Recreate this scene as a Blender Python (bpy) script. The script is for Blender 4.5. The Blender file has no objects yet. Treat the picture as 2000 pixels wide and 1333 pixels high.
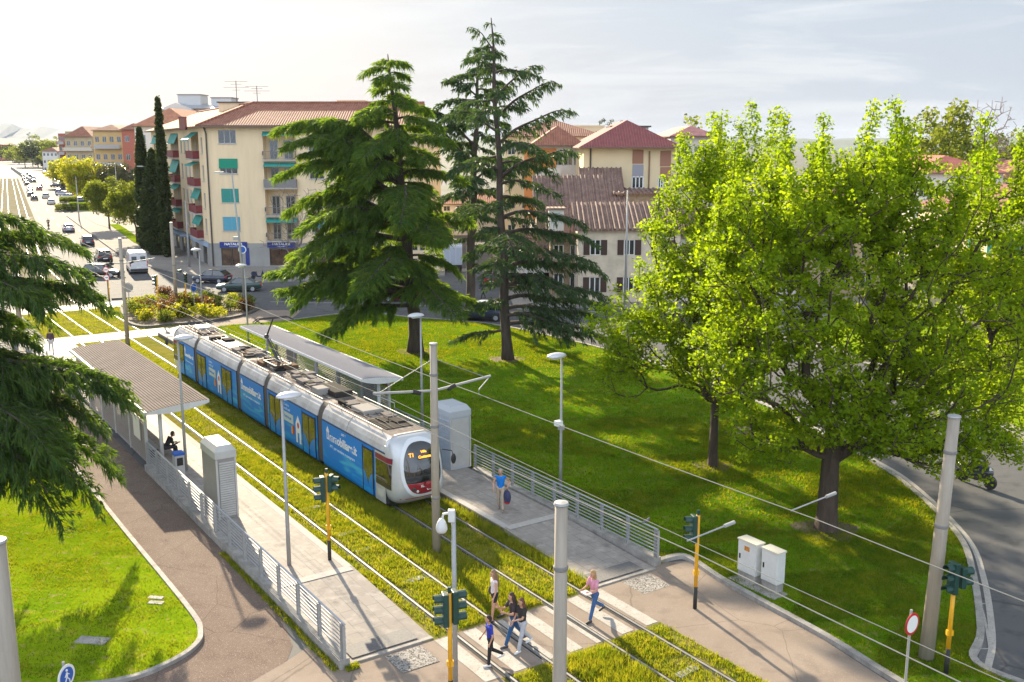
import bpy, bmesh, math, random
import numpy as np
from mathutils import Vector, Matrix
C = bpy.context.scene.collection
SC = bpy.context.scene
# ------------------------------------------------------------------ camera
CAMH = 14.5; FPX = 1944.0; PITCH = math.atan(381/FPX)
cam = bpy.data.cameras.new('camera'); camo = bpy.data.objects.new('camera', cam); C.objects.link(camo)
cam.sensor_width = 36; cam.lens = 36*FPX/2000; cam.clip_start = .5; cam.clip_end = 20000
camo.location = (0, 0, CAMH); camo.rotation_euler = (math.pi/2-PITCH, 0, 0)
SC.camera = camo
# ------------------------------------------------------------------ sky, sun, exposure
SUN_AZ = math.radians(-24.2); SUN_EL = math.radians(22)
w = bpy.data.worlds.new('World'); SC.world = w; w.use_nodes = True
nt = w.node_tree; nt.nodes.clear()
sky = nt.nodes.new('ShaderNodeTexSky'); sky.sky_type = 'NISHITA'; sky.sun_disc = False
sky.sun_elevation = SUN_EL; sky.sun_rotation = SUN_AZ; sky.air_density = 1.2; sky.dust_density = 3.2; sky.ozone_density = 1.2; sky.altitude = 50
tc = nt.nodes.new('ShaderNodeTexCoord'); mp = nt.nodes.new('ShaderNodeMapping'); mp.inputs['Scale'].default_value = (1.3, 1.3, 11)
nz = nt.nodes.new('ShaderNodeTexNoise'); nz.inputs['Scale'].default_value = 3.2; nz.inputs['Detail'].default_value = 8; nz.inputs['Roughness'].default_value = .62
nz.inputs['Distortion'].default_value = .6
cr = nt.nodes.new('ShaderNodeValToRGB'); cr.color_ramp.elements[0].position = .49; cr.color_ramp.elements[1].position = .66
mul = nt.nodes.new('ShaderNodeMath'); mul.operation = 'MULTIPLY'; mul.inputs[1].default_value = .42
mixc = nt.nodes.new('ShaderNodeMixRGB'); mixc.inputs['Color2'].default_value = (6.4, 6.45, 6.5, 1)
mixg = nt.nodes.new('ShaderNodeMixRGB'); mixg.inputs['Fac'].default_value = .89; mixg.inputs['Color2'].default_value = (3.6, 4.15, 5.0, 1)
bg = nt.nodes.new('ShaderNodeBackground'); bg.inputs['Strength'].default_value = .055
out = nt.nodes.new('ShaderNodeOutputWorld')
L = nt.links.new
L(tc.outputs['Generated'], mp.inputs['Vector']); L(mp.outputs[0], nz.inputs['Vector']); L(nz.outputs['Fac'], cr.inputs['Fac'])
L(cr.outputs[0], mul.inputs[0]); L(mul.outputs[0], mixc.inputs['Fac'])
L(sky.outputs[0], mixg.inputs['Color1']); L(mixg.outputs[0], mixc.inputs['Color1'])
# added fill: unseen sky behind the camera is brightened to light facing walls
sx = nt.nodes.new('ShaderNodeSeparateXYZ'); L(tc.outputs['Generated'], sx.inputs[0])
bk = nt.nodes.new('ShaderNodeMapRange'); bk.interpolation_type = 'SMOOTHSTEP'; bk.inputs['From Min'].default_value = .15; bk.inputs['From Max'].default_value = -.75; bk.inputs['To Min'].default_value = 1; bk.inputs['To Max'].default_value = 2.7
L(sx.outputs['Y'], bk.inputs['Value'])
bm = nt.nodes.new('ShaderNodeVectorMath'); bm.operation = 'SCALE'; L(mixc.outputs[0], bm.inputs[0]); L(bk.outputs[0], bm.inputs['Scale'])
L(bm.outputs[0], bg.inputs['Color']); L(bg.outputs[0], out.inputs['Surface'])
sd = bpy.data.lights.new('sun', 'SUN'); sd.energy = 5.0; sd.angle = math.radians(.6); sd.color = (1, .85, .62)
so = bpy.data.objects.new('sun', sd); C.objects.link(so)
sunv = Vector((math.sin(SUN_AZ)*math.cos(SUN_EL), math.cos(SUN_AZ)*math.cos(SUN_EL), math.sin(SUN_EL)))
so.rotation_euler = sunv.to_track_quat('Z', 'Y').to_euler(); so.location = (0, 0, 60)
SC.view_settings.view_transform = 'Standard'; SC.view_settings.look = 'None'; SC.view_settings.gamma = 1
SC.view_settings.exposure = 1.52
# ------------------------------------------------------------------ helpers
def at(px, py, z=0.):                     # metres on the level z seen at a photo pixel
    u = (px-1000)/FPX; v = (666.5-py)/FPX
    dy = math.cos(PITCH)+v*math.sin(PITCH); dz = -math.sin(PITCH)+v*math.cos(PITCH)
    t = (z-CAMH)/dz
    return (u*t, dy*t)
def atY(px, py, Y):                       # metres on the upright plane at depth Y
    u = (px-1000)/FPX; v = (666.5-py)/FPX
    dy = math.cos(PITCH)+v*math.sin(PITCH); dz = -math.sin(PITCH)+v*math.cos(PITCH)
    t = Y/dy
    return (u*t, Y, CAMH+dz*t)
SA, CA = .5592, .8290                     # tram line direction
TANG = math.atan2(-CA, SA)                # heading of a thing looking towards the camera along the line
def T(s, q, z=0.): return (-SA*s+CA*q, CA*s+SA*q, z)
def tag(o, label=None, cat=None, group=None, kind=None):
    if label: o['label'] = label
    if cat: o['category'] = cat
    if group: o['group'] = group
    if kind: o['kind'] = kind
    return o
def empty(name, loc=(0, 0, 0), rz=0, label=None, cat=None, group=None):
    o = bpy.data.objects.new(name, None); C.objects.link(o); o.location = loc; o.rotation_euler = (0, 0, rz)
    o.empty_display_size = .2
    return tag(o, label, cat, group)
def dup(root, loc, rz=None, label=None, scale=None):
    def cp(o, par):
        c = o.copy(); C.objects.link(c); c.parent = par
        for ch in o.children: cp(ch, c)
        return c
    r = cp(root, None); r.location = loc
    if rz is not None: r.rotation_euler = (0, 0, rz)
    if scale: r.scale = scale if not isinstance(scale, (int, float)) else (scale,)*3
    if label: r['label'] = label
    return r
class MB:
    def __init__(s): s.v = []; s.f = []; s.m = []
    def add(s, vs, fs, mi=0):
        b = len(s.v); s.v += [tuple(p) for p in vs]; s.f += [tuple(b+i for i in f) for f in fs]
        s.m += [mi]*len(fs) if isinstance(mi, int) else list(mi)
        return s
    def box(s, x0, x1, y0, y1, z0, z1, mi=0, rz=0, c=(0, 0, 0), M=None):
        vs = [(x, y, z) for z in (z0, z1) for y in (y0, y1) for x in (x0, x1)]
        if M is not None: vs = [tuple(M @ Vector(p)) for p in vs]
        elif rz or c != (0, 0, 0):
            k, n = math.cos(rz), math.sin(rz); vs = [(c[0]+x*k-y*n, c[1]+x*n+y*k, c[2]+z) for x, y, z in vs]
        return s.add(vs, [(0, 2, 3, 1), (4, 5, 7, 6), (0, 1, 5, 4), (1, 3, 7, 5), (3, 2, 6, 7), (2, 0, 4, 6)], mi)
    def prism(s, poly, z0, z1, mi=0, ms=None):
        n = len(poly)
        a = sum(poly[i][0]*poly[(i+1) % n][1]-poly[(i+1) % n][0]*poly[i][1] for i in range(n))
        if a < 0: poly = poly[::-1]
        zz0 = [z0]*n if not hasattr(z0, '__len__') else z0
        zz1 = [z1]*n if not hasattr(z1, '__len__') else (z1[::-1] if a < 0 else z1)
        vs = [(p[0], p[1], zz0[i]) for i, p in enumerate(poly)]+[(p[0], p[1], zz1[i]) for i, p in enumerate(poly)]
        fs = [tuple(range(n, 2*n))]+[(i, (i+1) % n, n+(i+1) % n, n+i) for i in range(n)]
        return s.add(vs, fs, [mi]+[mi if ms is None else ms]*n)
    def sheet(s, poly, z, mi=0):
        n = len(poly)
        a = sum(poly[i][0]*poly[(i+1) % n][1]-poly[(i+1) % n][0]*poly[i][1] for i in range(n))
        if a < 0: poly = poly[::-1]
        return s.add([(p[0], p[1], z) for p in poly], [tuple(range(n))], mi)
    def tube(s, pts, r, n=8, mi=0, cap=True, squash=None):
        pts = [Vector(p) for p in pts]; N = len(pts)
        rr = list(r) if hasattr(r, '__len__') else [r]*N
        vs = []; ref = None
        for i, p in enumerate(pts):
            t = (pts[min(i+1, N-1)]-pts[max(i-1, 0)])
            if t.length < 1e-9: t = Vector((0, 0, 1))
            t.normalize()
            if ref is None: ref = Vector((0, 0, 1)) if abs(t.z) < .9 else Vector((1, 0, 0))
            u = t.cross(ref)
            if u.length < 1e-6: u = t.cross(Vector((0, 1, 0)))
            u.normalize(); v = t.cross(u)
            for k in range(n):
                a = 2*math.pi*(k+.5)/n
                vs.append(p+(u*math.cos(a)+v*math.sin(a))*rr[i])
        fs = [(i*n+k, i*n+(k+1) % n, (i+1)*n+(k+1) % n, (i+1)*n+k) for i in range(N-1) for k in range(n)]
        if cap: fs += [tuple(range(n))[::-1], tuple((N-1)*n+k for k in range(n))]
        return s.add(vs, fs, mi)
    def lathe(s, prof, n=16, c=(0, 0, 0), mi=0, M=None):
        vs = []
        for r, z in prof:
            for k in range(n):
                a = 2*math.pi*k/n; p = Vector((r*math.cos(a), r*math.sin(a), z))
                if M is not None: p = M @ p
                vs.append((p[0]+c[0], p[1]+c[1], p[2]+c[2]))
        N = len(prof)
        fs = [(i*n+k, i*n+(k+1) % n, (i+1)*n+(k+1) % n, (i+1)*n+k) for i in range(N-1) for k in range(n)]
        fs += [tuple(range(n))[::-1], tuple((N-1)*n+k for k in range(n))]
        return s.add(vs, fs, mi)
    def sphere(s, c, r, n=10, m=7, mi=0, sc=(1, 1, 1)):
        pr = [(r*math.sin(math.pi*i/m), -r*math.cos(math.pi*i/m)) for i in range(m+1)]
        pr[0] = (r*.02, pr[0][1]); pr[-1] = (r*.02, pr[-1][1])
        return s.lathe(pr, n, c, mi, Matrix.Diagonal(sc).to_3x3())
    def build(s, name, mats, parent=None, smooth=False, bevel=0, auto=None, loc=None, rz=0):
        me = bpy.data.meshes.new(name); me.from_pydata(s.v, [], s.f); me.validate(clean_customdata=False)
        mats = mats if isinstance(mats, (list, tuple)) else [mats]
        for m in mats: me.materials.append(m)
        if len(mats) > 1 and len(me.polygons) == len(s.m): me.polygons.foreach_set('material_index', s.m)
        if smooth: me.polygons.foreach_set('use_smooth', [True]*len(me.polygons))
        me.update()
        o = bpy.data.objects.new(name, me); C.objects.link(o)
        if parent is not None: o.parent = parent
        if loc: o.location = loc
        if rz: o.rotation_euler = (0, 0, rz)
        if bevel:
            b = o.modifiers.new('bevel', 'BEVEL'); b.width = bevel; b.segments = 2; b.limit_method = 'ANGLE'; b.angle_limit = .6
        if auto:
            try:
                me.set_sharp_from_angle(angle=auto)
            except Exception: pass
        return o
def npmesh(name, V, F, mat, parent=None, smooth=False):      # V (n,3)  F (m,k) numpy
    me = bpy.data.meshes.new(name); V = np.asarray(V, np.float32); F = np.asarray(F, np.int32)
    me.vertices.add(len(V)); me.vertices.foreach_set('co', V.ravel())
    k = F.shape[1]; me.loops.add(F.size); me.loops.foreach_set('vertex_index', F.ravel())
    me.polygons.add(len(F)); me.polygons.foreach_set('loop_start', np.arange(0, F.size, k, dtype=np.int32))
    me.polygons.foreach_set('loop_total', np.full(len(F), k, dtype=np.int32))
    if smooth: me.polygons.foreach_set('use_smooth', np.ones(len(F), bool))
    me.materials.append(mat); me.update(calc_edges=True)
    o = bpy.data.objects.new(name, me); C.objects.link(o)
    if parent is not None: o.parent = parent
    return o
# ------------------------------------------------------------------ materials
def new_mat(name):
    m = bpy.data.materials.new(name); m.use_nodes = True; return m, m.node_tree, m.node_tree.nodes['Principled BSDF']
def mat(name, col, rough=.6, metal=0., spec=.5, var=0., vscale=3., bump=0., bscale=40., col2=None, emit=None, coat=0., stretch=None):
    m, t, b = new_mat(name)
    b.inputs['Roughness'].default_value = rough; b.inputs['Metallic'].default_value = metal
    b.inputs['Specular IOR Level'].default_value = spec
    b.inputs['Coat Weight'].default_value = coat
    b.inputs['Base Color'].default_value = (*col, 1)
    if emit: b.inputs['Emission Color'].default_value = (*emit[0], 1); b.inputs['Emission Strength'].default_value = emit[1]
    if var or col2 or bump:
        co = t.nodes.new('ShaderNodeTexCoord'); src = co.outputs['Object']
        if stretch:
            mp = t.nodes.new('ShaderNodeMapping'); mp.inputs['Scale'].default_value = stretch; t.links.new(src, mp.inputs[0]); src = mp.outputs[0]
    if var or col2:
        n = t.nodes.new('ShaderNodeTexNoise'); n.inputs['Scale'].default_value = vscale; n.inputs['Detail'].default_value = 6; n.inputs['Roughness'].default_value = .65
        t.links.new(src, n.inputs['Vector'])
        r = t.nodes.new('ShaderNodeValToRGB'); e = r.color_ramp.elements; e[0].position = .32; e[1].position = .68
        c2 = col2 or tuple(min(1, c*(1+var)) for c in col); c1 = col if col2 else tuple(c*(1-var) for c in col)
        e[0].color = (*c1, 1); e[1].color = (*c2, 1)
        t.links.new(n.outputs['Fac'], r.inputs['Fac']); t.links.new(r.outputs[0], b.inputs['Base Color'])
    if bump:
        n = t.nodes.new('ShaderNodeTexNoise'); n.inputs['Scale'].default_value = bscale; n.inputs['Detail'].default_value = 5
        t.links.new(src, n.inputs['Vector'])
        u = t.nodes.new('ShaderNodeBump'); u.inputs['Strength'].default_value = bump; u.inputs['Distance'].default_value = .05
        t.links.new(n.outputs['Fac'], u.inputs['Height']); t.links.new(u.outputs[0], b.inputs['Normal'])
    return m
def speckled(name, base, cols, scales, rough=.85, bump=.3, bscale=60, brick=None, spec=.12, crack=None):
    """several noise octaves of colour: base, then (colour, lo, hi) layers; brick = (bw, bh, mortar colour, rotation)"""
    m, t, b = new_mat(name); N = t.nodes.new; K = t.links.new
    b.inputs['Roughness'].default_value = rough; b.inputs['Specular IOR Level'].default_value = spec
    co = N('ShaderNodeTexCoord').outputs['Object']
    cur = N('ShaderNodeRGB'); cur.outputs[0].default_value = (*base, 1); cur = cur.outputs[0]
    if brick:
        mp = N('ShaderNodeMapping'); mp.inputs['Rotation'].default_value = (0, 0, brick[3]); K(co, mp.inputs[0])
        br = N('ShaderNodeTexBrick'); br.inputs['Scale'].default_value = 1; br.inputs['Brick Width'].default_value = brick[0]; br.inputs['Row Height'].default_value = brick[1]
        br.inputs['Mortar Size'].default_value = .018; br.inputs['Mortar Smooth'].default_value = .3
        br.inputs['Color1'].default_value = (*base, 1); br.inputs['Color2'].default_value = (*[c*.9 for c in base], 1); br.inputs['Mortar'].default_value = (*brick[2], 1)
        K(mp.outputs[0], br.inputs['Vector']); cur = br.outputs['Color']
    for (c, lo, hi), sc in zip(cols, scales):
        n = N('ShaderNodeTexNoise'); n.inputs['Scale'].default_value = sc; n.inputs['Detail'].default_value = 5; n.inputs['Roughness'].default_value = .6; K(co, n.inputs['Vector'])
        r = N('ShaderNodeMapRange'); r.inputs['From Min'].default_value = lo; r.inputs['From Max'].default_value = hi; K(n.outputs['Fac'], r.inputs['Value'])
        x = N('ShaderNodeMixRGB'); x.inputs['Color2'].default_value = (*c, 1); K(r.outputs[0], x.inputs['Fac']); K(cur, x.inputs['Color1']); cur = x.outputs[0]
    if crack:
        n = N('ShaderNodeTexNoise'); n.inputs['Scale'].default_value = 1.4; n.inputs['Detail'].default_value = 6; K(co, n.inputs['Vector'])
        ad = N('ShaderNodeMixRGB'); ad.inputs['Fac'].default_value = .12; K(co, ad.inputs['Color1']); K(n.outputs['Color'], ad.inputs['Color2'])
        vo = N('ShaderNodeTexVoronoi'); vo.feature = 'DISTANCE_TO_EDGE'; vo.inputs['Scale'].default_value = crack[0]; K(ad.outputs[0], vo.inputs['Vector'])
        r = N('ShaderNodeMapRange'); r.inputs['From Min'].default_value = crack[1]; r.inputs['From Max'].default_value = crack[1]*.3; r.inputs['To Max'].default_value = .4; K(vo.outputs['Distance'], r.inputs['Value'])
        x = N('ShaderNodeMixRGB'); x.inputs['Color2'].default_value = (*[c*.35 for c in base], 1); K(r.outputs[0], x.inputs['Fac']); K(cur, x.inputs['Color1']); cur = x.outputs[0]
    K(cur, b.inputs['Base Color'])
    if bump:
        n = N('ShaderNodeTexNoise'); n.inputs['Scale'].default_value = bscale; n.inputs['Detail'].default_value = 6; K(co, n.inputs['Vector'])
        u = N('ShaderNodeBump'); u.inputs['Strength'].default_value = bump; u.inputs['Distance'].default_value = .03; K(n.outputs['Fac'], u.inputs['Height']); K(u.outputs[0], b.inputs['Normal'])
    return m
def leaf_mat(name, c1, c2, trans=.5, tcol=None, scale=1.2, rough=.55, spec=.12):
    m, t, b = new_mat(name); N = t.nodes.new; K = t.links.new
    co = N('ShaderNodeTexCoord').outputs['Object']
    n = N('ShaderNodeTexNoise'); n.inputs['Scale'].default_value = scale; n.inputs['Detail'].default_value = 8; n.inputs['Roughness'].default_value = .8; K(co, n.inputs['Vector'])
    r = N('ShaderNodeValToRGB'); r.color_ramp.elements[0].position = .36; r.color_ramp.elements[1].position = .64
    r.color_ramp.elements[0].color = (*c1, 1); r.color_ramp.elements[1].color = (*c2, 1); K(n.outputs['Fac'], r.inputs['Fac'])
    K(r.outputs[0], b.inputs['Base Color']); b.inputs['Roughness'].default_value = rough; b.inputs['Specular IOR Level'].default_value = spec
    tr = N('ShaderNodeBsdfTranslucent'); mx = N('ShaderNodeMixShader'); mx.inputs['Fac'].default_value = trans
    mu = N('ShaderNodeMixRGB'); mu.blend_type = 'MULTIPLY'; mu.inputs['Fac'].default_value = 1
    mu.inputs['Color2'].default_value = (*(tcol or (1.5, 1.6, .6)), 1); K(r.outputs[0], mu.inputs['Color1']); K(mu.outputs[0], tr.inputs['Color'])
    o = t.nodes['Material Output']; K(b.outputs[0], mx.inputs[1]); K(tr.outputs[0], mx.inputs[2]); K(mx.outputs[0], o.inputs['Surface'])
    return m
def tile_mat(name, c1, c2, w=.25, h=.3, axis=0, rough=.85):     # roof tiles: rows of round tiles from a wave pattern
    m, t, b = new_mat(name); N = t.nodes.new; K = t.links.new
    co = N('ShaderNodeTexCoord').outputs['Object']
    n = N('ShaderNodeTexNoise'); n.inputs['Scale'].default_value = 1.3; n.inputs['Detail'].default_value = 9; n.inputs['Roughness'].default_value = .8; K(co, n.inputs['Vector'])
    r = N('ShaderNodeValToRGB'); r.color_ramp.elements[0].position = .35; r.color_ramp.elements[1].position = .65
    r.color_ramp.elements[0].color = (*c1, 1); r.color_ramp.elements[1].color = (*c2, 1); K(n.outputs['Fac'], r.inputs['Fac'])
    wv = N('ShaderNodeTexWave'); wv.bands_direction = 'XY'[axis] if axis < 2 else 'DIAGONAL'; wv.inputs['Scale'].default_value = .314/w*1.0; wv.inputs['Distortion'].default_value = .4; K(co, wv.inputs['Vector'])
    mx = N('ShaderNodeMixRGB'); mx.blend_type = 'MULTIPLY'; mx.inputs['Fac'].default_value = .25; K(r.outputs[0], mx.inputs['Color1']); K(wv.outputs['Color'], mx.inputs['Color2'])
    K(mx.outputs[0], b.inputs['Base Color']); b.inputs['Roughness'].default_value = rough
    u = N('ShaderNodeBump'); u.inputs['Strength'].default_value = .8; u.inputs['Distance'].default_value = .08; K(wv.outputs['Fac'], u.inputs['Height']); K(u.outputs[0], b.inputs['Normal'])
    return m
ROT = math.atan2(CA, -SA)
M = {}
M['ground'] = speckled('ground', (.16, .155, .145), [((.10, .12, .06), .45, .7), ((.2, .19, .18), .5, .8)], [.02, .3])
M['asphalt'] = speckled('asphalt', (.105, .105, .108), [((.13, .128, .126), .4, .7), ((.075, .075, .078), .52, .72), ((.19, .185, .18), .62, .8)], [.25, 1.1, 30], rough=.85, bump=.3, bscale=50, spec=.09, crack=(.16, .008))
M['path_red'] = speckled('path_red', (.165, .12, .095), [((.19, .145, .118), .38, .7), ((.13, .095, .078), .48, .75), ((.42, .36, .32), .56, .7), ((.08, .06, .05), .6, .72)], [.35, 1.3, 34, 28], bump=.35, spec=.04, crack=(.3, .005))
M['path_tan'] = speckled('path_tan', (.25, .2, .16), [((.3, .245, .2), .38, .7), ((.19, .15, .125), .5, .78), ((.42, .36, .3), .58, .76)], [.35, 1.2, 34], bump=.3, spec=.04, crack=(.28, .005))
M['pavement'] = speckled('pavement', (.3, .27, .24), [((.22, .2, .18), .4, .7), ((.36, .33, .3), .5, .7)], [.4, 6], spec=.03, brick=(1.2, .8, (.16, .15, .14), .2))
M['slab'] = speckled('slab', (.33, .295, .262), [((.265, .235, .21), .38, .68), ((.39, .355, .32), .5, .75), ((.2, .18, .165), .56, .74)], [.5, 3.1, 1.9], rough=.6, bump=.12, spec=.03, brick=(.9, .45, (.2, .19, .18), -ROT))
M['slab_pale'] = mat('slab_pale', (.42, .39, .36), .8, spec=.05, var=.12, vscale=8, bump=.1)
M['slab_dark'] = mat('slab_dark', (.13, .125, .125), .75, var=.25, vscale=14, bump=.2)
M['kerb'] = mat('kerb', (.3, .28, .255), .85, var=.3, vscale=2.5, bump=.4, bscale=22)
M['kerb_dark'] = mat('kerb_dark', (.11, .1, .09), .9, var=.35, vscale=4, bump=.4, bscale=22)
M['paint'] = speckled('paint', (.43, .4, .36), [((.35, .32, .285), .42, .7), ((.25, .22, .19), .53, .68)], [2.0, 17], rough=.7, bump=.1, spec=.1)
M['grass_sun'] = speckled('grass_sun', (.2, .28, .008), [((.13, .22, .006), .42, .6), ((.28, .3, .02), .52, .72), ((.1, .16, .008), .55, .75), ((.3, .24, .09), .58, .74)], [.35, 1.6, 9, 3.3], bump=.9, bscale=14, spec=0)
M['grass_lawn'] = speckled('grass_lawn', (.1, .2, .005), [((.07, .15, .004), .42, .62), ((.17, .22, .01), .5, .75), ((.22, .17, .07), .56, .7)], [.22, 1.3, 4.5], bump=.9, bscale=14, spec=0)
M['soil'] = mat('soil', (.14, .105, .07), .95, var=.3, vscale=6, bump=.6)
M['track_dry'] = speckled('track_dry', (.26, .225, .17), [((.2, .19, .1), .42, .6), ((.32, .28, .22), .5, .7)], [.3, 1.7], bump=.5, spec=0)
M['track_bed'] = speckled('track_bed', (.2, .18, .03), [((.13, .15, .018), .42, .6), ((.28, .22, .08), .48, .68), ((.07, .1, .012), .55, .75), ((.3, .25, .13), .66, .78)], [.5, 1.7, 8, 2.7], bump=.9, bscale=16, spec=0)
M['rail'] = mat('rail', (.26, .25, .24), .55, metal=.4, var=.2, vscale=3)
M['groove'] = mat('groove', (.03, .028, .025), .9)
M['galv'] = mat('galv', (.36, .36, .35), .6, metal=.25, var=.1, vscale=6)
M['concrete_pole'] = mat('concrete_pole', (.34, .29, .23), .7, var=.14, vscale=1.4, stretch=(6, 6, .6), bump=.06)
M['steel'] = mat('steel', (.36, .37, .39), .6, metal=.25, spec=.3, var=.08, vscale=5)
M['white_metal'] = mat('white_metal', (.62, .62, .6), .42, var=.07, vscale=3, bump=.02)
M['cab_grey'] = mat('cab_grey', (.44, .43, .41), .55, var=.08, vscale=2.2)
M['cab_dark'] = mat('cab_dark', (.27, .25, .235), .6, var=.08, vscale=2)
M['black'] = mat('black', (.018, .018, .018), .5)
M['rubber'] = mat('rubber', (.03, .028, .026), .8, var=.2, vscale=5)
M['dark_metal'] = mat('dark_metal', (.07, .065, .06), .5, metal=.4, var=.3, vscale=8)
M['glass'] = mat('glass', (.02, .025, .028), .06, spec=1.0, coat=.3)
M['yellow'] = mat('yellow', (.72, .36, .012), .5, var=.12, vscale=4)
M['signal_green'] = mat('signal_green', (.012, .05, .04), .45, var=.2, vscale=7)
M['red'] = mat('red', (.5, .02, .025), .45)
M['blue_sign'] = mat('blue_sign', (.012, .1, .42), .4)
M['white'] = mat('white', (.78, .78, .76), .45)
M['wire'] = mat('wire', (.3, .29, .27), .5, metal=.4)
M['bark'] = mat('bark', (.065, .045, .032), .95, var=.35, vscale=5, bump=1, bscale=12, stretch=(1, 1, .25))
M['bark_cedar'] = mat('bark_cedar', (.075, .055, .045), .95, var=.35, vscale=4, bump=1, bscale=10, stretch=(1, 1, .25))
M['leaf_maple'] = leaf_mat('leaf_maple', (.13, .23, .01), (.3, .38, .018), .63, (1.5, 1.46, .4), scale=1.3)
M['leaf_yellow'] = leaf_mat('leaf_yellow', (.26, .3, .01), (.45, .44, .03), .6, (1.5, 1.4, .5))
M['leaf_mid'] = leaf_mat('leaf_mid', (.1, .15, .015), (.22, .25, .035), .55, (1.5, 1.4, .6))
M['leaf_dark'] = leaf_mat('leaf_dark', (.025, .045, .014), (.075, .095, .03), .35)
M['leaf_magnolia'] = leaf_mat('leaf_magnolia', (.03, .05, .015), (.16, .14, .06), .25, rough=.35, spec=.6, scale=3)
M['needle'] = leaf_mat('needle', (.045, .12, .03), (.14, .21, .035), .55, (2.2, 1.9, .5), scale=1.3)
M['needle_grey'] = leaf_mat('needle_grey', (.035, .08, .035), (.08, .13, .05), .4, (1.5, 1.4, .6), scale=1.6)
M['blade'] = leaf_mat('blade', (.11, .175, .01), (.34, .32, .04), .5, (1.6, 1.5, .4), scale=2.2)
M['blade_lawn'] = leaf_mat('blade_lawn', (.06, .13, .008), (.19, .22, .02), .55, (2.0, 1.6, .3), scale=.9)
M['needle_dark'] = leaf_mat('needle_dark', (.035, .085, .03), (.1, .165, .035), .45, (2.0, 1.8, .5), scale=.9)
M['skin'] = mat('skin', (.5, .27, .18), .55)
def cmat(name, col, rough=.75, **k): 
    if name not in M: M[name] = mat(name, col, rough, **k)
    return M[name]
# ================================================================== SETTING
def P(*l): return [at(*p) for p in l]
def struct(mb, name, m, **k): o = mb.build(name, m, **k); return tag(o, kind='structure')
def sheet(name, poly, z, m): return struct(MB().sheet(poly, z), name, m)
def slab(name, poly, z, m, ms=None, z0=-.05): return struct(MB().prism(poly, z0, z, 0, 1 if ms else 0), name, [m, ms] if ms else m)
def offs(path, d):                        # polyline moved d metres to its left
    out = []
    for i, p in enumerate(path):
        a = path[max(i-1, 0)]; b = path[min(i+1, len(path)-1)]
        dx, dy = b[0]-a[0], b[1]-a[1]; l = math.hypot(dx, dy) or 1
        out.append((p[0]-dy/l*d, p[1]+dx/l*d))
    return out
def smooth(path, n=6, closed=False):
    P_ = [Vector(p[:2]) for p in path]; N = len(P_); out = []
    for i in range(N if closed else N-1):
        g = (lambda k: P_[k % N]) if closed else (lambda k: P_[min(max(k, 0), N-1)])
        a, b, c, d = g(i-1), g(i), g(i+1), g(i+2)
        for j in range(n):
            t = j/n
            out.append(tuple(.5*((2*b)+(c-a)*t+(2*a-5*b+4*c-d)*t*t+(3*b-a-3*c+d)*t**3)))
    if not closed: out.append(tuple(P_[-1]))
    return out
def strip(path, w0, w1): return offs(path, w1)+offs(path, w0)[::-1]
def band(name, path, w0, w1, z0, z1, m):  # a raised band following a path
    a = offs(path, w0); b = offs(path, w1); n = len(path); vs = []
    for i in range(n): vs += [(*a[i], z0), (*b[i], z0), (*b[i], z1), (*a[i], z1)]
    fs = [(i*4+k, i*4+(k+1) % 4, i*4+4+(k+1) % 4, i*4+4+k) for i in range(n-1) for k in range(4)]+[(0, 3, 2, 1), (n*4-4, n*4-3, n*4-2, n*4-1)]
    return struct(MB().add(vs, fs), name, m)
g = MB().sheet([(-7400, -400), (7400, -400), (7400, 7400), (-7400, 7400)], 0)
struct(g, 'ground', M['ground'])
# far hills
rng = random.Random(4)
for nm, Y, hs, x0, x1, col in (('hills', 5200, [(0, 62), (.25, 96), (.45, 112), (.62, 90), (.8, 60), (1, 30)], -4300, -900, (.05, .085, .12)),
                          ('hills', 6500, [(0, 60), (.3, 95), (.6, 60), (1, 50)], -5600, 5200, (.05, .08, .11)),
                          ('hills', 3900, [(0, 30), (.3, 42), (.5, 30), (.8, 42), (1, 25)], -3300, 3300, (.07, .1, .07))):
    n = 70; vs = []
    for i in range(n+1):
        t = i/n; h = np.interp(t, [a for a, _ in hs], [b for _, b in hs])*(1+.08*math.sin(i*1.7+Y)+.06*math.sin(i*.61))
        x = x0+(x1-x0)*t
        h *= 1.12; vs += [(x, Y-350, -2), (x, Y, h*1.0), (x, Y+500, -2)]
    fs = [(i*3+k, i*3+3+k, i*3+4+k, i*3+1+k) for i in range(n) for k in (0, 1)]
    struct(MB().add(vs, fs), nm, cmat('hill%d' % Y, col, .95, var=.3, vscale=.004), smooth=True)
# roads
road = P((150, 590), (92, 486), (52, 402), (40, 368), (28, 330), (20, 305))+P((75, 305), (110, 345), (250, 400), (500, 420), (900, 430), (1000, 470), (1400, 520))+[(60, 110), (75, 60), (60, 10), (14, 4), (13.5, 24), (-2, 22), (-30, 60)]
sheet('road', road, .004, M['asphalt'])
# plaza paving at the far left end of the stop
sheet('pavement', [T(66, 7.9), T(82.6, 7.9), T(82.6, 12), T(99, 12), T(104, 8), T(118, -10), T(95, -26), T(66, -10)], .006, M['pavement'])
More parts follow.
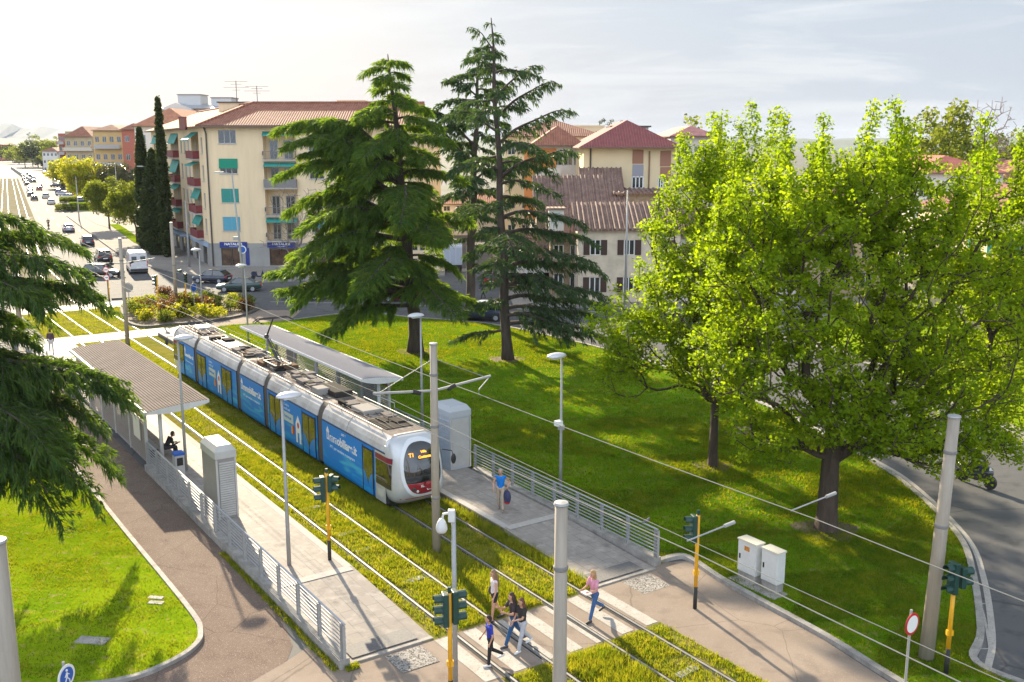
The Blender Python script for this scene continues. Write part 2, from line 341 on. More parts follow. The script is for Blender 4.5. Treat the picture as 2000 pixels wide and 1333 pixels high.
# left path, lawn, kerb
kp = smooth([T(66, 7.7), T(56, 7.75), T(47.4, 7.78), T(38, 7.85), T(30.2, 7.95), at(393, 1238), at(380, 1268), at(330, 1300), at(250, 1330), at(120, 1346), at(-200, 1352), at(-700, 1330)], 8)
sheet('path', [T(70, 7.6), T(70, 10.42), T(29, 10.42)]+P((572, 1262), (560, 1292), (470, 1345), (200, 1420), (-500, 1420), (-300, 1100)), .008, M['path_red'])
sheet('road', P((-600, 1500), (-700, 1420), (200, 1415), (470, 1344), (560, 1292), (700, 1200), (1100, 1150), (1300, 1300), (1500, 1600)), .0055, M['path_tan'])
lawn = kp+[T(45, -16), T(66, -12)]
slab('lawn', lawn, .07, M['grass_sun'])
band('kerb', kp, -.10, .06, -.02, .12, M['kerb'])
for c, (a, b) in (((305, 1172), (.5, .2)), ((305, 1182), (.5, .2)), ((181, 1256), (.95, .42))):
    x, y = at(*c); struct(MB().box(-a/2, a/2, -b/2, b/2, .05, .095, rz=-.15, c=(x, y, 0)), 'manhole_cover', M['slab_pale' if a < .6 else 'kerb'])
# tram bed
bed = lambda s0, s1, a=13.45, b=19.72: [T(s0, a), T(s1, a), T(s1, b), T(s0, b)]
sheet('track_bed', bed(24.1, 78.6, 13.1), .012, M['track_bed'])
sheet('track_bed', [T(81.8, 12.2), T(95, 12.4), T(95, 22), T(81.8, 22.6)], .012, M['track_bed'])
sheet('track_bed', [T(21.15, 13.9), T(21.15, 19.85), T(-8, 19.85), T(-8, 13.9)], .012, M['track_bed'])
sheet('crossing', bed(24.1, 21.15, 13.0, 20.9), .010, M['path_tan'])
sheet('crossing', bed(78.6, 81.8, 12, 22.6), .014, M['slab'])
sheet('crossing', bed(95, 98.5, 12, 22), .014, M['slab'])
cw = MB()
for k in range(7):
    q = 13.42+k*.98; cw.sheet([T(24.02, q), T(21.2, q), T(21.2, q+.46), T(24.02, q+.46)], .02)
struct(cw, 'crosswalk_marking', M['paint'])
cw = MB()
for s0, s1 in ((79, 81.3), (95.4, 98.1)):
    for k in range(10):
        q = 12.2+k*1.0; cw.sheet([T(s1, q), T(s0, q), T(s0, q+.5), T(s1, q+.5)], .02)
struct(cw, 'crosswalk_marking', M['paint'])
# right footpath
fp = P((1293, 1100), (1345, 1096), (1420, 1147), (1610, 1252), (1740, 1336))+[T(8, 22.3), T(-8, 21.5), T(-8, 19.8), T(21.1, 19.8), T(24.5, 19.6), T(25.2, 22.8)]
sheet('path', fp, .016, M['path_tan'])
# centre island lawn
isl = smooth(P((1285, 1100), (1330, 1090), (1360, 1103), (1420, 1142), (1610, 1246), (1745, 1330))+[T(11, 22.4), T(8, 23.2), T(9.6, 25), T(12.2, 25.5)]+P((1905, 1300), (1914, 1240), (1900, 1130), (1870, 1050), (1780, 960), (1700, 905), (1500, 798), (1300, 720), (1200, 690), (1100, 665), (960, 636), (800, 622), (700, 613), (560, 629), (430, 640))+[T(76, 22.9)], 5)
sheet_l = slab('lawn', isl+[T(60, 22.9), T(37, 22.9), T(24.6, 22.95)], .1, M['grass_lawn'])
k0 = smooth(P((1285, 1100), (1330, 1090), (1360, 1103), (1420, 1142), (1610, 1246), (1745, 1330))+[T(11, 22.4), T(8, 23.2), T(9.6, 25), T(12.2, 25.5)]+P((1905, 1300), (1914, 1240), (1900, 1130), (1870, 1050), (1780, 960), (1700, 905), (1500, 798), (1300, 720), (1200, 690), (1100, 665), (960, 636), (800, 622), (700, 613), (560, 629)), 6)
band('kerb', k0, -.12, .1, -.02, .15, M['kerb'])
# painted edge lines round the island
el = smooth(P((1300, 712), (1500, 790), (1700, 893), (1788, 948), (1890, 1048), (1925, 1130), (1942, 1240), (1935, 1300), (1915, 1360)), 6)
sheet('road_marking', strip(el, .04, -.16), .009, M['paint'])
for px in ((1, 0),):
    h = P((1916, 1130), (1930, 1130), (1948, 1262), (1930, 1268))
    sheet('road_marking', strip(P((1908, 1150), (1926, 1210), (1936, 1268)), .0, -.07), .010, M['paint'])
    for y in (1180, 1222, 1268): sheet('road_marking', strip(P((1916, y), (1936, y)), .03, -.03), .011, M['paint'])
sheet('footpath', P((1892, 1068), (1925, 1200), (1928, 1290), (1908, 1330), (1914, 1240), (1900, 1130), (1880, 1075)), .007, M['slab_dark'])
# planting bed by the far crossing
bedp = smooth(P((245, 598), (300, 584), (400, 580), (470, 590), (500, 604), (470, 618), (400, 630), (330, 636), (280, 640), (252, 628)), 5, True)
slab('planting_bed', bedp, .1, M['soil'])
band('kerb', bedp+bedp[:1], -.02, .28, -.02, .2, M['kerb_dark'])
sheet('path', P((330, 640), (440, 628), (505, 606), (590, 606), (560, 632), (430, 642))+[T(78, 22.2)], .008, M['path_tan'])
# pavements round the buildings
pv1 = P((131, 423), (184, 462), (236, 500), (302, 526), (380, 539), (430, 545), (500, 553), (600, 549), (760, 545), (868, 540))+[(-9, 150), (-30, 175), (-60, 330), (-130, 330)]
slab('pavement', pv1, .12, M['pavement'], M['kerb'])
pv2 = P((1003, 599), (985, 560), (962, 500))+[(-2, 190), (60, 190), (75, 60), (60, 20), (34, 30)]+P((2000, 862), (1905, 820), (1700, 716), (1400, 625), (1217, 603))
slab('pavement', pv2, .12, M['pavement'], M['kerb'])
vg = [(x*1.0+.9, y+1.2) for x, y in P((2000, 862), (1905, 820), (1780, 758), (1700, 716), (1550, 665))]
slab('verge', vg+[(30, 90), (45, 88), (48, 50), (42, 30), (34, 34)], .17, M['grass_sun'])
ls = P((213, 440), (262, 476), (300, 490), (285, 478), (255, 455), (232, 440))
slab('lawn_strip', ls, .18, M['grass_sun'])
ls2 = P((128, 390), (150, 413), (182, 414), (182, 402), (160, 385), (136, 375))
slab('lawn_strip', ls2, .18, M['grass_sun'])
for a in (((131, 423), (184, 462), (197, 472)), ((197, 472), (236, 500), (262, 512)), ((165, 425), (190, 440), (215, 447))):
    band('kerb', P(*a), -.12, .12, 0, .16, M['kerb_dark'])
band('kerb', P((218, 586), (270, 583), (322, 582)), -.15, .15, 0, .16, M['kerb_dark'])
# lane lines on the street and ring road
for a in (((112, 398), (134, 430), (172, 466)), ((80, 388), (104, 428), (150, 478)), ((57, 385), (78, 430), (120, 490))):
    pts = smooth(P(*a), 10)
    for i in range(0, len(pts)-1, 3): sheet('road_marking', strip(pts[i:i+2], -.08, .08), .009, M['paint'])
sheet('road_marking', strip(P((1010, 604), (1100, 607), (1217, 611)), -.1, .1), .009, M['paint'])
for k in range(5):
    x, y = at(560+k*70, 590+k*2); sheet('road_marking', [(x-1.6, y-.1), (x+1.6, y-.1), (x+1.6, y+.1), (x-1.6, y+.1)], .009, M['paint'])
for k in range(6):
    x, y = at(878+k*14, 528); sheet('road_marking', [(x-.28, y-1.5), (x+.28, y-1.5), (x+.28, y+1.5), (x-.28, y+1.5)], .009, M['paint'])
# platforms
def plat(qe, qo, s1):
    b = MB()
    b.prism([T(s1, qo)[:2], T(s1, qe)[:2], T(29.8, qe)[:2], T(29.8, qo)[:2]], -.02, .27)
    e2 = qe-.3 if qe < qo else qe; e2 = qe
    b.add([T(29.8, qe, .27), T(24.3, e2, .03), T(24.3, qo, .03), T(29.8, qo, .27), T(29.8, qe, -.02), T(24.3, e2, -.02), T(24.3, qo, -.02), T(29.8, qo, -.02)],
          [(0, 1, 2, 3), (0, 4, 5, 1), (3, 2, 6, 7), (1, 5, 6, 2)])
    struct(b, 'platform', M['slab'])
    lo, hi = min(qe, qo), max(qe, qo)
    sheet('platform_edge_strip', [T(s1, qe), T(29.8, qe), T(29.8, qe+(.28 if qo > qe else -.28)), T(s1, qe+(.28 if qo > qe else -.28))], .275, M['slab_pale'])
    sheet('tactile_strip', [T(29.5, lo+.1), T(29.5, hi-.1), T(29.9, hi-.1), T(29.9, lo+.1)], .274, M['slab_pale'])
    sheet('tactile_strip', [T(24.35, lo+.15), T(24.35, hi-.4), T(25.1, hi-.4), T(25.1, lo+.15)], .08, M['slab_dark'])
    m_ = (lo+hi)/2
    sheet('drain_grate', [T(24.0, m_-.35), T(24.0, m_+.85), T(22.9, m_+.85), T(22.9, m_-.35)], .021, speckled('grate', (.3, .28, .26), [((.1, .09, .08), .5, .55), ((.55, .52, .48), .58, .64)], [17, 23], bump=.4))
    struct(MB().prism([T(24.3, lo)[:2], T(24.3, hi)[:2], T(24.15, hi)[:2], T(24.15, lo)[:2]], 0, .05), 'kerb', M['kerb'])
plat(13.45, 10.75, 78.4); plat(19.72, 22.35, 78.4)
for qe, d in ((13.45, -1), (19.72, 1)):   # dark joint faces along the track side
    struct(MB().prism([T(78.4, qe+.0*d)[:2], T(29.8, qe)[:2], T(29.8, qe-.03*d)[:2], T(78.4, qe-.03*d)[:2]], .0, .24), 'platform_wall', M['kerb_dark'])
# rails, straight past the stop and bending with the street beyond it
def rail_path(q):
    pts = [(s, q) for s in (-8, 20, 60, 100)]
    W = [T(s, q)[:2] for s, q in pts]; h = math.atan2(CA, -SA); p = Vector(W[-1])
    for i in range(12): h -= math.radians(.62); p = p+Vector((math.cos(h), math.sin(h)))*4.2; W.append(tuple(p))
    for i in range(6): p = p+Vector((math.cos(h), math.sin(h)))*60; W.append(tuple(p))
    return W
rp_ = rail_path(16.58)[3:]; rp_[0] = T(98.5, 16.58)[:2]; sheet('track_bed', strip(rp_, -3.6, 3.6), .013, M['track_dry'])
for i, q in enumerate((14.1, 15.52, 17.64, 19.06)):
    W = rail_path(q); a = offs(W, -.035); b = offs(W, .035); n = len(W); vs = []
    for j in range(n): vs += [(*a[j], .0), (*b[j], .0), (*b[j], .06), (*a[j], .06)]
    fs = [(j*4+k, j*4+(k+1) % 4, j*4+4+(k+1) % 4, j*4+4+k) for j in range(n-1) for k in range(4)]
    o = MB().add(vs, fs).build('tram_rail', M['rail']); tag(o, kind='structure')
    sg = 1 if i % 2 == 0 else -1
    struct(MB().add([(*p, .022) for p in offs(W, .05)]+[(*p, .022) for p in offs(W, .12)], [(j, j+1, n+j+1, n+j) for j in range(n-1)]), 'rail_groove', M['groove'])
    struct(MB().add([(*p, .0215) for p in offs(W, -.12)]+[(*p, .0215) for p in offs(W, -.05)], [(j, j+1, n+j+1, n+j) for j in range(n-1)]), 'rail_groove', M['groove'])
for s, q in ((33.2, 14.8), (31.4, 14.7), (28.1, 14.9), (36.5, 14.7), (18.5, 18.4), (39, 14.8)):
    struct(MB().box(-.4, .4, -.13, .13, .0, .045, rz=TANG+math.pi/2+.1, c=T(s, q)), 'sleeper', M['kerb'])
# grass blades
def blades(name, polys, n, hmin, hmax, mt, seed, wid=.02, lean=.5, clump=None, density=None):
    R = np.random.default_rng(seed); out = []
    for poly, cnt in polys:
        pl = np.array(poly); x0, y0 = pl.min(0); x1, y1 = pl.max(0); got = []
        tot = 0
        while tot < cnt:
            p = R.uniform((x0, y0), (x1, y1), (cnt*2, 2))
            if clump:
                f = np.sin(p[:, 0]*clump+1.3*np.sin(p[:, 1]*clump*.7))*np.sin(p[:, 1]*clump*1.13+.9*np.sin(p[:, 0]*clump*.5)); p = p[R.random(len(p)) < .35+.65*(f > 0)]
            ins = np.zeros(len(p), bool); j = len(pl)-1
            for i in range(len(pl)):
                c = ((pl[i, 1] > p[:, 1]) != (pl[j, 1] > p[:, 1])) & (p[:, 0] < (pl[j, 0]-pl[i, 0])*(p[:, 1]-pl[i, 1])/(pl[j, 1]-pl[i, 1]+1e-12)+pl[i, 0])
                ins ^= c; j = i
            p = p[ins]; got.append(p); tot += len(p)
        out.append(np.concatenate(got)[:cnt])
    p = np.concatenate(out); n = len(p); h = R.uniform(hmin, hmax, n)**1.0; a = R.uniform(0, 2*np.pi, n); w_ = wid*R.uniform(.6, 1.4, n)
    la = R.uniform(0, 2*np.pi, n); ll = h*lean*R.random(n)
    z = .02
    V = np.zeros((n, 3, 3)); V[:, 0, 0] = p[:, 0]-np.cos(a)*w_; V[:, 0, 1] = p[:, 1]-np.sin(a)*w_; V[:, 1, 0] = p[:, 0]+np.cos(a)*w_; V[:, 1, 1] = p[:, 1]+np.sin(a)*w_
    V[:, 2, 0] = p[:, 0]+np.cos(la)*ll; V[:, 2, 1] = p[:, 1]+np.sin(la)*ll; V[:, :, 2] = z; V[:, 2, 2] = z+h
    o = npmesh(name, V.reshape(-1, 3), np.arange(3*n).reshape(-1, 3), mt); return tag(o, kind='stuff')
q4 = lambda s0, s1, a, b: [T(s0, a)[:2], T(s1, a)[:2], T(s1, b)[:2], T(s0, b)[:2]]
o = blades('track_grass', [(q4(24.3, 45, 13.6, 14.0), 5000), (q4(24.2, 45, 14.22, 15.42), 22000), (q4(24.2, 36, 17.75, 18.95), 9000), (q4(24.2, 45, 15.64, 17.5), 36000), (q4(24.2, 36, 19.18, 19.62), 8000),
    (q4(45, 78, 14.2, 15.42), 9000), (q4(45, 78, 15.64, 17.5), 15000), (q4(21, 6, 14.22, 15.42), 12000), (q4(21, 6, 15.64, 17.5), 34000), (q4(21, 6, 17.75, 18.95), 16000), (q4(21, 6, 19.2, 19.8), 5000), (q4(82, 95, 12.4, 22), 12000)],
    0, .04, .15, M['blade'], 3, .018, .9, clump=1.7)
o = blades('track_grass', [(q4(24.2, 40, 15.9, 17.2), 9000), (q4(20.9, 10, 15.7, 17.4), 16000), (q4(24.5, 34, 19.3, 19.68), 3500)], 0, .14, .34, M['blade'], 5, .016, .8, clump=2.3)
o = blades('lawn_grass', [([(x, y) for x, y in kp[:70:4]]+[at(120, 1330), at(-60, 1330), at(-60, 900), at(100, 880)], 60000)], 0, .04, .13, M['blade_lawn'], 7, .024, 1.0, clump=1.1)
il = [p[:2] for p in isl]+[T(60, 22.9)[:2], T(37, 22.9)[:2], T(24.6, 22.95)[:2]]
def clipy(poly, y0, y1):                  # part of a polygon between two depths
    for yy, sg in ((y0, 1), (y1, -1)):
        o_ = []
        for i in range(len(poly)):
            a, b = poly[i-1], poly[i]; ia, ib = sg*(a[1]-yy) >= 0, sg*(b[1]-yy) >= 0
            if ia != ib: t = (yy-a[1])/(b[1]-a[1]); o_.append((a[0]+(b[0]-a[0])*t, yy))
            if ib: o_.append(b)
        poly = o_
    return poly
blades('lawn_grass', [(clipy(il, 20, 36), 90000)], 0, .1, .17, M['blade_lawn'], 8, .03, 1.0, clump=.8)
blades('lawn_grass', [(clipy(il, 36, 52), 80000), (clipy(il, 52, 92), 90000)], 0, .1, .2, M['blade_lawn'], 9, .05, 1.0, clump=.6)
wd = [T(s, 10.25)[:2] for s in (24, 30, 40)]
o = blades('weeds', [(q4(24, 34, 10.15, 10.42), 2500), (q4(23.8, 24.1, 10.5, 10.9), 300), (q4(24.4, 33, 22.78, 22.95), 1600), ([(T(30.72, 13.02)[0]+.25*math.cos(a), T(30.72, 13.02)[1]+.25*math.sin(a)) for a in np.arange(0, 6.28, .8)], 260)], 0, .04, .16, M['blade'], 12, .018, 1.0)
# ================================================================== TREES
def grow(R, base, fork_z, A, r_base, step=.5, rtip=.012, wander=.12, lean=(0, 0), expo=2.3):
    """space-filling limbs from a trunk to the points A; returns a branch mesh (V, F)"""
    base = np.array(base, float); n0 = max(3, int(fork_z/.6))
    nodes = [base+np.array([lean[0]*t, lean[1]*t, fork_z*t]) for t in np.linspace(0, 1, n0)]
    par = [-1]+list(range(n0-1)); plen = [fork_z*t*.35 for t in np.linspace(0, 1, n0)]
    fork = nodes[-1]
    A = A[np.argsort(np.linalg.norm(A-fork, axis=1)+.2*R.random(len(A)))]
    NN = np.zeros((60000, 3)); PL = np.zeros(60000); cnt = 0
    for k in range(n0): NN[k] = nodes[k]; PL[k] = plen[k]
    cnt = n0; low = max(0, n0-2); leafs = []
    for p in A:
        d = NN[low:cnt]-p; dist = np.sqrt((d**2).sum(1)); up = np.maximum(0, NN[low:cnt, 2]-p[2])
        j = low+int(np.argmin(dist+.33*PL[low:cnt]+.5*up)); q = NN[j]; D = np.linalg.norm(p-q)
        m = max(1, int(D/step)); prev = j
        for i in range(1, m+1):
            t = i/m; x = q+(p-q)*t; x = x+np.array([0, 0, -.10*D*math.sin(math.pi*t)])+R.normal(0, wander*min(.5, D*.15), 3)*(i < m)
            NN[cnt] = x; PL[cnt] = PL[prev]+D/m; par.append(prev); prev = cnt; cnt += 1
        leafs.append(prev)
    N = NN[:cnt]; par = np.array(par); acc = np.zeros(cnt); ch = np.bincount(par[par >= 0], minlength=cnt)
    acc[ch == 0] = rtip**expo
    for i in range(cnt-1, 0, -1): acc[par[i]] += acc[i] if ch[i] else rtip**expo
    r = acc**(1/expo); r = r*(r_base/r[0]) if r[0] > 0 else r; r = np.maximum(r, rtip*.7)
    for k in range(n0): r[k] = r_base*(1.25-.35*k/n0) if k else r_base*1.45
    K = 5; ang = np.arange(K)*2*np.pi/K; V = []; F = []; b = 0
    idx = np.arange(1, cnt); a0 = N[par[idx]]; a1 = N[idx]; dv = a1-a0; ln = np.linalg.norm(dv, axis=1)+1e-9; dv /= ln[:, None]
    ref = np.where(np.abs(dv[:, 2:3]) < .9, np.array([[0, 0, 1.]]), np.array([[1., 0, 0]])); u = np.cross(dv, ref); u /= np.linalg.norm(u, axis=1)[:, None]; v = np.cross(dv, u)
    rp = np.minimum(r[par[idx]], r[idx]*1.35); ra = r[idx]
    ring = lambda c, rr: c[:, None, :]+(u[:, None, :]*np.cos(ang)[None, :, None]+v[:, None, :]*np.sin(ang)[None, :, None])*rr[:, None, None]
    V = np.concatenate([ring(a0, rp), ring(a1, ra)], 1).reshape(-1, 3)
    k = np.arange(K); f = np.stack([k, (k+1) % K, K+(k+1) % K, K+k], 1)
    F = (np.arange(len(idx))[:, None, None]*(2*K)+f[None]).reshape(-1, 4)
    return V, F
def leaves(R, P_, per, rad, size, flat=.75, up=.35):
    """diamond leaves scattered round the points P_"""
    n = len(P_)*per; c = np.repeat(P_, per, 0); rr = np.repeat(np.broadcast_to(rad, (len(P_),)), per)
    d = R.normal(0, 1, (n, 3)); d /= np.linalg.norm(d, axis=1)[:, None]; c = c+d*(R.random(n)**.5*rr)[:, None]*np.array([1, 1, flat])
    nrm = R.normal(0, 1, (n, 3)); nrm[:, 2] = np.abs(nrm[:, 2])+up; nrm /= np.linalg.norm(nrm, axis=1)[:, None]
    t = np.cross(nrm, R.normal(0, 1, (n, 3))); t /= np.linalg.norm(t, axis=1)[:, None]; b = np.cross(nrm, t)
    s = size*R.uniform(.6, 1.35, n)[:, None]
    V = np.stack([c-t*s*.5, c+b*s*.42+nrm*s*.1, c+t*s*.55-nrm*s*.08, c-b*s*.42+nrm*s*.1], 1).reshape(-1, 3)
    return V, np.arange(4*n).reshape(-1, 4)
def blob_points(R, blobs, spacing_n, shell=.45):
    """attractor points in a union of ellipsoids (x, y, z, rx, ry, rz); mostly in the outer shell, with holes"""
    out = []
    for (x, y, z, rx, ry, rz), n in blobs:
        d = R.normal(0, 1, (n, 3)); d /= np.linalg.norm(d, axis=1)[:, None]
        rr = (1-shell*R.random(n)**1.3)
        bump = 1+.16*np.sin(d[:, 0]*5+x)*np.cos(d[:, 1]*4.3+y)+.12*np.sin(d[:, 2]*7+d[:, 0]*6)
        out.append(np.array([x, y, z])+d*(rr*bump)[:, None]*np.array([rx, ry, rz]))
    return np.concatenate(out)
def tree(name, label, base, fork_z, A, r_base, leafm, per, rad, size, seed=1, barkm='bark', group=None, cat='tree', shoots=None, **k):
    R = np.random.default_rng(seed); root = empty(name, (*base[:2], 0), 0, label, cat, group)
    A = np.array(A); loc = np.array([base[0], base[1], 0])
    A = A[A[:, 2] > fork_z*.55]
    V, F = grow(R, (0, 0, 0), fork_z, A-loc, r_base, **k); npmesh('trunk', V, F, M[barkm], root, True)
    Lp = A-loc
    if shoots is not None: Lp = np.concatenate([Lp, shoots-loc])
    V, F = leaves(R, Lp, per, rad, size); npmesh('crown', V, F, M[leafm], root)
    return root
# --- the two maples on the island
def shoot_cols(R, tops, h0, h1, n):      # upright leafy shoots on the top of a crown
    out = []
    for p in tops:
        L_ = R.uniform(h0, h1); ln = R.normal(0, .12, 2)
        for t in np.linspace(0, 1, n): out.append([p[0]+ln[0]*t*L_, p[1]+ln[1]*t*L_, p[2]+t*L_])
    return np.array(out)
R = np.random.default_rng(21)
b1 = at(1615, 1040)
bl = [((12.2, 36.6, 8.9, 4.4, 4.6, 4.2), 430), ((8.8, 36.2, 8.6, 2.8, 3.4, 3.4), 190), ((16.4, 37.2, 8.2, 4.0, 4.2, 4.0), 330), ((8.8, 36.4, 6.9, 2.2, 2.8, 2.0), 110), ((14.8, 35.6, 4.8, 3.8, 3.2, 2.0), 220), ((19.4, 38.2, 7.4, 2.8, 3.2, 4.0), 200), ((11.0, 37.0, 12.0, 3.0, 3.2, 2.0), 170), ((14.6, 37.4, 12.2, 2.4, 2.6, 2.2), 130), ((18.0, 38.6, 11.0, 2.2, 2.6, 2.2), 130), ((20.4, 39, 11.2, 1.8, 2.2, 2.2), 90), ((9.0, 36, 11.2, 2.2, 2.4, 2.0), 110), ((13.1, 37.0, 12.6, 2.2, 2.4, 2.0), 150), ((12.4, 35.4, 5.0, 3.0, 2.4, 1.5), 130), ((16.8, 36.0, 4.0, 2.4, 2.4, 1.6), 100), ((9.6, 35.8, 4.0, 1.6, 1.8, 1.3), 60)]
A = blob_points(R, bl, 0, .55)
tops = np.array([(x, 36.5+R.normal(0, 1.6), z) for x, z in ((7.4, 11.8), (8.1, 12.6), (8.8, 13.1), (9.6, 13.2), (10.3, 13.6), (11.0, 13.5), (11.8, 14.0), (12.5, 13.7), (13.1, 14.6), (13.6, 14.8), (14.2, 14.6), (14.9, 13.9), (15.7, 12.3), (16.5, 12.6), (17.2, 13.6), (17.8, 14.2), (18.3, 14.0), (18.9, 12.9), (19.7, 13.4), (20.4, 13.8), (12.9, 13.6), (17.5, 13.0), (9.2, 12.6), (10.9, 13.2), (21.0, 12.4), (7.9, 11.2), (14.4, 13.8), (19.2, 13.2), (20.8, 12.6))])
sh = shoot_cols(R, tops-np.array([0, 0, 1.2]), 1.6, 3.2, 12)
big = tree('maple_tree', 'large broad maple with bright yellow-green leaves by the curve of the ring road', (*b1, 0), 3.0, np.concatenate([A, sh]), .36, 'leaf_maple', 44, .42, .135, seed=5, shoots=None, rtip=.014)
b2 = at(1392, 915)
bl = [((8.2, 43.7, 10.6, 2.4, 2.6, 3.2), 190), ((7.0, 43.5, 7.6, 2.3, 2.6, 2.4), 150), ((9.6, 43.9, 8.4, 2.4, 2.6, 3.4), 190), ((8.9, 43.5, 4.8, 2.1, 2.4, 1.9), 120), ((5.2, 43.7, 6.4, 1.9, 2.1, 1.3), 80), ((4.9, 44.0, 4.6, 1.3, 1.6, 1.9), 60), ((10.6, 44.2, 12.4, 2.0, 2.2, 2.4), 130), ((8.6, 44.0, 12.6, 1.7, 2.0, 2.2), 90), ((9.6, 43.2, 6.2, 2.2, 2.2, 1.6), 90), ((7.4, 43.4, 5.6, 1.6, 1.8, 1.6), 60)]
A = blob_points(R, bl, 0, .6)
tops = np.array([(x, 43.8+R.normal(0, 1.2), z) for x, z in ((7.2, 13.0), (7.9, 13.8), (8.6, 14.3), (9.3, 14.6), (9.9, 14.4), (10.6, 14.9), (11.2, 14.7), (11.8, 14.6), (6.4, 11.4), (8.2, 13.9))])
sh = shoot_cols(R, tops-np.array([0, 0, .9]), 1.4, 2.6, 10)
tree('maple_tree', 'slimmer maple with a thin dark trunk, left of the large broad one', (*b2, 0), 3.2, np.concatenate([A, sh]), .19, 'leaf_maple', 42, .42, .135, seed=6, rtip=.013)
# --- cedars
def cedar(label, base, Hh, prof, mt, seed, r0=.42, z0=2.2, n_br=46, dens=1.0, az_fn=None, lean=(0, 0), spray=.42, sparse=0., tops=None, extra=(), group='tall cedars in the middle of the island', wblade=.045, per=5, jit=.24):
    R = np.random.default_rng(seed); root = empty('cedar_tree', (*base, 0), 0, label, 'tree', group)
    tr = MB(); zs = np.linspace(0, Hh, 16)
    pts = [(lean[0]*(z/Hh)**1.2+.07*math.sin(z*.9+seed), lean[1]*(z/Hh)+.06*math.sin(z*.7), z) for z in zs]
    rad = [r0*(1.35 if i == 0 else 1)*(1-(z/Hh))**.75+.03 for i, z in enumerate(zs)]
    tr.tube(pts, rad, 10)
    tp = np.array(pts); axis = lambda z: np.array([np.interp(z, zs, tp[:, 0]), np.interp(z, zs, tp[:, 1]), z])
    BV = []; spec = []
    for i in range(n_br):
        t = (i+.5*R.random())/n_br; z = z0+(Hh-z0-.15)*t**.92
        az = i*2.39996+R.normal(0, .35)
        Lb = np.interp(z/Hh, [a for a, _ in prof], [b for _, b in prof])*R.uniform(1-jit*1.2, 1+jit*.55)
        if sparse and R.random() < sparse: Lb *= .45
        if az_fn: Lb *= az_fn(az, z)
        spec.append((z, az, Lb, R.uniform(.05, .2), .32+.2*R.random()))
    for e in extra: spec.append(e)
    Vs = []
    for z, az, Lb, rise, droop in spec:
        if Lb < .35: continue
        o = axis(z); d = np.array([math.cos(az), math.sin(az), 0]); sd_ = np.array([-d[1], d[0], 0]); n = max(5, int(Lb/.35)); ts = np.linspace(0, 1, n)
        bend = R.normal(0, .12)
        zz = Lb*(rise*ts*1.6-droop*ts**2.6+.02*np.sin(ts*9+az)); cur = o+d*(Lb*ts*(1-.06*ts))[:, None]+sd_*(bend*Lb*ts**2)[:, None]; cur[:, 2] = o[2]+zz
        cur[:, 2] = np.maximum(cur[:, 2], .35+.3*R.random())
        tr.tube(cur, [max(.012, .018+.021*Lb*(1-t_)**1.2) for t_ in ts], 5, cap=False)
        # side twigs in the plane of the branch, each hung with sprays
        m = int(Lb/.15*dens)+2
        for j in range(m):
            tj = .16+.84*(j+.5*R.random())/m; p = np.array([np.interp(tj, ts, cur[:, q]) for q in range(3)]); sgn = 1 if j % 2 else -1
            lt = (Lb*.36*(1-tj)**.65+.38)*R.uniform(.6, 1.15); an = math.radians(R.uniform(38, 72))
            td = d*math.cos(an)+sd_*sgn*math.sin(an); k = max(2, int(lt/.17)); u = (np.arange(k)+R.random(k)*.6)/k
            q = p+td*(lt*u)[:, None]; q[:, 2] += lt*(.10*u-.42*u**2)+R.normal(0, .03, k)
            Vs.append(np.concatenate([q, np.repeat(td[None], k, 0), np.full((k, 1), lt), u[:, None]], 1))
            if lt > .8: tr.tube([p, p+td*lt*.6+np.array([0, 0, -.03]), p+td*lt+np.array([0, 0, -.3*lt])], [.014, .01, .005], 3, cap=False)
    for tpz in (tops or []): pass
    S = np.concatenate(Vs)
    c = np.repeat(S[:, :3], per, 0); td = np.repeat(S[:, 3:6], per, 0); n = len(c)
    c = c+R.normal(0, .05, (n, 3)); td = td+R.normal(0, .35, (n, 3)); td[:, 2] = -R.uniform(.1, 1.9, n)**1.1; hang = R.random(n) < .8
    td[~hang, 2] = R.uniform(-.35, .25, (~hang).sum()); td /= np.linalg.norm(td, axis=1)[:, None]
    ln = spray*R.uniform(.5, 1.3, n)*np.where(hang, 1.0, .75); sdv = np.cross(td, R.normal(0, 1, (n, 3))); sdv /= np.linalg.norm(sdv, axis=1)[:, None]; wd_ = wblade*R.uniform(.7, 1.5, n)
    A0 = c-td*(.12*ln)[:, None]; A1 = c+td*(ln*.35)[:, None]+sdv*wd_[:, None]; A2 = c+td*ln[:, None]+np.array([0, 0, -.08])*hang[:, None]; A3 = c+td*(ln*.35)[:, None]-sdv*wd_[:, None]
    V = np.stack([A0, A1, A2, A3], 1).reshape(-1, 3); V[:, 2] = np.maximum(V[:, 2], .12)
    npmesh('foliage', V, np.arange(4*n).reshape(-1, 4), M[mt], root)
    tr.build('trunk', M['bark_cedar'], root, smooth=True)
    return root
c1 = at(812, 690)
def f1(az, z):                           # wide to the left and towards the viewer low down
    cx = math.cos(az)
    return 1.0+.22*(-cx if z < 13 else 0)-.08*(cx > .6)
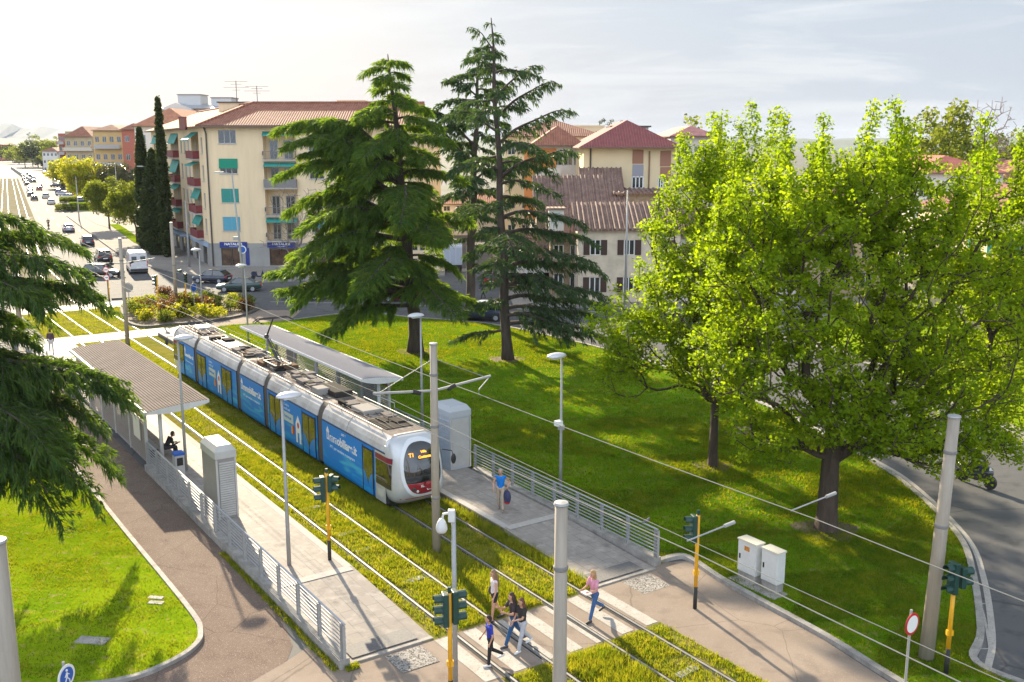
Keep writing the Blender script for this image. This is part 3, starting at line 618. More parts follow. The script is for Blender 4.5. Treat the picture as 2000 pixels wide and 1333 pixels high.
cedar('dense dark green cedar, the leftmost and bushiest of the three beside the tram stop', c1, 20.6, [(0, 6.6), (.2, 7.4), (.4, 7.0), (.55, 6.4), (.66, 5.6), (.76, 4.4), (.84, 3.0), (.9, 1.5), (.94, 2.9), (.985, 2.4), (1, .8)], 'needle', 31, r0=.46, z0=4.0, n_br=54, dens=1.05, az_fn=f1, lean=(-1.5, .3), spray=.52, jit=.45, wblade=.033, per=6,
      extra=[(12.6, math.radians(178), 9.3, .54, .56), (12.2, math.radians(196), 8.4, .52, .58), (13.0, math.radians(164), 8.0, .58, .6), (11.8, math.radians(184), 7.0, .5, .5), (13.4, math.radians(188), 6.4, .6, .56), (11.0, math.radians(190), 9.0, .44, .56), (9.6, math.radians(174), 9.6, .3, .48), (9.0, math.radians(204), 8.2, .3, .5),
             (5.0, math.radians(186), 10.2, .2, .22), (4.4, math.radians(200), 9.5, .16, .22), (3.6, math.radians(214), 7.5, .04, .3), (6.6, math.radians(184), 9.0, .22, .32), (4.0, math.radians(176), 9.0, .16, .26)])
c2 = at(990, 705)
def f2(az, z): return 1.15 if (math.cos(az) > .2 and z < 10) else (.8 if math.cos(az) < -.2 else 1)
cedar('tall thin cedar with bare trunk and open upper limbs, nearest the lamp post', c2, 22.6, [(0, 4.5), (.1, 6.2), (.3, 6.8), (.45, 5.6), (.6, 4.6), (.75, 3.9), (.9, 2.4), (1, .5)], 'needle_grey', 33, wblade=.034, r0=.33, z0=3.0, n_br=42, dens=.62, az_fn=f2, sparse=.3, jit=.5, lean=(-1.0, 0), spray=.36,
      extra=[(14.6, .15, 5.2, .5, .42), (16.2, -.1, 4.4, .62, .5), (12.4, -.35, 5.6, .4, .36), (15.4, 2.9, 3.6, .5, .5), (19.4, 3.1, 2.2, .5, .6), (20.6, 3.0, 1.6, .9, .5), (3.2, -.5, 6.5, .02, .16), (2.6, -.2, 7.2, -.02, .12), (5.2, -.15, 7.6, .1, .3), (6.4, .2, 7.4, .14, .34), (4.2, .3, 7.4, .08, .24), (7.4, -.35, 7.0, .12, .34), (8.6, .05, 6.8, .14, .36), (5.8, -.5, 6.8, .06, .3), (9.8, -.2, 6.2, .16, .38), (3.6, .05, 6.8, .04, .18), (2.2, 2.9, 4.2, -.1, .1), (17.4, .3, 3.4, .75, .55)])
c3 = at(917, 622)
cedar('cedar standing farthest back behind the other two, with a double leader', c3, 22.4, [(0, 2.2), (.2, 3.2), (.35, 4.4), (.5, 4.4), (.65, 4.4), (.8, 4.2), (.92, 3.0), (1, .7)], 'needle_grey', 37, r0=.4, z0=4.4, n_br=40, dens=.8, sparse=.22, jit=.45, lean=(1.0, 0), spray=.4,
      extra=[(13, 2.6, 5.6, .62, .5), (14.5, 3.2, 4.8, .7, .5), (11.5, .4, 4.8, .5, .4), (18.5, 2.9, 3.2, .6, .6), (20, .2, 2.2, .6, .6)])
def fL(az, z): return 1.0 if math.cos(az) > -.2 else .5
cedar('large near cedar reaching in from the left edge over the brown path', (-21.6, 33.8), 16.0, [(0, 3.6), (.25, 5.4), (.45, 5.6), (.6, 5.0), (.75, 3.4), (.9, 1.8), (1, .6)], 'needle_dark', 41, r0=.42, z0=3.2, n_br=48, dens=1.15, az_fn=fL, spray=.34, group=None, wblade=.022, per=9,
      extra=[(10.6, .12, 7.2, .14, .36), (10.2, -.2, 7.0, .12, .36), (9.7, .4, 7.6, .1, .3), (11.2, .6, 7.0, .12, .3), (10.0, .0, 5.8, .1, .36), (7.3, .05, 8.1, .06, .36), (6.9, .3, 8.3, .05, .34), (6.5, -.25, 7.4, .05, .4), (7.0, .55, 7.8, .06, .34), (6.2, .1, 7.0, .05, .4), (5.2, .0, 7.5, .08, .56), (4.9, .25, 7.4, .06, .5), (5.4, -.35, 6.6, .08, .5), (5.0, .1, 6.4, .06, .5), (4.2, -.1, 6.8, .06, .5), (12.0, .2, 5.2, .14, .34), (11.6, -.3, 4.8, .14, .34), (13.6, .1, 3.9, .2, .34)])
# --- street trees and others
def simple_tree(name, label, base, h, w, fork, leafm, seed, n=130, per=40, rad=.6, size=.2, r=.14, group=None, cat='tree', blobs=None, d=1., Yd=1.):
    R = np.random.default_rng(seed); x, y = base
    hc = (h+fork)/2; bl = [((x, y, hc, w/2, w/2*Yd, (h-fork)/2), n)]
    for k in range(4): 
        a = R.uniform(0, 6.28); bl.append(((x+math.cos(a)*w*.26, y+math.sin(a)*w*.26, hc+R.uniform(-.25, .25)*(h-fork), w*.32, w*.32, (h-fork)*.28), n//4))
    return tree(name, label, (*base, 0), fork, blob_points(R, bl, 0, .6), r, leafm, per, rad, size, seed=seed, group=group, cat=cat)
simple_tree('street_tree', 'round green tree with a clear stem on the grass strip, closest to the apartment block', at(268, 476), 9.0, 7.6, 2.4, 'leaf_mid', 61, 170, 46, .7, .26, group='small street trees on the pavement')
simple_tree('street_tree', 'round green street tree, second from the apartment block, behind the white van', at(214, 448), 8.6, 7.4, 2.2, 'leaf_mid', 62, 160, 40, .8, .3, group='small street trees on the pavement')
simple_tree('street_tree', 'bright lime yellow tree beside the street', at(170, 402), 10.9, 10.5, 2.2, 'leaf_yellow', 63, 170, 44, 1.1, .42)
simple_tree('magnolia_tree', 'broad dark glossy evergreen tree behind the yellow tree', at(230, 402), 10.6, 12, 1.6, 'leaf_magnolia', 64, 190, 40, 1.1, .4)
simple_tree('street_tree', 'pale green tree just beyond the bright lime yellow tree', at(126, 368), 10.2, 10, 2, 'leaf_yellow', 65, 110, 34, 1.5, .6)
def column_tree(name, label, base, h, w, leafm, seed, n=1500, group=None, size=.3, zb=.5):
    R = np.random.default_rng(seed); root = empty(name, (*base, 0), 0, label, 'tree', group)
    t = R.random(n); a = R.uniform(0, 6.28, n); pr = np.sin(np.clip(t*.93+.07, 0, 1)**.62*math.pi)**.75
    rr = w/2*pr*(.55+.45*R.random(n)); P_ = np.stack([np.cos(a)*rr*(1+.25*np.sin(t*37+a*3)), np.sin(a)*rr*(1+.25*np.sin(t*29+a*2)), zb+t*(h-zb)], 1)
    V, F = leaves(R, P_, 12, .3+w*.04, size, flat=1.6); npmesh('crown', V, F, M[leafm], root)
    MB().tube([(0, 0, 0), (0, 0, h*.8)], [.16, .03], 7).build('trunk', M['bark'], root)
    return root
x, y, z = atY(308, 195, 131); column_tree('cypress_tree', 'tallest narrow cypress, its tip above the apartment roof', (x, y), z, 1.4, 'leaf_dark', 71, 1100, 'cypresses beside the apartment block')
x, y, z = atY(296, 300, 134); column_tree('cypress_tree', 'broad dark cypress in the middle of the group by the apartment block', (x, y), 13.6, 3.4, 'leaf_dark', 72, 2600, 'cypresses beside the apartment block')
x, y, z = atY(272, 255, 141); column_tree('cypress_tree', 'dark pointed cypress, left of the others by the apartment block', (x, y), z, 2.2, 'leaf_dark', 73, 1700, 'cypresses beside the apartment block')
# bare shrub in front of the balconies
R = np.random.default_rng(81); x, y, z = atY(568, 372, 112)
root = empty('bare_tree', (x, y, 0), 0, 'leafless grey shrub-like tree in front of the block balconies', 'tree')
Ab = np.stack([R.normal(0, 1.5, 240), R.normal(0, 1.0, 240), R.uniform(3.0, 10.0, 240)], 1)
V, F = grow(R, (0, 0, 0), 2.2, Ab, .14, rtip=.015); npmesh('trunk', V, F, mat('bark_pale', (.2, .17, .16), .9), root)
# background trees on the skyline
def bg_tree(label, px, pyt, Y, w, leafm, seed, name='background_tree', bare=False, group='trees far behind the houses', n=110):
    x, y, z = atY(px, pyt, Y)
    if bare:
        R = np.random.default_rng(seed); root = empty(name, (x, y, 0), 0, label, 'tree', group)
        A_ = blob_points(R, [((0, 0, z*.68, w/2, w/2, z*.32), 700)], 0, .8); V, F = grow(R, (0, 0, 0), z*.3, A_, .35, rtip=.05, step=.9)
        npmesh('trunk', V, F, mat('bark_rosy', (.23, .17, .15), .9), root); return root
    return simple_tree(name, label, (x, y), z, w, z*.22, leafm, seed, n, 30, w*.11, w*.045, .3, group)
bg_tree('rosy bare tree standing tall on the skyline at the right', 1915, 196, 150, 13, None, 91, bare=True)
bg_tree('soft pale green tree on the skyline beside the bare one', 1830, 212, 140, 13, 'leaf_mid', 92)
bg_tree('olive green tree over the red roofs, between the yellow house and the maples', 1352, 236, 190, 14, 'leaf_mid', 93)
bg_tree('dark pine behind the long red roof near the yellow house', 1186, 226, 210, 5, 'leaf_dark', 94, n=60)
bg_tree('small dark tree peeking over the roof of the yellow house', 1222, 222, 200, 4, 'leaf_dark', 95, n=50)
bg_tree('dark tree at the right edge of the skyline', 1995, 262, 170, 14, 'leaf_mid', 96)
bg_tree('mid green tree low at the right edge beside the beige house', 1988, 500, 62, 6, 'leaf_mid', 97)
for i, (px, py, Y, w_, mt) in enumerate([(45, 282, 700, 20, 'leaf_mid'), (70, 275, 690, 24, 'leaf_dark'), (88, 263, 720, 20, 'leaf_mid'), (22, 284, 900, 34, 'leaf_dark'), (82, 306, 620, 12, 'leaf_dark'), (34, 287, 820, 24, 'leaf_mid'), (58, 258, 740, 9, 'leaf_dark'), (103, 272, 600, 16, 'leaf_mid')]):
    lb = ['hazy round tree far down the street', 'dark blue-green round tree in front of the hazy ones down the street', 'loose feathery tree left of the brick flats', 'distant dark tree mass at the foot of the hill', 'small dark tree standing by the far traffic queue', 'faint tree farthest down the street', 'thin palm-like tree rising against the hill', 'pale tree touching the brick flats on their left'][i]
    bg_tree(lb, px, py, Y, w_, mt, 100+i, n=50, group='far trees along the street')
# low hedge blocks on the street corner
for i, (px, py, w_, d_, h_) in enumerate([(160, 412, 11, 3.2, 1.6), (146, 395, 7, 4, 1.3)]):
    R = np.random.default_rng(120+i); x, y = at(px, py); root = empty('hedge', (x, y, 0), .25, ['clipped rounded hedge at the street corner, orange-green on top', 'small clipped hedge just beyond the larger rounded one'][i], 'hedge', 'hedges at the corner')
    P_ = np.stack([R.uniform(-w_/2, w_/2, 500), R.uniform(-d_/2, d_/2, 500), R.uniform(.2, h_, 500)], 1); V, F = leaves(R, P_, 14, .35, .22); npmesh('foliage', V, F, M['leaf_mid'], root)
# planting bed shrubs: each one a thing
red_leaf = leaf_mat('leaf_red', (.1, .05, .022), (.2, .1, .04), .4, (1.4, 1.2, .8)); M['leaf_red'] = red_leaf
R = np.random.default_rng(7); protos = []
for k, (mt, h_) in enumerate((('leaf_red', .95), ('leaf_mid', .85), ('leaf_yellow', .8), ('leaf_red', 1.35))):
    root = empty('shrub', (0, 0, 0), 0, 'x', 'shrub', 'shrubs in the kerbed planting bed')
    P_ = np.stack([R.normal(0, .33, 46), R.normal(0, .33, 46), R.uniform(.15, h_, 46)], 1); V, F = leaves(R, P_, 14, .22, .13, flat=1.3); npmesh('foliage', V, F, M[mt], root)
    st = MB()
    for j in range(7): st.tube([(0, 0, 0), (R.normal(0, .2), R.normal(0, .2), h_*.8)], [.02, .008], 4)
    st.build('stem', M['bark'], root); protos.append(root)
used = set(); n = 0; seen_ = set()
while n < 46:
    px = R.uniform(258, 492); py = R.uniform(586, 632)
    lo, hi = np.interp(px, [250, 300, 330, 400, 480, 500], [600, 588, 585, 584, 592, 602]), np.interp(px, [250, 300, 330, 400, 470, 500], [622, 634, 632, 626, 614, 605])
    if not lo < py < hi: continue
    k = int(R.choice([0, 1, 2, 3], p=[.22, .46, .24, .08])); x, y = at(px, py)
    lb = ['reddish low shrub', 'dark green low shrub', 'yellow-green low shrub', 'tall red-leaved shrub'][k]+' in the '+('front' if py > lo+.66*(hi-lo) else 'back' if py < lo+.33*(hi-lo) else 'middle')+' of the bed, '+min(((abs(px-q), t_) for q, t_ in ((252, 'by the far mast end'), (280, 'left of the signal'), (312, 'by the signal'), (347, 'by the grey mast'), (381, 'by the blue sign'), (405, 'by the lamp post'), (440, 'right of the lamp post'), (480, 'at its tip'))))[1]
    if lb in seen_: continue
    seen_.add(lb)
    s_ = R.uniform(.8, 1.25)
    if k in used: dup(protos[k], (x, y, .08), R.uniform(0, 6), lb, float(s_))
    else: protos[k].location = (x, y, .08); protos[k]['label'] = lb; used.add(k)
    n += 1
# tree stump
x, y = at(1450, 855); st = MB(); st.lathe([(.62, 0), (.5, .1), (.42, .3), (.4, .38), (.05, .36)], 14)
for a in (0, 1.4, 2.6, 4, 5.3): st.tube([(.3*math.cos(a), .3*math.sin(a), .15), (.95*math.cos(a), .95*math.sin(a), .02)], [.14, .04], 6)
o = st.build('tree_stump', mat('stump', (.26, .18, .12), .9, var=.4, vscale=5, bump=.8), loc=(x, y, .1)); tag(o, 'cut tree stump with spreading roots in the grass between the maples', 'stump')
for x_, y_, r_ in ((*c1, 1.3), (*c2, 1.2), (*b2, .9), (*b1, 1.2), (*at(917, 622), 1)):
    struct(MB().sheet([(x_+r_*math.cos(a)*(1+.2*math.sin(3*a)), y_+r_*.9*math.sin(a)*(1+.15*math.cos(5*a))) for a in np.arange(0, 6.28, .3)], .106), 'soil_patch', M['soil'])
# ================================================================== BUILDINGS
def facade(mb, p0, p1, z0, z1, ops, mw=0, depth=.14):
    """wall from p0 to p1 (outside on the right-hand side when walking p0->p1 is -normal); ops = (u0,u1,za,zb[,depth]) in metres"""
    d = Vector((p1[0]-p0[0], p1[1]-p0[1], 0)); Lw = d.length; d.normalize(); nrm = Vector((d.y, -d.x, 0))   # outward
    us = sorted({0, Lw, *[o[0] for o in ops], *[o[1] for o in ops]}); zs = sorted({z0, z1, *[o[2] for o in ops], *[o[3] for o in ops]})
    pt = lambda u, z, k=0: (p0[0]+d.x*u-nrm.x*k, p0[1]+d.y*u-nrm.y*k, z)
    for i in range(len(us)-1):
        for j in range(len(zs)-1):
            um, zm = (us[i]+us[i+1])/2, (zs[j]+zs[j+1])/2
            if any(o[0] < um < o[1] and o[2] < zm < o[3] for o in ops): continue
            mb.add([pt(us[i], zs[j]), pt(us[i+1], zs[j]), pt(us[i+1], zs[j+1]), pt(us[i], zs[j+1])], [(0, 1, 2, 3)], mw)
    for o in ops:
        k = o[4] if len(o) > 4 else depth; u0, u1, a, b = o[:4]
        mb.add([pt(u0, a), pt(u1, a), pt(u1, b), pt(u0, b), pt(u0, a, k), pt(u1, a, k), pt(u1, b, k), pt(u0, b, k)],
               [(0, 4, 5, 1), (1, 5, 6, 2), (2, 6, 7, 3), (3, 7, 4, 0)]+([(4, 7, 6, 5)] if k > .5 else []), mw)
    return pt, d, nrm, Lw
def wbox(mb, pt, u0, u1, z0, z1, k0, k1, mi=0):   # box on a facade: k is depth inwards
    mb.add([pt(u0, z0, k0), pt(u1, z0, k0), pt(u1, z1, k0), pt(u0, z1, k0), pt(u0, z0, k1), pt(u1, z0, k1), pt(u1, z1, k1), pt(u0, z1, k1)],
           [(0, 1, 2, 3), (5, 4, 7, 6), (0, 4, 5, 1), (3, 2, 6, 7), (1, 5, 6, 2), (0, 3, 7, 4)], mi)
def window(root, pt, u0, u1, z0, z1, panes=2, depth=.14, fm=None, shutter=None, awn=None, gm=None, sf=.5):
    f = MB(); t = .07
    for a, b in ((u0, u0+t), (u1-t, u1)): wbox(f, pt, a, b, z0, z1, depth-.05, depth+.02)
    for a, b in ((z0, z0+t), (z1-t, z1)): wbox(f, pt, u0+t, u1-t, a, b, depth-.05, depth+.02)
    for k in range(1, panes):
        u = u0+(u1-u0)*k/panes; wbox(f, pt, u-.04, u+.04, z0+t, z1-t, depth-.05, depth+.02)
    fo = f.build('window', fm or M['white'], root)
    g_ = MB(); wbox(g_, pt, u0+.03, u1-.03, z0+.03, z1-.03, depth-.0, depth+.03); g_.build('pane', gm or M['glass'], fo)
    sl = MB(); wbox(sl, pt, u0-.08, u1+.08, z0-.08, z0-.002, -.08, depth); sl.build('sill', cmat('sill', (.42, .4, .37)), fo)
    if shutter is not None:
        b = MB(); zz = z0+(z1-z0)*(1-sf); n = max(3, int((z1-zz)/.09))
        for k in range(n): wbox(b, pt, u0+.05, u1-.05, zz+(z1-zz)*k/n, zz+(z1-zz)*(k+.86)/n, .015 if k % 2 else .025, depth-.055)
        b.build('shutter', shutter, fo)
    if awn is not None:
        b = MB(); zz = z1-(z1-z0)*awn[1]; b.add([pt(u0-.06, z1+.1, -.02), pt(u1+.06, z1+.1, -.02), pt(u1+.06, zz, -awn[2]), pt(u0-.06, zz, -awn[2]),
               pt(u0-.06, z1+.1, -.05), pt(u1+.06, z1+.1, -.05), pt(u1+.06, zz, -awn[2]-.03), pt(u0-.06, zz, -awn[2]-.03)], [(0, 1, 2, 3), (7, 6, 5, 4), (0, 4, 5, 1), (3, 2, 6, 7), (0, 3, 7, 4), (1, 5, 6, 2)]).build('awning', awn[0], fo)
    return fo
def hip_roof(root, poly, z, h, over, m, ridge=None, flat=.25, name='roof', under=None):
    """hipped roof over a quad; poly anticlockwise"""
    c = Vector((sum(p[0] for p in poly)/4, sum(p[1] for p in poly)/4)); q = []
    for p in poly: v = Vector(p[:2])-c; q.append(c+v*(1+over/ v.length*1.35))
    l01 = (q[1]-q[0]).length; l12 = (q[2]-q[1]).length
    if l01 >= l12: m0 = (q[0]+q[3])/2; m1 = (q[1]+q[2])/2; w_ = l12/2
    else: m0 = (q[0]+q[1])/2; m1 = (q[2]+q[3])/2; w_ = l01/2
    dr = (m1-m0); L_ = dr.length; dr.normalize(); hip = w_*.9 if ridge is None else ridge; hip = min(hip, L_*.45); r0 = m0+dr*hip; r1 = m1-dr*hip
    b = MB(); t = .14
    vs = [(p.x, p.y, z) for p in q]+[(p.x, p.y, z+t) for p in q]+[(r0.x, r0.y, z+t+h), (r1.x, r1.y, z+t+h)]
    if l01 >= l12: top = [(4, 5, 9, 8), (6, 7, 8, 9), (5, 6, 9), (7, 4, 8)]
    else: top = [(5, 6, 9, 8), (7, 4, 8, 9), (4, 5, 8), (6, 7, 9)]
    b.add(vs, [(0, 1, 5, 4), (1, 2, 6, 5), (2, 3, 7, 6), (3, 0, 4, 7), (3, 2, 1, 0)]+top, [1]*5+[0]*4)
    o = b.build(name, [m, under or cmat('eave', (.16, .1, .07))], root)
    return o, r0, r1
teal = cmat('teal', (.0, .22, .13), .7); teal_s = cmat('teal_slat', (.03, .27, .23), .6); blue_s = cmat('blue_slat', (.1, .36, .48), .6)
maroon = cmat('maroon', (.16, .022, .028), .6); beige = mat('beige', (.74, .58, .37), .85, var=.07, vscale=.5, bump=.05, stretch=(2.5, 2.5, .35)); beige_w = mat('beige_warm', (.62, .46, .28), .9, var=.08, vscale=.5)
ochre = mat('ochre', (.55, .38, .17), .9, var=.08, vscale=.4); greyf = mat('grey_facing', (.3, .29, .27), .8, var=.12, vscale=.6); cream = mat('cream', (.72, .58, .36), .88, var=.05, vscale=.4)
terra = tile_mat('terra', (.24, .085, .05), (.42, .18, .11), .3, axis=0); terra2 = tile_mat('terra_bright', (.38, .15, .08), (.55, .26, .15), .3, axis=1)
rust = tile_mat('rust', (.15, .085, .065), (.34, .22, .17), .36, axis=0); dred = tile_mat('dark_red_tile', (.22, .06, .06), (.32, .1, .09), .3, axis=0)
# --- the corner block with shops
C0 = Vector(at(412, 523)); Y0 = C0.y; FD = Vector((-.449, .894)); xr = -11.5
B0 = C0; B1 = Vector((xr, Y0)); LL = 47.; B3 = C0+FD*LL; B2 = Vector((xr, B3.y))
EV = 16.75
bt = empty('apartment_building', (0, 0, 0), 0, 'cream corner apartment block with green awnings, maroon balconies and a blue shop sign', 'building')
wl = MB(); fx = lambda px: atY(px, 300, Y0)[0]-C0.x; fz = lambda py: atY(430, py, Y0)[2]
G4 = [((427, 460), (254, 281)), ((428, 463), (312, 340)), ((431, 466), (369, 396)), ((434, 468), (424, 452))]
ops = [(atY(a[0], b[0], Y0)[0]-C0.x, atY(a[1], b[0], Y0)[0]-C0.x, fz(b[1]), fz(b[0])) for a, b in G4]
ops = [(1.75, 3.85, o[2], o[3]) for o in ops]
floors = [12.95, 9.35, 5.85, 3.6]
lv = [(13.45, 16.35), (9.95, 12.85), (6.45, 9.35), (3.45, 5.9)]
lv = [(12.9, 16.2), (9.6, 12.6), (6.3, 9.3), (3.25, 6.0)]
bal = [(7.0, 10.9, a, b, 1.4) for a, b in lv]
ops2 = [(12.4, 14.2, a+1.0, a+2.5) for a, b in lv]+[(16.0, 20.0, a, b, 1.4) for a, b in lv]+[(21.3, 23.1, a+1.0, a+2.5) for a, b in lv]
shop = [(1.35, 3.95, .25, 2.35), (7.2, 11.0, .25, 2.35), (12.6, 16.2, .25, 2.35), (17.6, 21.8, .25, 2.35)]
pt, d_, n_, Lw = facade(wl, B0, B1, 2.95, EV, ops+bal+ops2)
ptg, *_ = facade(wl, B0, B1, 0, 2.95, shop, 1)
LW = (B3-B0).length; lops = []; lbal = []
def lwin(u, w_, z, h_): lops.append((LW-u-w_, LW-u, z, z+h_))
for a, b in lv:
    lwin(.9, 1.2, a+.7, 1.9)
    for u in (10.6, 13.6, 16.6, 30.5, 33.5): lwin(u, 1.3, a+.7, 1.9)
    lbal += [(LW-8.9, LW-3.6, a, b, 1.3), (LW-26.5, LW-19.5, a, b, 1.3), (LW-44.5, LW-38, a, b, 1.3)]
lshop = [(LW-u-3.0, LW-u, .1, 2.6) for u in (2, 7.5, 13, 18.5, 24, 30, 36)]
ptl, dl, nl, _ = facade(wl, B3, B0, 2.95, EV, lops+lbal); ptlg, *_ = facade(wl, B3, B0, 0, 2.95, lshop, 1)
facade(wl, B1, B2, 0, EV, []); facade(wl, B2, B3, 0, EV, [])
wl.build('wall', [beige, greyf], bt)
fr = cmat('frame_grey', (.45, .45, .43))
window(bt, pt, *ops[0], panes=3, fm=fr, shutter=None)
window(bt, pt, *ops[1], panes=3, fm=fr, awn=(teal, .62, .12))
window(bt, pt, *ops[2], panes=2, fm=fr, shutter=teal_s, sf=1.0); window(bt, pt, *ops[3], panes=2, fm=fr, shutter=blue_s, sf=.94)
for o_ in ops2:
    if o_[1]-o_[0] < 3: window(bt, pt, *o_[:4], panes=2, fm=fr, shutter=blue_s if o_[2] < 9 else None, sf=.6)
def balcony(pt, u0, u1, z0, z1, rail_m, solid, dpt=1.4, awn=None, proud=.55, awn_h=.5, inner=None):
    b = MB(); wbox(b, pt, u0-.05, u1+.05, z0-.14, z0+.02, -proud, .2); bo = b.build('balcony', cmat('balcony_slab', (.4, .38, .35)), bt)
    r = MB()
    if solid:
        wbox(r, pt, u0, u1, z0+.08, z0+1.0, -proud+.02, -proud+.07); wbox(r, pt, u0, u0+.05, z0+.08, z0+1.0, -proud+.07, 0); wbox(r, pt, u1-.05, u1, z0+.08, z0+1.0, -proud+.07, 0)
    else:
        wbox(r, pt, u0, u1, z0+.95, z0+1.0, -proud, -proud+.05); wbox(r, pt, u0, u1, z0+.08, z0+.12, -proud, -proud+.05)
        for k in range(int((u1-u0)/.14)): wbox(r, pt, u0+k*.14, u0+k*.14+.025, z0+.12, z0+.95, -proud+.01, -proud+.035)
        for u in (u0, u1-.04): wbox(r, pt, u, u+.04, z0+.5, z0+1.0, -proud+.05, 0)
    r.build('railing', rail_m, bo)
    w_ = (u1-u0); 
    for a, c in ((.12, .38), (.55, .85)): 
        f = MB(); wbox(f, pt, u0+w_*a, u0+w_*c, z0+.04, z0+2.3, dpt-.08, dpt-.02); d0 = f.build('balcony_door', fr, bo)
        f = MB(); wbox(f, pt, u0+w_*a+.1, u0+w_*(a+c)/2-.04, z0+.14, z0+2.2, dpt-.1, dpt-.085); wbox(f, pt, u0+w_*(a+c)/2+.04, u0+w_*c-.1, z0+.14, z0+2.2, dpt-.1, dpt-.085); f.build('pane', M['glass'], d0)
    if inner:
        f = MB(); wbox(f, pt, (u0+u1)/2-.06, (u0+u1)/2+.06, z0+1.0, z1, .1, .2); f.build('post', fr, bo)
    if awn:
        h_, out_ = awn; zt = z1-.05; f = MB()
        for k in range(2):
            a = u0+.05+(w_-.1)*k/2; c = a+(w_-.1)/2-.08
            f.add([pt(a, zt, .04), pt(c, zt, .04), pt(c, zt-h_, -out_), pt(a, zt-h_, -out_), pt(a, zt-.04, .04), pt(c, zt-.04, .04), pt(c, zt-h_-.04, -out_), pt(a, zt-h_-.04, -out_)],
                  [(0, 3, 2, 1), (4, 5, 6, 7), (0, 4, 7, 3), (1, 2, 6, 5), (3, 7, 6, 2)], 0)
            f.add([pt(a, zt-h_, -out_-.02), pt(c, zt-h_, -out_-.02), pt(c, zt-h_-.14, -out_-.02), pt(a, zt-h_-.14, -out_-.02), pt(a, zt-h_, -out_+.02), pt(c, zt-h_, -out_+.02), pt(c, zt-h_-.14, -out_+.02), pt(a, zt-h_-.14, -out_+.02)], [(0, 3, 2, 1), (4, 5, 6, 7), (3, 7, 6, 2)], 0)
        f.build('awning', teal_s, bo)
    return bo
grail = cmat('grey_rail', (.2, .19, .19), .5, metal=.3)
for i, (a, b) in enumerate(lv):
    balcony(pt, 7.0, 10.9, a, b, grail, i == 1, awn=((.35, .5) if i in (0, 1, 3) else None)); balcony(pt, 16.0, 20.0, a, b, grail, False)
for i, (a, b) in enumerate(lv):
    aw = [(.9, 1.3), (.35, 1.0), (1.1, .5), (1.0, .5)][i]
    balcony(ptl, LW-8.9, LW-3.6, a, b, maroon, True, 1.3, awn=aw, proud=.8, inner=True)
    aw = [(1.2, .5), (1.5, .6), (.5, .7), (.4, .6)][i]
    balcony(ptl, LW-26.5, LW-19.5, a, b, maroon, True, 1.3, awn=aw, proud=.8, inner=True); balcony(ptl, LW-44.5, LW-38, a, b, maroon, True, 1.3, awn=aw, proud=.8)
pale_sh = cmat('pale_shutter', (.42, .42, .42), .6)
for k, o_ in enumerate(lops): window(bt, ptl, *o_, panes=2, fm=fr, shutter=pale_sh if k % 3 else None, sf=.8)
# shop fronts and lettering
navy = cmat('navy_sign', (.012, .03, .2), .4)
for k, s_ in enumerate(shop):
    f = MB(); wbox(f, ptg, s_[0], s_[1], s_[2], s_[3], .12, .14); so_ = f.build('shop_window', cmat('shop_glass', (.09, .05, .03), .12, spec=1.0, var=.6, vscale=1.4), bt)
    f = MB()
    for u in (s_[0], (s_[0]+s_[1])/2-.04, s_[1]-.08): wbox(f, ptg, u, u+.08, s_[2], s_[3], .02, .119)
    wbox(f, ptg, s_[0]+.08, s_[1]-.08, s_[3]-.1, s_[3], .02, .119); f.build('window_frame', M['dark_metal'], so_)
for k, s_ in enumerate(lshop):
    f = MB(); wbox(f, ptlg, s_[0], s_[1], s_[2], s_[3], .12, .14); f.build('shop_window', cmat('shop_dark', (.03, .03, .03), .2), bt)
def text(name, s, size, m, parent, Mx, ext=.004, align='LEFT', bold=.0, sx=1.0):
    c = bpy.data.curves.new(name, 'FONT'); c.body = s; c.size = size; c.extrude = ext; c.align_x = align; c.offset = bold
    o = bpy.data.objects.new(name, c); C.objects.link(o); dg = bpy.context.evaluated_depsgraph_get()
    me = bpy.data.meshes.new_from_object(o.evaluated_get(dg)); bpy.data.objects.remove(o)
    me.name = name; me.transform(Mx @ Matrix.Diagonal((sx, 1, 1, 1))); me.materials.clear(); me.materials.append(m)
    t = bpy.data.objects.new(name, me); C.objects.link(t)
    if parent is not None: t.parent = parent
    return t
def frameM(o, x, y):                       # matrix from origin and in-plane axes
    x = Vector(x).normalized(); y = Vector(y).normalized(); z = x.cross(y)
    return Matrix(((x.x, y.x, z.x, o[0]), (x.y, y.y, z.y, o[1]), (x.z, y.z, z.z, o[2]), (0, 0, 0, 1)))
for u0, u1 in ((1.25, 4.55), (7.0, 10.4), (15.6, 19.2)):
    f = MB(); wbox(f, pt, u0, u1, 2.42, 3.12, -.14, -.02); so_ = f.build('shop_sign', navy, bt)
    text('lettering', 'NATALINI', .4, M['white'], so_, frameM(pt((u0+u1)/2, 2.74, -.146), (1, 0, 0), (0, 0, 1)), align='CENTER', bold=.012, sx=1.2)
    text('lettering', 'ARREDAMENTI', .14, M['white'], so_, frameM(pt((u0+u1)/2, 2.52, -.146), (1, 0, 0), (0, 0, 1)), align='CENTER', sx=1.1)
f = MB(); wbox(f, ptl, LW-14, LW-.3, 2.35, 3.0, -.1, -.02); f.build('shop_sign', cmat('pale_blue_sign', (.3, .38, .5)), bt)
f = MB(); wbox(f, ptl, LW-30, LW-15, 2.55, 2.75, -1.2, 0); f.build('canopy', cmat('pale_blue_sign', (.3, .38, .5)), bt)
f = MB(); wbox(f, pt, 4.3, 4.75, .3, 2.4, -.06, -.01); f.build('shop_pillar', navy, bt)
f = MB(); wbox(f, pt, 2.0, 3.7, .3, 1.1, .6, 2.4); 
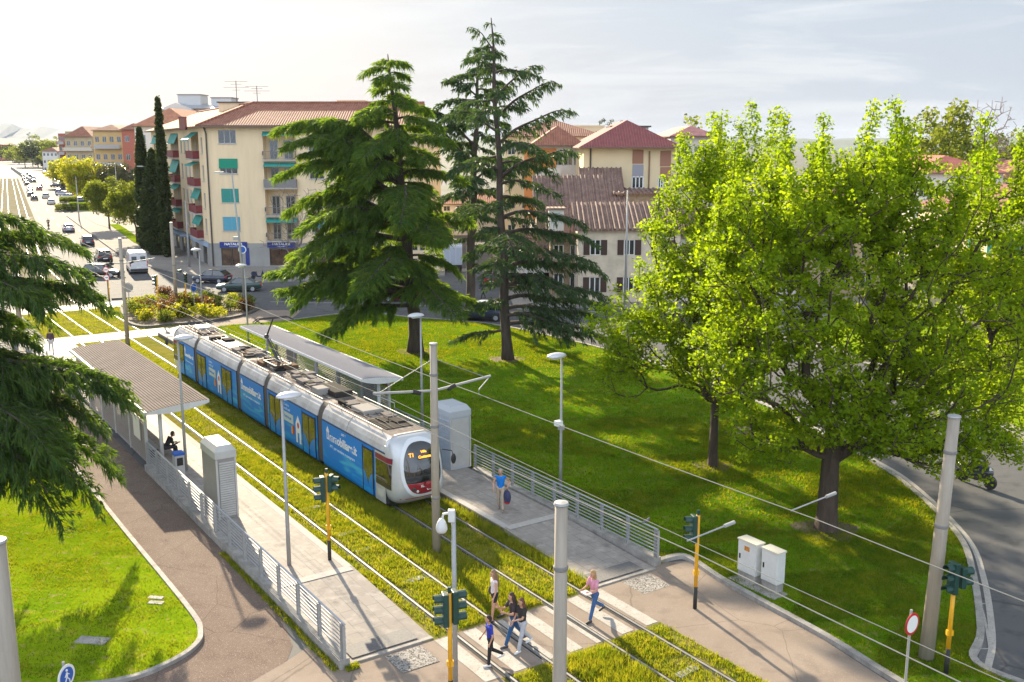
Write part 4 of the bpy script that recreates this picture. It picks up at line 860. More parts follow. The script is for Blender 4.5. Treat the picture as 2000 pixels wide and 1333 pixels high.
# roof
def lroof(root):                          # two tiled wings meeting in a hip over the corner
    X = Vector((1, 0)); nIn = Vector((.894, .449)); w_ = 7.0; ov = .9
    P0 = lambda dd: C0+(X+FD)*(dd/.894)      # point dd metres inside both street fronts
    O = P0(-ov); Rr = P0(w_); I = P0(2*w_+ov); E1 = Vector((xr+.6, Y0-ov)); E1r = Vector((xr+.6, Y0+w_)); E1i = Vector((xr+.6, Y0+2*w_+ov))
    t = LL/1.0; F0 = O+FD*(LL+1.2); Fr = Rr+FD*(LL-w_/.894); Fi = I+FD*(LL-2*w_/.894-.6); z0 = EV+.05; z1 = EV+3.0
    vs = [(*O, z0), (*E1, z0), (*E1r, z1), (*Rr, z1), (*E1i, z0), (*I, z0), (*F0, z0), (*Fr, z1), (*Fi, z0)]
    b = MB().add(vs, [(0, 1, 2, 3), (2, 4, 5, 3), (0, 3, 7, 6), (3, 5, 8, 7), (1, 4, 2), (8, 6, 7)], [0, 0, 2, 2, 1, 1])
    v2 = [(v[0], v[1], v[2]-.16) for v in vs]; b.add(v2, [(3, 2, 1, 0), (3, 5, 4, 2), (6, 7, 3, 0), (7, 8, 5, 3)], 1)
    for i, j in ((0, 1), (0, 6), (6, 8), (1, 4)): b.add([vs[i], vs[j], v2[j], v2[i]], [(0, 1, 2, 3)], 1)
    o = b.build('roof', [terra, cmat('eave', (.16, .1, .07)), terra2], root)
    MB().tube([(*O, z0+.05), (*Rr, z1+.06)], .14, 6).tube([(*Rr, z1+.06), (*E1r, z1+.06)], .14, 6).tube([(*Rr, z1+.06), (*Fr, z1+.06)], .14, 6).build('ridge_tiles', terra, o)
lroof(bt)
q = MB(); q.tube([(B0.x+.1, B0.y-.14, EV), (B0.x+.35, B0.y-.12, EV-.8), (B0.x+.35, B0.y-.12, .2)], .09, 6); q.build('drain_pipe', M['dark_metal'], bt)
g2 = MB(); o0 = Vector((B0.x-.55, B0.y-.75, EV+.06)); g2.tube([o0, (B1.x+1, B1.y-.95, EV+.06)], .09, 6); g2.build('gutter', M['dark_metal'], bt)
for (px, py, w_, h_) in ((392, 176, 1.2, .7), (552, 208, .6, .8), (596, 207, .6, .8), (675, 207, 1.6, 1.2), (355, 236, .7, .8), (472, 232, .8, .35)):
    pass
def chimney(px, pyb, Yd, w_, h_, m, par=bt, nm='chimney'):
    x, y, z = atY(px, pyb, Yd); b = MB().box(-w_/2, w_/2, -w_/2, w_/2, -1.0, h_, c=(x, y, z)).box(-w_/2-.06, w_/2+.06, -w_/2-.06, w_/2+.06, h_, h_+.08, c=(x, y, z)); return b.build(nm, m, par)
chimney(552, 213, Y0+14, .6, .45, terra); chimney(598, 213, Y0+14, .6, .5, terra); chimney(672, 213, Y0+14, 2.2, .75, beige_w); chimney(690, 213, Y0+14, 3.6, .95, cream); chimney(357, 238, Y0+5, .75, .5, cmat('brick_dark', (.2, .09, .07))); chimney(474, 234, Y0+3, .8, .3, cmat('brick_dark', (.2, .09, .07)))
x, y, z = atY(481, 213, Y0+16); rb = MB().box(-3.1, 3.1, -2, 2, -1, .7, c=(x, y, z)).box(-3.3, 3.3, -2.2, 2.2, .7, .85, c=(x, y, z), mi=1); rb.build('roof_room', [beige, M['dark_metal']], bt)
def antenna(px, pyb, pyt, Yd, par, label=None):
    x, y, z = atY(px, pyb, Yd); z2 = atY(px, pyt, Yd)[2]; b = MB().tube([(x, y, z-.8), (x, y, z2)], .045, 5)
    for k, (f_, w_) in enumerate(((.97, 1.5), (.85, .7), (.72, 1.7), (.6, .5))):
        zz = z+(z2-z)*f_; b.tube([(x-w_, y, zz), (x+w_, y, zz)], .025, 4)
        for j in range(5): b.tube([(x-w_+j*w_*.5, y-.35, zz), (x-w_+j*w_*.5, y+.35, zz)], .015, 3)
    return b.build('antenna', M['dark_metal'], par)
antenna(463, 204, 158, Y0+16, bt); antenna(503, 204, 168, Y0+16, bt)
# --- generic box houses for everything beyond
def house(name, label, px0, px1, pyt, Y, depth, wallm, roofm=None, rh=1.8, rows=3, cols=5, zb=0, win=True, shut=None, ridge=None, ang=0, balc=None, winm=None, over=.5, group=None, zt=None, wsz=(1.1, 1.5)):
    x0, _, z = atY(px0, pyt, Y); x1 = atY(px1, pyt, Y)[0]; z = zt or z; w_ = x1-x0; root = empty(name, ((x0+x1)/2, Y, zb), ang, label, 'building', group); h_ = z-zb
    b = MB(); q0, q1, q2, q3 = (-w_/2, 0), (w_/2, 0), (w_/2, depth), (-w_/2, depth); ops = []; fh = h_/rows
    if win:
        for r_ in range(rows):
            for c_ in range(cols): u = w_*(c_+.5)/cols; ops.append((u-wsz[0]/2, u+wsz[0]/2, r_*fh+fh*.35, r_*fh+fh*.35+min(wsz[1], fh*.52)))
    ptf, *_ = facade(b, q0, q1, 0, h_, ops)
    sops = []; nc = max(2, int(depth/3.6))
    if win:
        for r_ in range(rows):
            for c_ in range(nc): u = depth*(c_+.5)/nc; sops.append((u-.55, u+.55, r_*fh+fh*.35, r_*fh+fh*.35+min(wsz[1], fh*.52)))
    ptL, *_ = facade(b, q3, q0, 0, h_, sops); facade(b, q1, q2, 0, h_, []); facade(b, q2, q3, 0, h_, [])
    if roofm is None: b.add([(*q0, h_-.4), (*q1, h_-.4), (*q2, h_-.4), (*q3, h_-.4)], [(0, 1, 2, 3)], 0)
    b.build('wall', wallm, root)
    for p_, oo in ((ptf, ops), (ptL, sops)):
        for o_ in oo:
            f = MB(); wbox(f, p_, *o_[:4], .07, .12); wbox(f, p_, (o_[0]+o_[1])/2-.03, (o_[0]+o_[1])/2+.03, o_[2], o_[3], .05, .069); fo = f.build('window', fr, root)
            g_ = MB(); wbox(g_, p_, o_[0]+.08, (o_[0]+o_[1])/2-.05, o_[2]+.08, o_[3]-.08, .058, .069); wbox(g_, p_, (o_[0]+o_[1])/2+.05, o_[1]-.08, o_[2]+.08, o_[3]-.08, .058, .069); g_.build('pane', winm or M['glass'], fo)
            if shut:
                ww = (o_[1]-o_[0])/2
                for ua, ub in ((o_[0]-ww, o_[0]-.02), (o_[1]+.02, o_[1]+ww)): g_ = MB(); wbox(g_, p_, ua, ub, o_[2], o_[3], -.05, -.005); g_.build('shutter', shut, fo)
    if balc:
        for r_ in range(1, rows):
            f = MB(); wbox(f, ptf, w_*balc[1], w_*balc[2], r_*fh-.1, r_*fh+1.0, -1.2, -1.1); wbox(f, ptf, w_*balc[1], w_*balc[2], r_*fh-.1, r_*fh+.05, -1.1, 0); f.build('balcony', balc[0], root)
            if len(balc) > 3: 
                f = MB(); wbox(f, ptL, .5, depth-.5, r_*fh-.1, r_*fh+1.0, -1.2, -1.1); wbox(f, ptL, .5, depth-.5, r_*fh-.1, r_*fh+.05, -1.1, 0); f.build('balcony', balc[0], root)
    if roofm is not None: hip_roof(root, [q0, q1, q2, q3], h_, rh, over, roofm, ridge=ridge)
    else:
        f = MB()
        for a, c in ((q0, q1), (q1, q2), (q2, q3), (q3, q0)):
            f.tube([(*a, h_+.05), (*c, h_+.05)], .16, 4)
        f.build('parapet', wallm, root)
    return root
white_w = mat('white_wall', (.62, .58, .52), .88, var=.08, vscale=.4); brick = mat('brick_red', (.38, .12, .08), .9, var=.15, vscale=2.5); tan_w = mat('tan_wall', (.42, .33, .2), .9, var=.1, vscale=.5)
house('house', 'white house with an orange tiled roof behind the cypresses', 262, 380, 248, 178, 26, white_w, terra2, 3.2, 4, 4, ridge=4)
# metal roofed block behind
r_ = house('apartment_building', 'grey gabled block with a shiny metal roof and two roof boxes, behind the corner block', 305, 450, 214, 200, 26, white_w, cmat('metal_roof', (.4, .42, .46), .3, metal=.6), 1.2, 5, 5)
b = MB(); x0 = atY(309, 214, 199.6)[0]-r_.location.x; x1 = atY(380, 214, 199.6)[0]-r_.location.x; zt = atY(309, 212, 199.6)[2]; zp = atY(337, 201, 199.6)[2]
b.add([(x0, -.6, zt-.3), ((x0+x1)/2, -.6, zp), (x1, -.6, zt-.3), (x0, 24, zt-.3), ((x0+x1)/2, 24, zp), (x1, 24, zt-.3)], [(0, 2, 1), (0, 1, 4, 3), (1, 2, 5, 4)], [1, 0, 0])
b.build('gable', [cmat('metal_roof', (.4, .42, .46)), white_w], r_)
for (pa, pb, pt_) in ((353, 397, 187), (418, 457, 193)):
    xa, _, za = atY(pa, pt_, 206); xb = atY(pb, pt_, 206)[0]; cx = (xa+xb)/2-r_.location.x; MB().box(-(xb-xa)/2, (xb-xa)/2, -2, 3, -3.6, 0, c=(cx, 6, za)).box(-(xb-xa)/2-.15, (xb-xa)/2+.15, -2.15, 3.15, 0, .2, c=(cx, 6, za), mi=1).build('roof_box', [cmat('roof_box', (.5, .5, .49)), M['cab_dark']], r_)
# row of flats along the street
def block(label, px0, px1, pyt, Y, depth, m, rm, rows, cols, balc, rh=1.6, group='flats along the far street'):
    return house('apartment_building', label, px0, px1, pyt, Y, depth, m, rm, rh, rows, cols, balc=balc, group=group)
block('brick red end wall of flats rising behind the dark cypress', 237, 276, 254, 262, 14, brick, terra, 4, 2, None)
block('ochre flats with grey balconies left of the brick red end wall', 181, 238, 256, 272, 20, ochre, terra, 4, 4, (cmat('grey_balc', (.38, .37, .36)), .05, .95, 1))
block('cream flats with long horizontal balcony bands', 126, 180, 268, 330, 22, tan_w, terra, 4, 4, (cmat('band_balc', (.5, .45, .38)), .0, 1., 1), rh=3.4)
block('narrow brick flats at the far left end of the row', 113, 128, 262, 380, 20, brick, None, 5, 2, (cmat('grey_balc', (.38, .37, .36)), .05, .8, 1))
block('pale flat-roofed block peeking above the cream flats', 127, 168, 258, 372, 12, tan_w, None, 5, 3, None)
block('small grey rooftop block above the ochre flats', 218, 250, 246, 300, 12, white_w, None, 5, 2, None)
for i, (a, b_, c_, Y_, m_, lb) in enumerate(((2, 14, 283, 1150, white_w, 'pale distant house at the left edge under the hill'), (24, 50, 288, 900, tan_w, 'distant tan house far along the street'), (-30, 4, 283, 1000, brick, 'distant brick house at the left edge'), (82, 112, 296, 560, white_w, 'distant white house beside the traffic queue'))):
    house('house', lb, a, b_, c_, Y_, 20, m_, terra, 2, 3, 4, group='distant houses')
# --- right of the cedars
r_ = house('house', 'yellow house with a dark red hipped roof and brown roller blinds', 1140, 1322, 290, 112, 22, cream, dred, 3.0, 4, 5, win=False, ridge=5, over=1.0)
fh = r_.location
def local(px, py, Y=112): x, y, z = atY(px, py, Y); return x-fh.x, z
wb = MB(); rb = cmat('brown_blind', (.33, .16, .1)); gb = cmat('grey_blind', (.3, .29, .32))
for (a, c, parts) in ((1235, 1257, ((291, 320, rb), (320, 344, gb))), (1289, 1311, ((293, 325, rb), (325, 350, rb)))):
    for (y0_, y1_, m_) in parts:
        xa, za = local(a, y1_); xb, zb_ = local(c, y0_); MB().box(xa, xb, -.06, .03, za, zb_-.1).build('window_blind', m_, r_)
for (a, c, y0_, y1_) in ((1234, 1256, 345, 367), (1285, 1300, 347, 366), (1150, 1168, 380, 402), (1190, 1206, 380, 402)):
    xa, za = local(a, y1_); xb, zb_ = local(c, y0_); f = MB(); 
    for k in range(4): u = xa+(xb-xa)*k/3; f.box(u-.06, u+.06, -.08, -.02, za, zb_)
    f.box(xa, xb, -.08, -.02, zb_-.1, zb_+.02); f.box(xa-.05, xb+.05, -.12, -.0, za-.1, za); wo = f.build('window', M['white'], r_); MB().box(xa, xb, -.03, .02, za, zb_).build('pane', M['glass'], wo)
xa, za = local(1266, 400); xb, zb_ = local(1266, 290); MB().tube([(xa, -.1, za), (xa, -.1, zb_-.3)], .08, 6).build('drain_pipe', cmat('brown_pipe', (.25, .14, .08)), r_)
xa, za = local(1152, 400); xb, zb_ = local(1152, 290); MB().tube([(xa, -.1, za), (xa, -.1, zb_)], .09, 6).build('drain_pipe', M['dark_metal'], r_)
xa, za = local(1212, 262); xb, zb_ = local(1288, 246); MB().box(xa, xb, 9, 14, za-1.5, zb_).box(xa-.3, xb+.3, 8.7, 14.3, zb_, zb_+.18, mi=1).build('roof_room', [white_w, M['dark_metal']], r_)
r2 = house('house', 'orange house with balconies left of the yellow one', 1040, 1140, 286, 126, 18, white_w, terra, 2.4, 4, 5, balc=(white_w, .05, .55), over=.8)
MB().box(-4.2, -.2, -.1, .0, 5.5, 14.2).build('orange_panel', cmat('orange_wall', (.6, .22, .06)), r2)
house('house', 'long low house with a red roof behind the orange one', 985, 1180, 268, 150, 18, cream, terra, 2.6, 4, 7)
house('house', 'flat roofed pale attic block on the skyline left of the yellow house', 1095, 1180, 247, 168, 14, cream, None, 1, 5, 4)
house('house', 'pink-roofed house just right of the yellow one behind the leaves', 1310, 1400, 268, 118, 16, white_w, cmat('pink_roof', (.45, .2, .17), .8, var=.2, vscale=1.5), 1.2, 4, 4)
# old farmhouse cluster
stone = mat('stone_wall', (.30, .22, .14), .95, var=.3, vscale=3.5, bump=.8, bscale=9)
def gable_roof(root, x0, x1, y0, y1, z0, z1, m, over=.4, bumps=True):     # slope rising from y0 (front) to y1 with rows of round tiles
    b = MB(); n = int((x1-x0)/.42); L_ = math.hypot(y1-y0, z1-z0)
    b.add([(x0-over, y0-over, z0-.15), (x1+over, y0-over, z0-.15), (x1+over, y1, z1), (x0-over, y1, z1), (x0-over, y0-over, z0-.3), (x1+over, y0-over, z0-.3), (x1+over, y1, z1-.15), (x0-over, y1, z1-.15)],
          [(0, 1, 2, 3), (7, 6, 5, 4), (0, 4, 5, 1), (1, 5, 6, 2), (2, 6, 7, 3), (3, 7, 4, 0)])
    for k in range(n+1):
        x = x0-over+.1+(x1-x0+2*over-.2)*k/n; b.tube([(x, y0-over-.04, z0-.12), (x, y1, z1+.03)], .1, 6, cap=True)
    return b.build('roof', m, root)
def old(label, px0, px1, py_eave, Y, depth, pytop, wm, rows, cols, shut=None, zb=0, win=True, wsz=(1.0, 1.4)):
    x0, _, z = atY(px0, py_eave, Y); x1 = atY(px1, py_eave, Y)[0]; z2 = atY(px0, pytop, Y+depth)[2]
    root = empty('house', ((x0+x1)/2, Y, zb), 0, label, 'building', 'old low houses across the ring road'); w_ = x1-x0; h_ = z-zb; h2 = z2-zb; ops = []; fh_ = h_/rows; b = MB()
    if win:
        for r_ in range(rows):
            for c_ in range(cols): u = w_*(c_+.5)/cols; ops.append((u-wsz[0]/2, u+wsz[0]/2, r_*fh_+fh_*.3, r_*fh_+fh_*.3+wsz[1]))
    p_, *_ = facade(b, (-w_/2, 0), (w_/2, 0), 0, h_, ops)
    b.add([(-w_/2, 0, 0), (-w_/2, 0, h_), (-w_/2, depth, h2), (-w_/2, depth, 0)], [(0, 1, 2, 3)]); b.add([(w_/2, 0, 0), (w_/2, 0, h_), (w_/2, depth, h2), (w_/2, depth, 0)], [(3, 2, 1, 0)])
    b.add([(w_/2, depth, 0), (-w_/2, depth, 0), (-w_/2, depth, h2), (w_/2, depth, h2)], [(0, 1, 2, 3)])
    b.build('wall', wm, root); gable_roof(root, -w_/2, w_/2, 0, depth, h_+.1, h2+.1, rust)
    for o_ in ops:
        f = MB(); wbox(f, p_, *o_[:4], .07, .12); wbox(f, p_, (o_[0]+o_[1])/2-.04, (o_[0]+o_[1])/2+.04, o_[2], o_[3], .04, .069)
        for a, c in ((o_[0], o_[0]+.07), (o_[1]-.07, o_[1])): wbox(f, p_, a, c, o_[2], o_[3], .04, .069)
        fo = f.build('window', M['white'], root); g_ = MB(); wbox(g_, p_, o_[0]+.09, (o_[0]+o_[1])/2-.05, o_[2]+.05, o_[3]-.05, .055, .0695); wbox(g_, p_, (o_[0]+o_[1])/2+.05, o_[1]-.09, o_[2]+.05, o_[3]-.05, .055, .0695); g_.build('pane', M['glass'], fo)
        if shut:
            for ua, ub in ((o_[0]-.6, o_[0]-.03), (o_[1]+.03, o_[1]+.6)): g_ = MB(); wbox(g_, p_, ua, ub, o_[2], o_[3], -.06, -.005); g_.build('shutter', shut, fo)
    return root
bs = cmat('brown_shutter', (.06, .03, .022))
h1 = old('pale plastered house with brown shutters and a tiled roof, facing the ring road', 1130, 1330, 447, 92.5, 5.2, 398, mat('old_plaster', (.62, .52, .4), .9, var=.2, vscale=.7), 2, 3, bs)
x0_, z0_ = -5.6, 8.2; f = MB().box(-7.4, -6.0, 2.2, 4.2, 6.6, 8.6).box(-7.6, -5.8, 2.0, 4.4, 8.6, 8.75, mi=1); dm = f.build('dormer', [white_w, rust], h1); MB().box(-7.1, -6.35, 2.1, 2.2, 7.5, 8.3).build('pane', cmat('pale_pane', (.3, .36, .36), .2), dm)
old('stone walled house with a lower tiled roof behind the plastered one', 1075, 1140, 468, 97, 6, 400, stone, 2, 2, None)
old('tiled roof house standing above the plastered one, at its left', 1048, 1215, 402, 102.5, 5.5, 345, stone, 2, 3, None, win=False)
h3 = old('higher barn with a ragged tiled edge next to the yellow house', 1140, 1212, 372, 108.2, 3.0, 330, stone, 2, 2, None, win=False)
MB().box(2.2, 2.7, -.5, 3.2, 6, 9.8).box(2.1, 2.8, -.6, 3.3, 9.8, 10, mi=1).build('parapet_wall', [stone, rust], h3)
h4 = old('stone house end wall with blocked up windows right of the barn', 1205, 1290, 376, 104, 4, 370, stone, 2, 2, None, win=False)
MB().box(-.9, .4, -.06, -.003, 4.2, 6.2).build('blocked_window', cmat('brick_patch', (.36, .2, .13)), h4)
gwm = old('ground floor terrace row with white walls, running right behind the maples', 1330, 1560, 460, 93, 8, 405, mat('old_white', (.55, .5, .44), .9, var=.2, vscale=.5), 2, 4, bs)
old('pale house seen low between the cedar trunks', 1004, 1130, 500, 100, 6, 455, white_w, 2, 4, bs)
# left of the side street
house('house', 'low shop building left of the side street, behind the bushy cedar', 742, 868, 470, 116, 18, cream, terra, 2.0, 2, 5, wsz=(1.3, 1.6))
house('house', 'pale house closing the side street behind the cedars', 860, 1010, 400, 165, 12, white_w, terra, 2.2, 3, 6)
# right edge
house('house', 'beige house with a red roof at the right edge behind the maple', 1935, 2140, 425, 78, 14, cream, dred, 2.2, 2, 4, shut=teal_s)
house('house', 'red roofed house seen through a gap in the maple crown', 1790, 1960, 340, 110, 14, white_w, cmat('pink_roof2', (.42, .12, .09), .8, var=.2, vscale=1.5), 1.8, 3, 5)
house('house', 'pale flat roofed house above the red roofs at the right', 1760, 1900, 330, 135, 14, white_w, None, 1, 3, 5)
house('house', 'orange walled house high at the right edge', 1955, 2100, 350, 120, 14, ochre, terra, 2, 4, 4)
house('house', 'brownish house low behind the maple crown on the right', 1560, 1760, 410, 96, 14, tan_w, terra, 2, 3, 5)
# ================================================================== TRAM
def TR(name, s, q, z, label, cat, group=None, rz=0.):
    return empty(name, T(s, q, z), TANG+rz, label, cat, group)
def livery_mat():
    m, t, b = new_mat('livery'); N = t.nodes.new; K = t.links.new; b.inputs['Roughness'].default_value = .4; b.inputs['Specular IOR Level'].default_value = .3
    co = N('ShaderNodeTexCoord').outputs['Object']; mp = N('ShaderNodeMapping'); mp.inputs['Scale'].default_value = (.55, 1, 2.6); K(co, mp.inputs[0])
    n = N('ShaderNodeTexNoise'); n.inputs['Scale'].default_value = .9; n.inputs['Detail'].default_value = 4; n.inputs['Distortion'].default_value = 1.2; K(mp.outputs[0], n.inputs['Vector'])
    sp = N('ShaderNodeSeparateXYZ'); K(co, sp.inputs[0])
    zr = N('ShaderNodeValToRGB'); e = zr.color_ramp.elements; e[0].position = .05; e[0].color = (0, 0, 0, 1); e[1].position = .75; e[1].color = (0, 0, 0, 1)
    e2 = zr.color_ramp.elements.new(.36); e2.color = (1, 1, 1, 1)
    md = N('ShaderNodeMath'); md.operation = 'MULTIPLY'; md.inputs[1].default_value = .4; K(sp.outputs['Z'], md.inputs[0]); K(md.outputs[0], zr.inputs['Fac'])
    r = N('ShaderNodeMapRange'); r.inputs['From Min'].default_value = .48; r.inputs['From Max'].default_value = .66; K(n.outputs['Fac'], r.inputs['Value'])
    mu = N('ShaderNodeMath'); mu.operation = 'MULTIPLY'; K(r.outputs[0], mu.inputs[0]); K(zr.outputs[0], mu.inputs[1])
    x = N('ShaderNodeMixRGB'); x.inputs['Color1'].default_value = (.004, .2, .58, 1); x.inputs['Color2'].default_value = (.06, .45, .62, 1); K(mu.outputs[0], x.inputs['Fac']); K(x.outputs[0], b.inputs['Base Color'])
    return m
liv = livery_mat(); silver = mat('silver', (.56, .57, .58), .3, metal=.35, var=.06, vscale=1.5, coat=.3)
roofw = speckled('roof_white', (.5, .48, .46), [((.36, .33, .3), .42, .7), ((.56, .55, .53), .5, .75), ((.2, .17, .15), .62, .8)], [.8, 2.2, 5], rough=.45, bump=.1, spec=.3)
rooft = speckled('roof_top', (.25, .215, .19), [((.17, .14, .12), .42, .68), ((.34, .31, .28), .5, .75), ((.07, .06, .05), .58, .78)], [.7, 2.4, 5], rough=.9, bump=.1, spec=0)
doorg = mat('door_glass', (.10, .10, .015), .12, spec=1.0, metal=.15, var=.55, vscale=2.6); maroon2 = mat('maroon_band', (.2, .01, .03), .3); scr = mat('windscreen', (.012, .014, .016), .04, spec=1.0, coat=.5)
tram = TR('tram', 33.4, 18.36, 0, 'long articulated tram in blue advertising livery with silver nose, standing at the stop', 'tram')
prof = [(1.14, .26), (1.2, .42), (1.2, 2.34), (1.185, 2.44), (1.13, 2.66), (1.03, 2.86), (.9, 3.0), (.84, 3.06)]
def side_mesh(x0, x1, sg, pr, mi=0, mb=None):
    b = mb or MB(); n = len(pr); vs = [(x, sg*y, z) for x in (x0, x1) for y, z in pr]; fs = [(i, i+1, n+i+1, n+i) if sg < 0 else (i, n+i, n+i+1, i+1) for i in range(n-1)]
    return b.add(vs, fs, mi)
def module(x0, x1, doors, cab=0, texts=None, short=False):
    mo = empty('tram_module'); mo.parent = tram; mo.location = (0, 0, 0)
    body = MB()
    for sg in (-1, 1): side_mesh(x0, x1, sg, prof[:4], 0, body)
    n = 4; ring = [(-y, z) for y, z in prof[:4]]+[(y, z) for y, z in prof[:4]][::-1]
    body.add([(x1, y, z) for y, z in ring], [tuple(range(8))], 1); body.add([(x0, y, z) for y, z in ring], [tuple(range(8))[::-1]], 1)
    body.add([(x0, -1.14, .26), (x1, -1.14, .26), (x1, 1.14, .26), (x0, 1.14, .26)], [(0, 1, 2, 3)], 1)
    body.build('body', [liv, M['rubber']], mo)
    rf = MB()
    for sg in (-1, 1): side_mesh(x0, x1, sg, prof[3:], 0, rf)
    rf.add([(x0, -.84, 3.06), (x0, .84, 3.06), (x1, .84, 3.06), (x1, -.84, 3.06)], [(0, 3, 2, 1)], 1)
    for x in (x0, x1): rf.add([(x, y, z) for y, z in [(-a, c) for a, c in prof[3:]]+[(a, c) for a, c in prof[3:]][::-1]], [tuple(range(10)) if x == x1 else tuple(range(10))[::-1]], 0)
    ro = rf.build('roof', [roofw, rooft], mo)
    for a in range(1, int((x1-x0)/2.6)): MB().tube([(x0+a*2.6, -y-.004, z+.004) for y, z in prof[3:]], .012, 4).build('roof_joint', M['cab_dark'], ro)
    g_ = MB()
    for sg in (-1, 1): g_.box(x0, x1, sg*1.2-.012, sg*1.2+.012, 2.37, 2.42)
    g_.build('rain_gutter', M['dark_metal'], mo)
    for a, c in doors:
        for sg in (-1, 1):
            y0, y1 = sorted((sg*1.200, sg*1.222)); d = MB().box(a, c, y0, y1, .34, 2.3); do = d.build('door', liv, mo)
            hw = (c-a)/2 if c-a > 1.3 else c-a; nn = 2 if c-a > 1.3 else 1
            for k in range(nn):
                u0, u1 = a+hw*k+.05, a+hw*(k+1)-.05; y0, y1 = sorted((sg*1.223, sg*1.236)); MB().box(u0, u1, y0, y1, .62 if k == 0 else .62, 2.2).build('door_glass', doorg, do)
            f = MB(); y0, y1 = sorted((sg*1.21, sg*1.245))
            for u in (a-.03, c): f.box(u, u+.03, y0, y1, .34, 2.3)
            if nn == 2: f.box((a+c)/2-.03, (a+c)/2+.03, y0, y1, .34, 2.2)
            f.box(a, c, y0, y1, 2.2, 2.26); f.build('door_seal', M['rubber'], do)
            w_ = MB()
            y_ = sg*1.2395; n_ = 8; hw_ = (c-a)*.46
            for s0 in (1, -1):
                e0 = a+.04 if s0 == 1 else c-.04
                pts = [(e0, .62)]+[(e0+s0*hw_*math.sin(t*math.pi/2/n_), .62+.62*math.cos(t*math.pi/2/n_)**1.4) for t in range(n_+1)]
                w_.add([(x, y_, z) for x, z in pts], [tuple(range(len(pts)))])
            w_.build('door_film', cmat('film_blue', (.01, .2, .55), .3), do)
    lo = MB().box(x0+.1, x1-.1, -1.0, 1.0, .1, .26); lo.build('underframe', M['black'], mo)
    for xx in ((x0+1.2, x0+3.0) if short else ((x1-2.8, x1-4.4) if cab == 1 else ((x0+2.8, x0+4.4) if cab == -1 else ()))):
        for sg in (-1, 1): MB().lathe([(.28, -.06), (.3, 0), (.28, .06)], 16, (xx, sg*.72, .33), 0, Matrix.Rotation(math.pi/2, 3, 'X')).build('wheel', M['dark_metal'], mo)
    return mo
mA = module(-7.4, -1.15, [(-3.15, -2.2)], 1); mB = module(-14.3, -7.95, [(-9.65, -8.15), (-13.95, -12.45)]); mC = module(-18.45, -14.85, [], 0, short=True)
mD = module(-26.2, -19.0, [(-21.45, -19.85), (-26.0, -24.45)]); mE = module(-30.95, -26.75, [(-29.9, -28.9)], -1)
for x0, x1 in ((-7.95, -7.4), (-14.85, -14.3), (-19.0, -18.45), (-26.75, -26.2)):
    b = MB(); n = 9
    for k in range(n):
        x = x0+(x1-x0)*(k+.5)/n; w_ = (x1-x0)/n*.42; rr = [(-y*.965, z) for y, z in prof]+[(y*.965, z) for y, z in prof][::-1]; rr = [(y, z if z > .3 else .3) for y, z in rr]
        sc = 1.0; m_ = len(rr)
        b.add([(x-w_, y, z) for y, z in rr]+[(x+w_, y, z) for y, z in rr]+[(x-w_*1.15, y*.97, z*.985+.01) for y, z in rr]+[(x+w_*1.25, y*.97, z*.985+.01) for y, z in rr],
              [(i, m_+i, m_+(i+1) % m_, (i+1) % m_) for i in range(m_)]+[(2*m_+i, i, (i+1) % m_, 2*m_+(i+1) % m_) for i in range(m_)]+[(m_+i, 3*m_+i, 3*m_+(i+1) % m_, m_+(i+1) % m_) for i in range(m_)])
    b.build('gangway_bellows', mat('bellows', (.10, .085, .075), .75), tram)
# noses
ZC, HZ = 1.68, 1.40
def nose_x(y, z, n=5.0, D=1.15):
    r = min(1, (abs(y/1.2)**n+abs((z-ZC)/HZ)**n)**(1/n)); lean = -.42*max(0, (z-1.0)/2.1)**1.7-.10*max(0, (1.0-z)/.8)**2
    return -D*(1-max(0, 1-r**2.5)**(1/2.1))*(.80)+lean*(1-.0*r)
def sup(cy, cz, a, b_, e, k, K_, t=1.0):
    th = 2*math.pi*k/K_; c, s_ = math.cos(th), math.sin(th)
    return cy+a*t*math.copysign(abs(c)**(2/e), c), cz+b_*t*math.copysign(abs(s_)**(2/e), s_)
def patch(cy, cz, a, b_, e, off, rings, K_=40, flip=1, x_off=0, clip=None):
    b = MB(); vs = []
    for t in rings:
        for k in range(K_):
            y, z = sup(cy, cz, a, b_, e, k, K_, t)
            if clip: z = min(max(z, clip[0]), clip[1])
            vs.append((flip*(nose_x(y, z)+off)+x_off, y*flip, z))
    fs = [(i*K_+k, i*K_+(k+1) % K_, (i+1)*K_+(k+1) % K_, (i+1)*K_+k) for i in range(len(rings)-1) for k in range(K_)]
    b.add(vs, [f[::-1] for f in fs]); return b
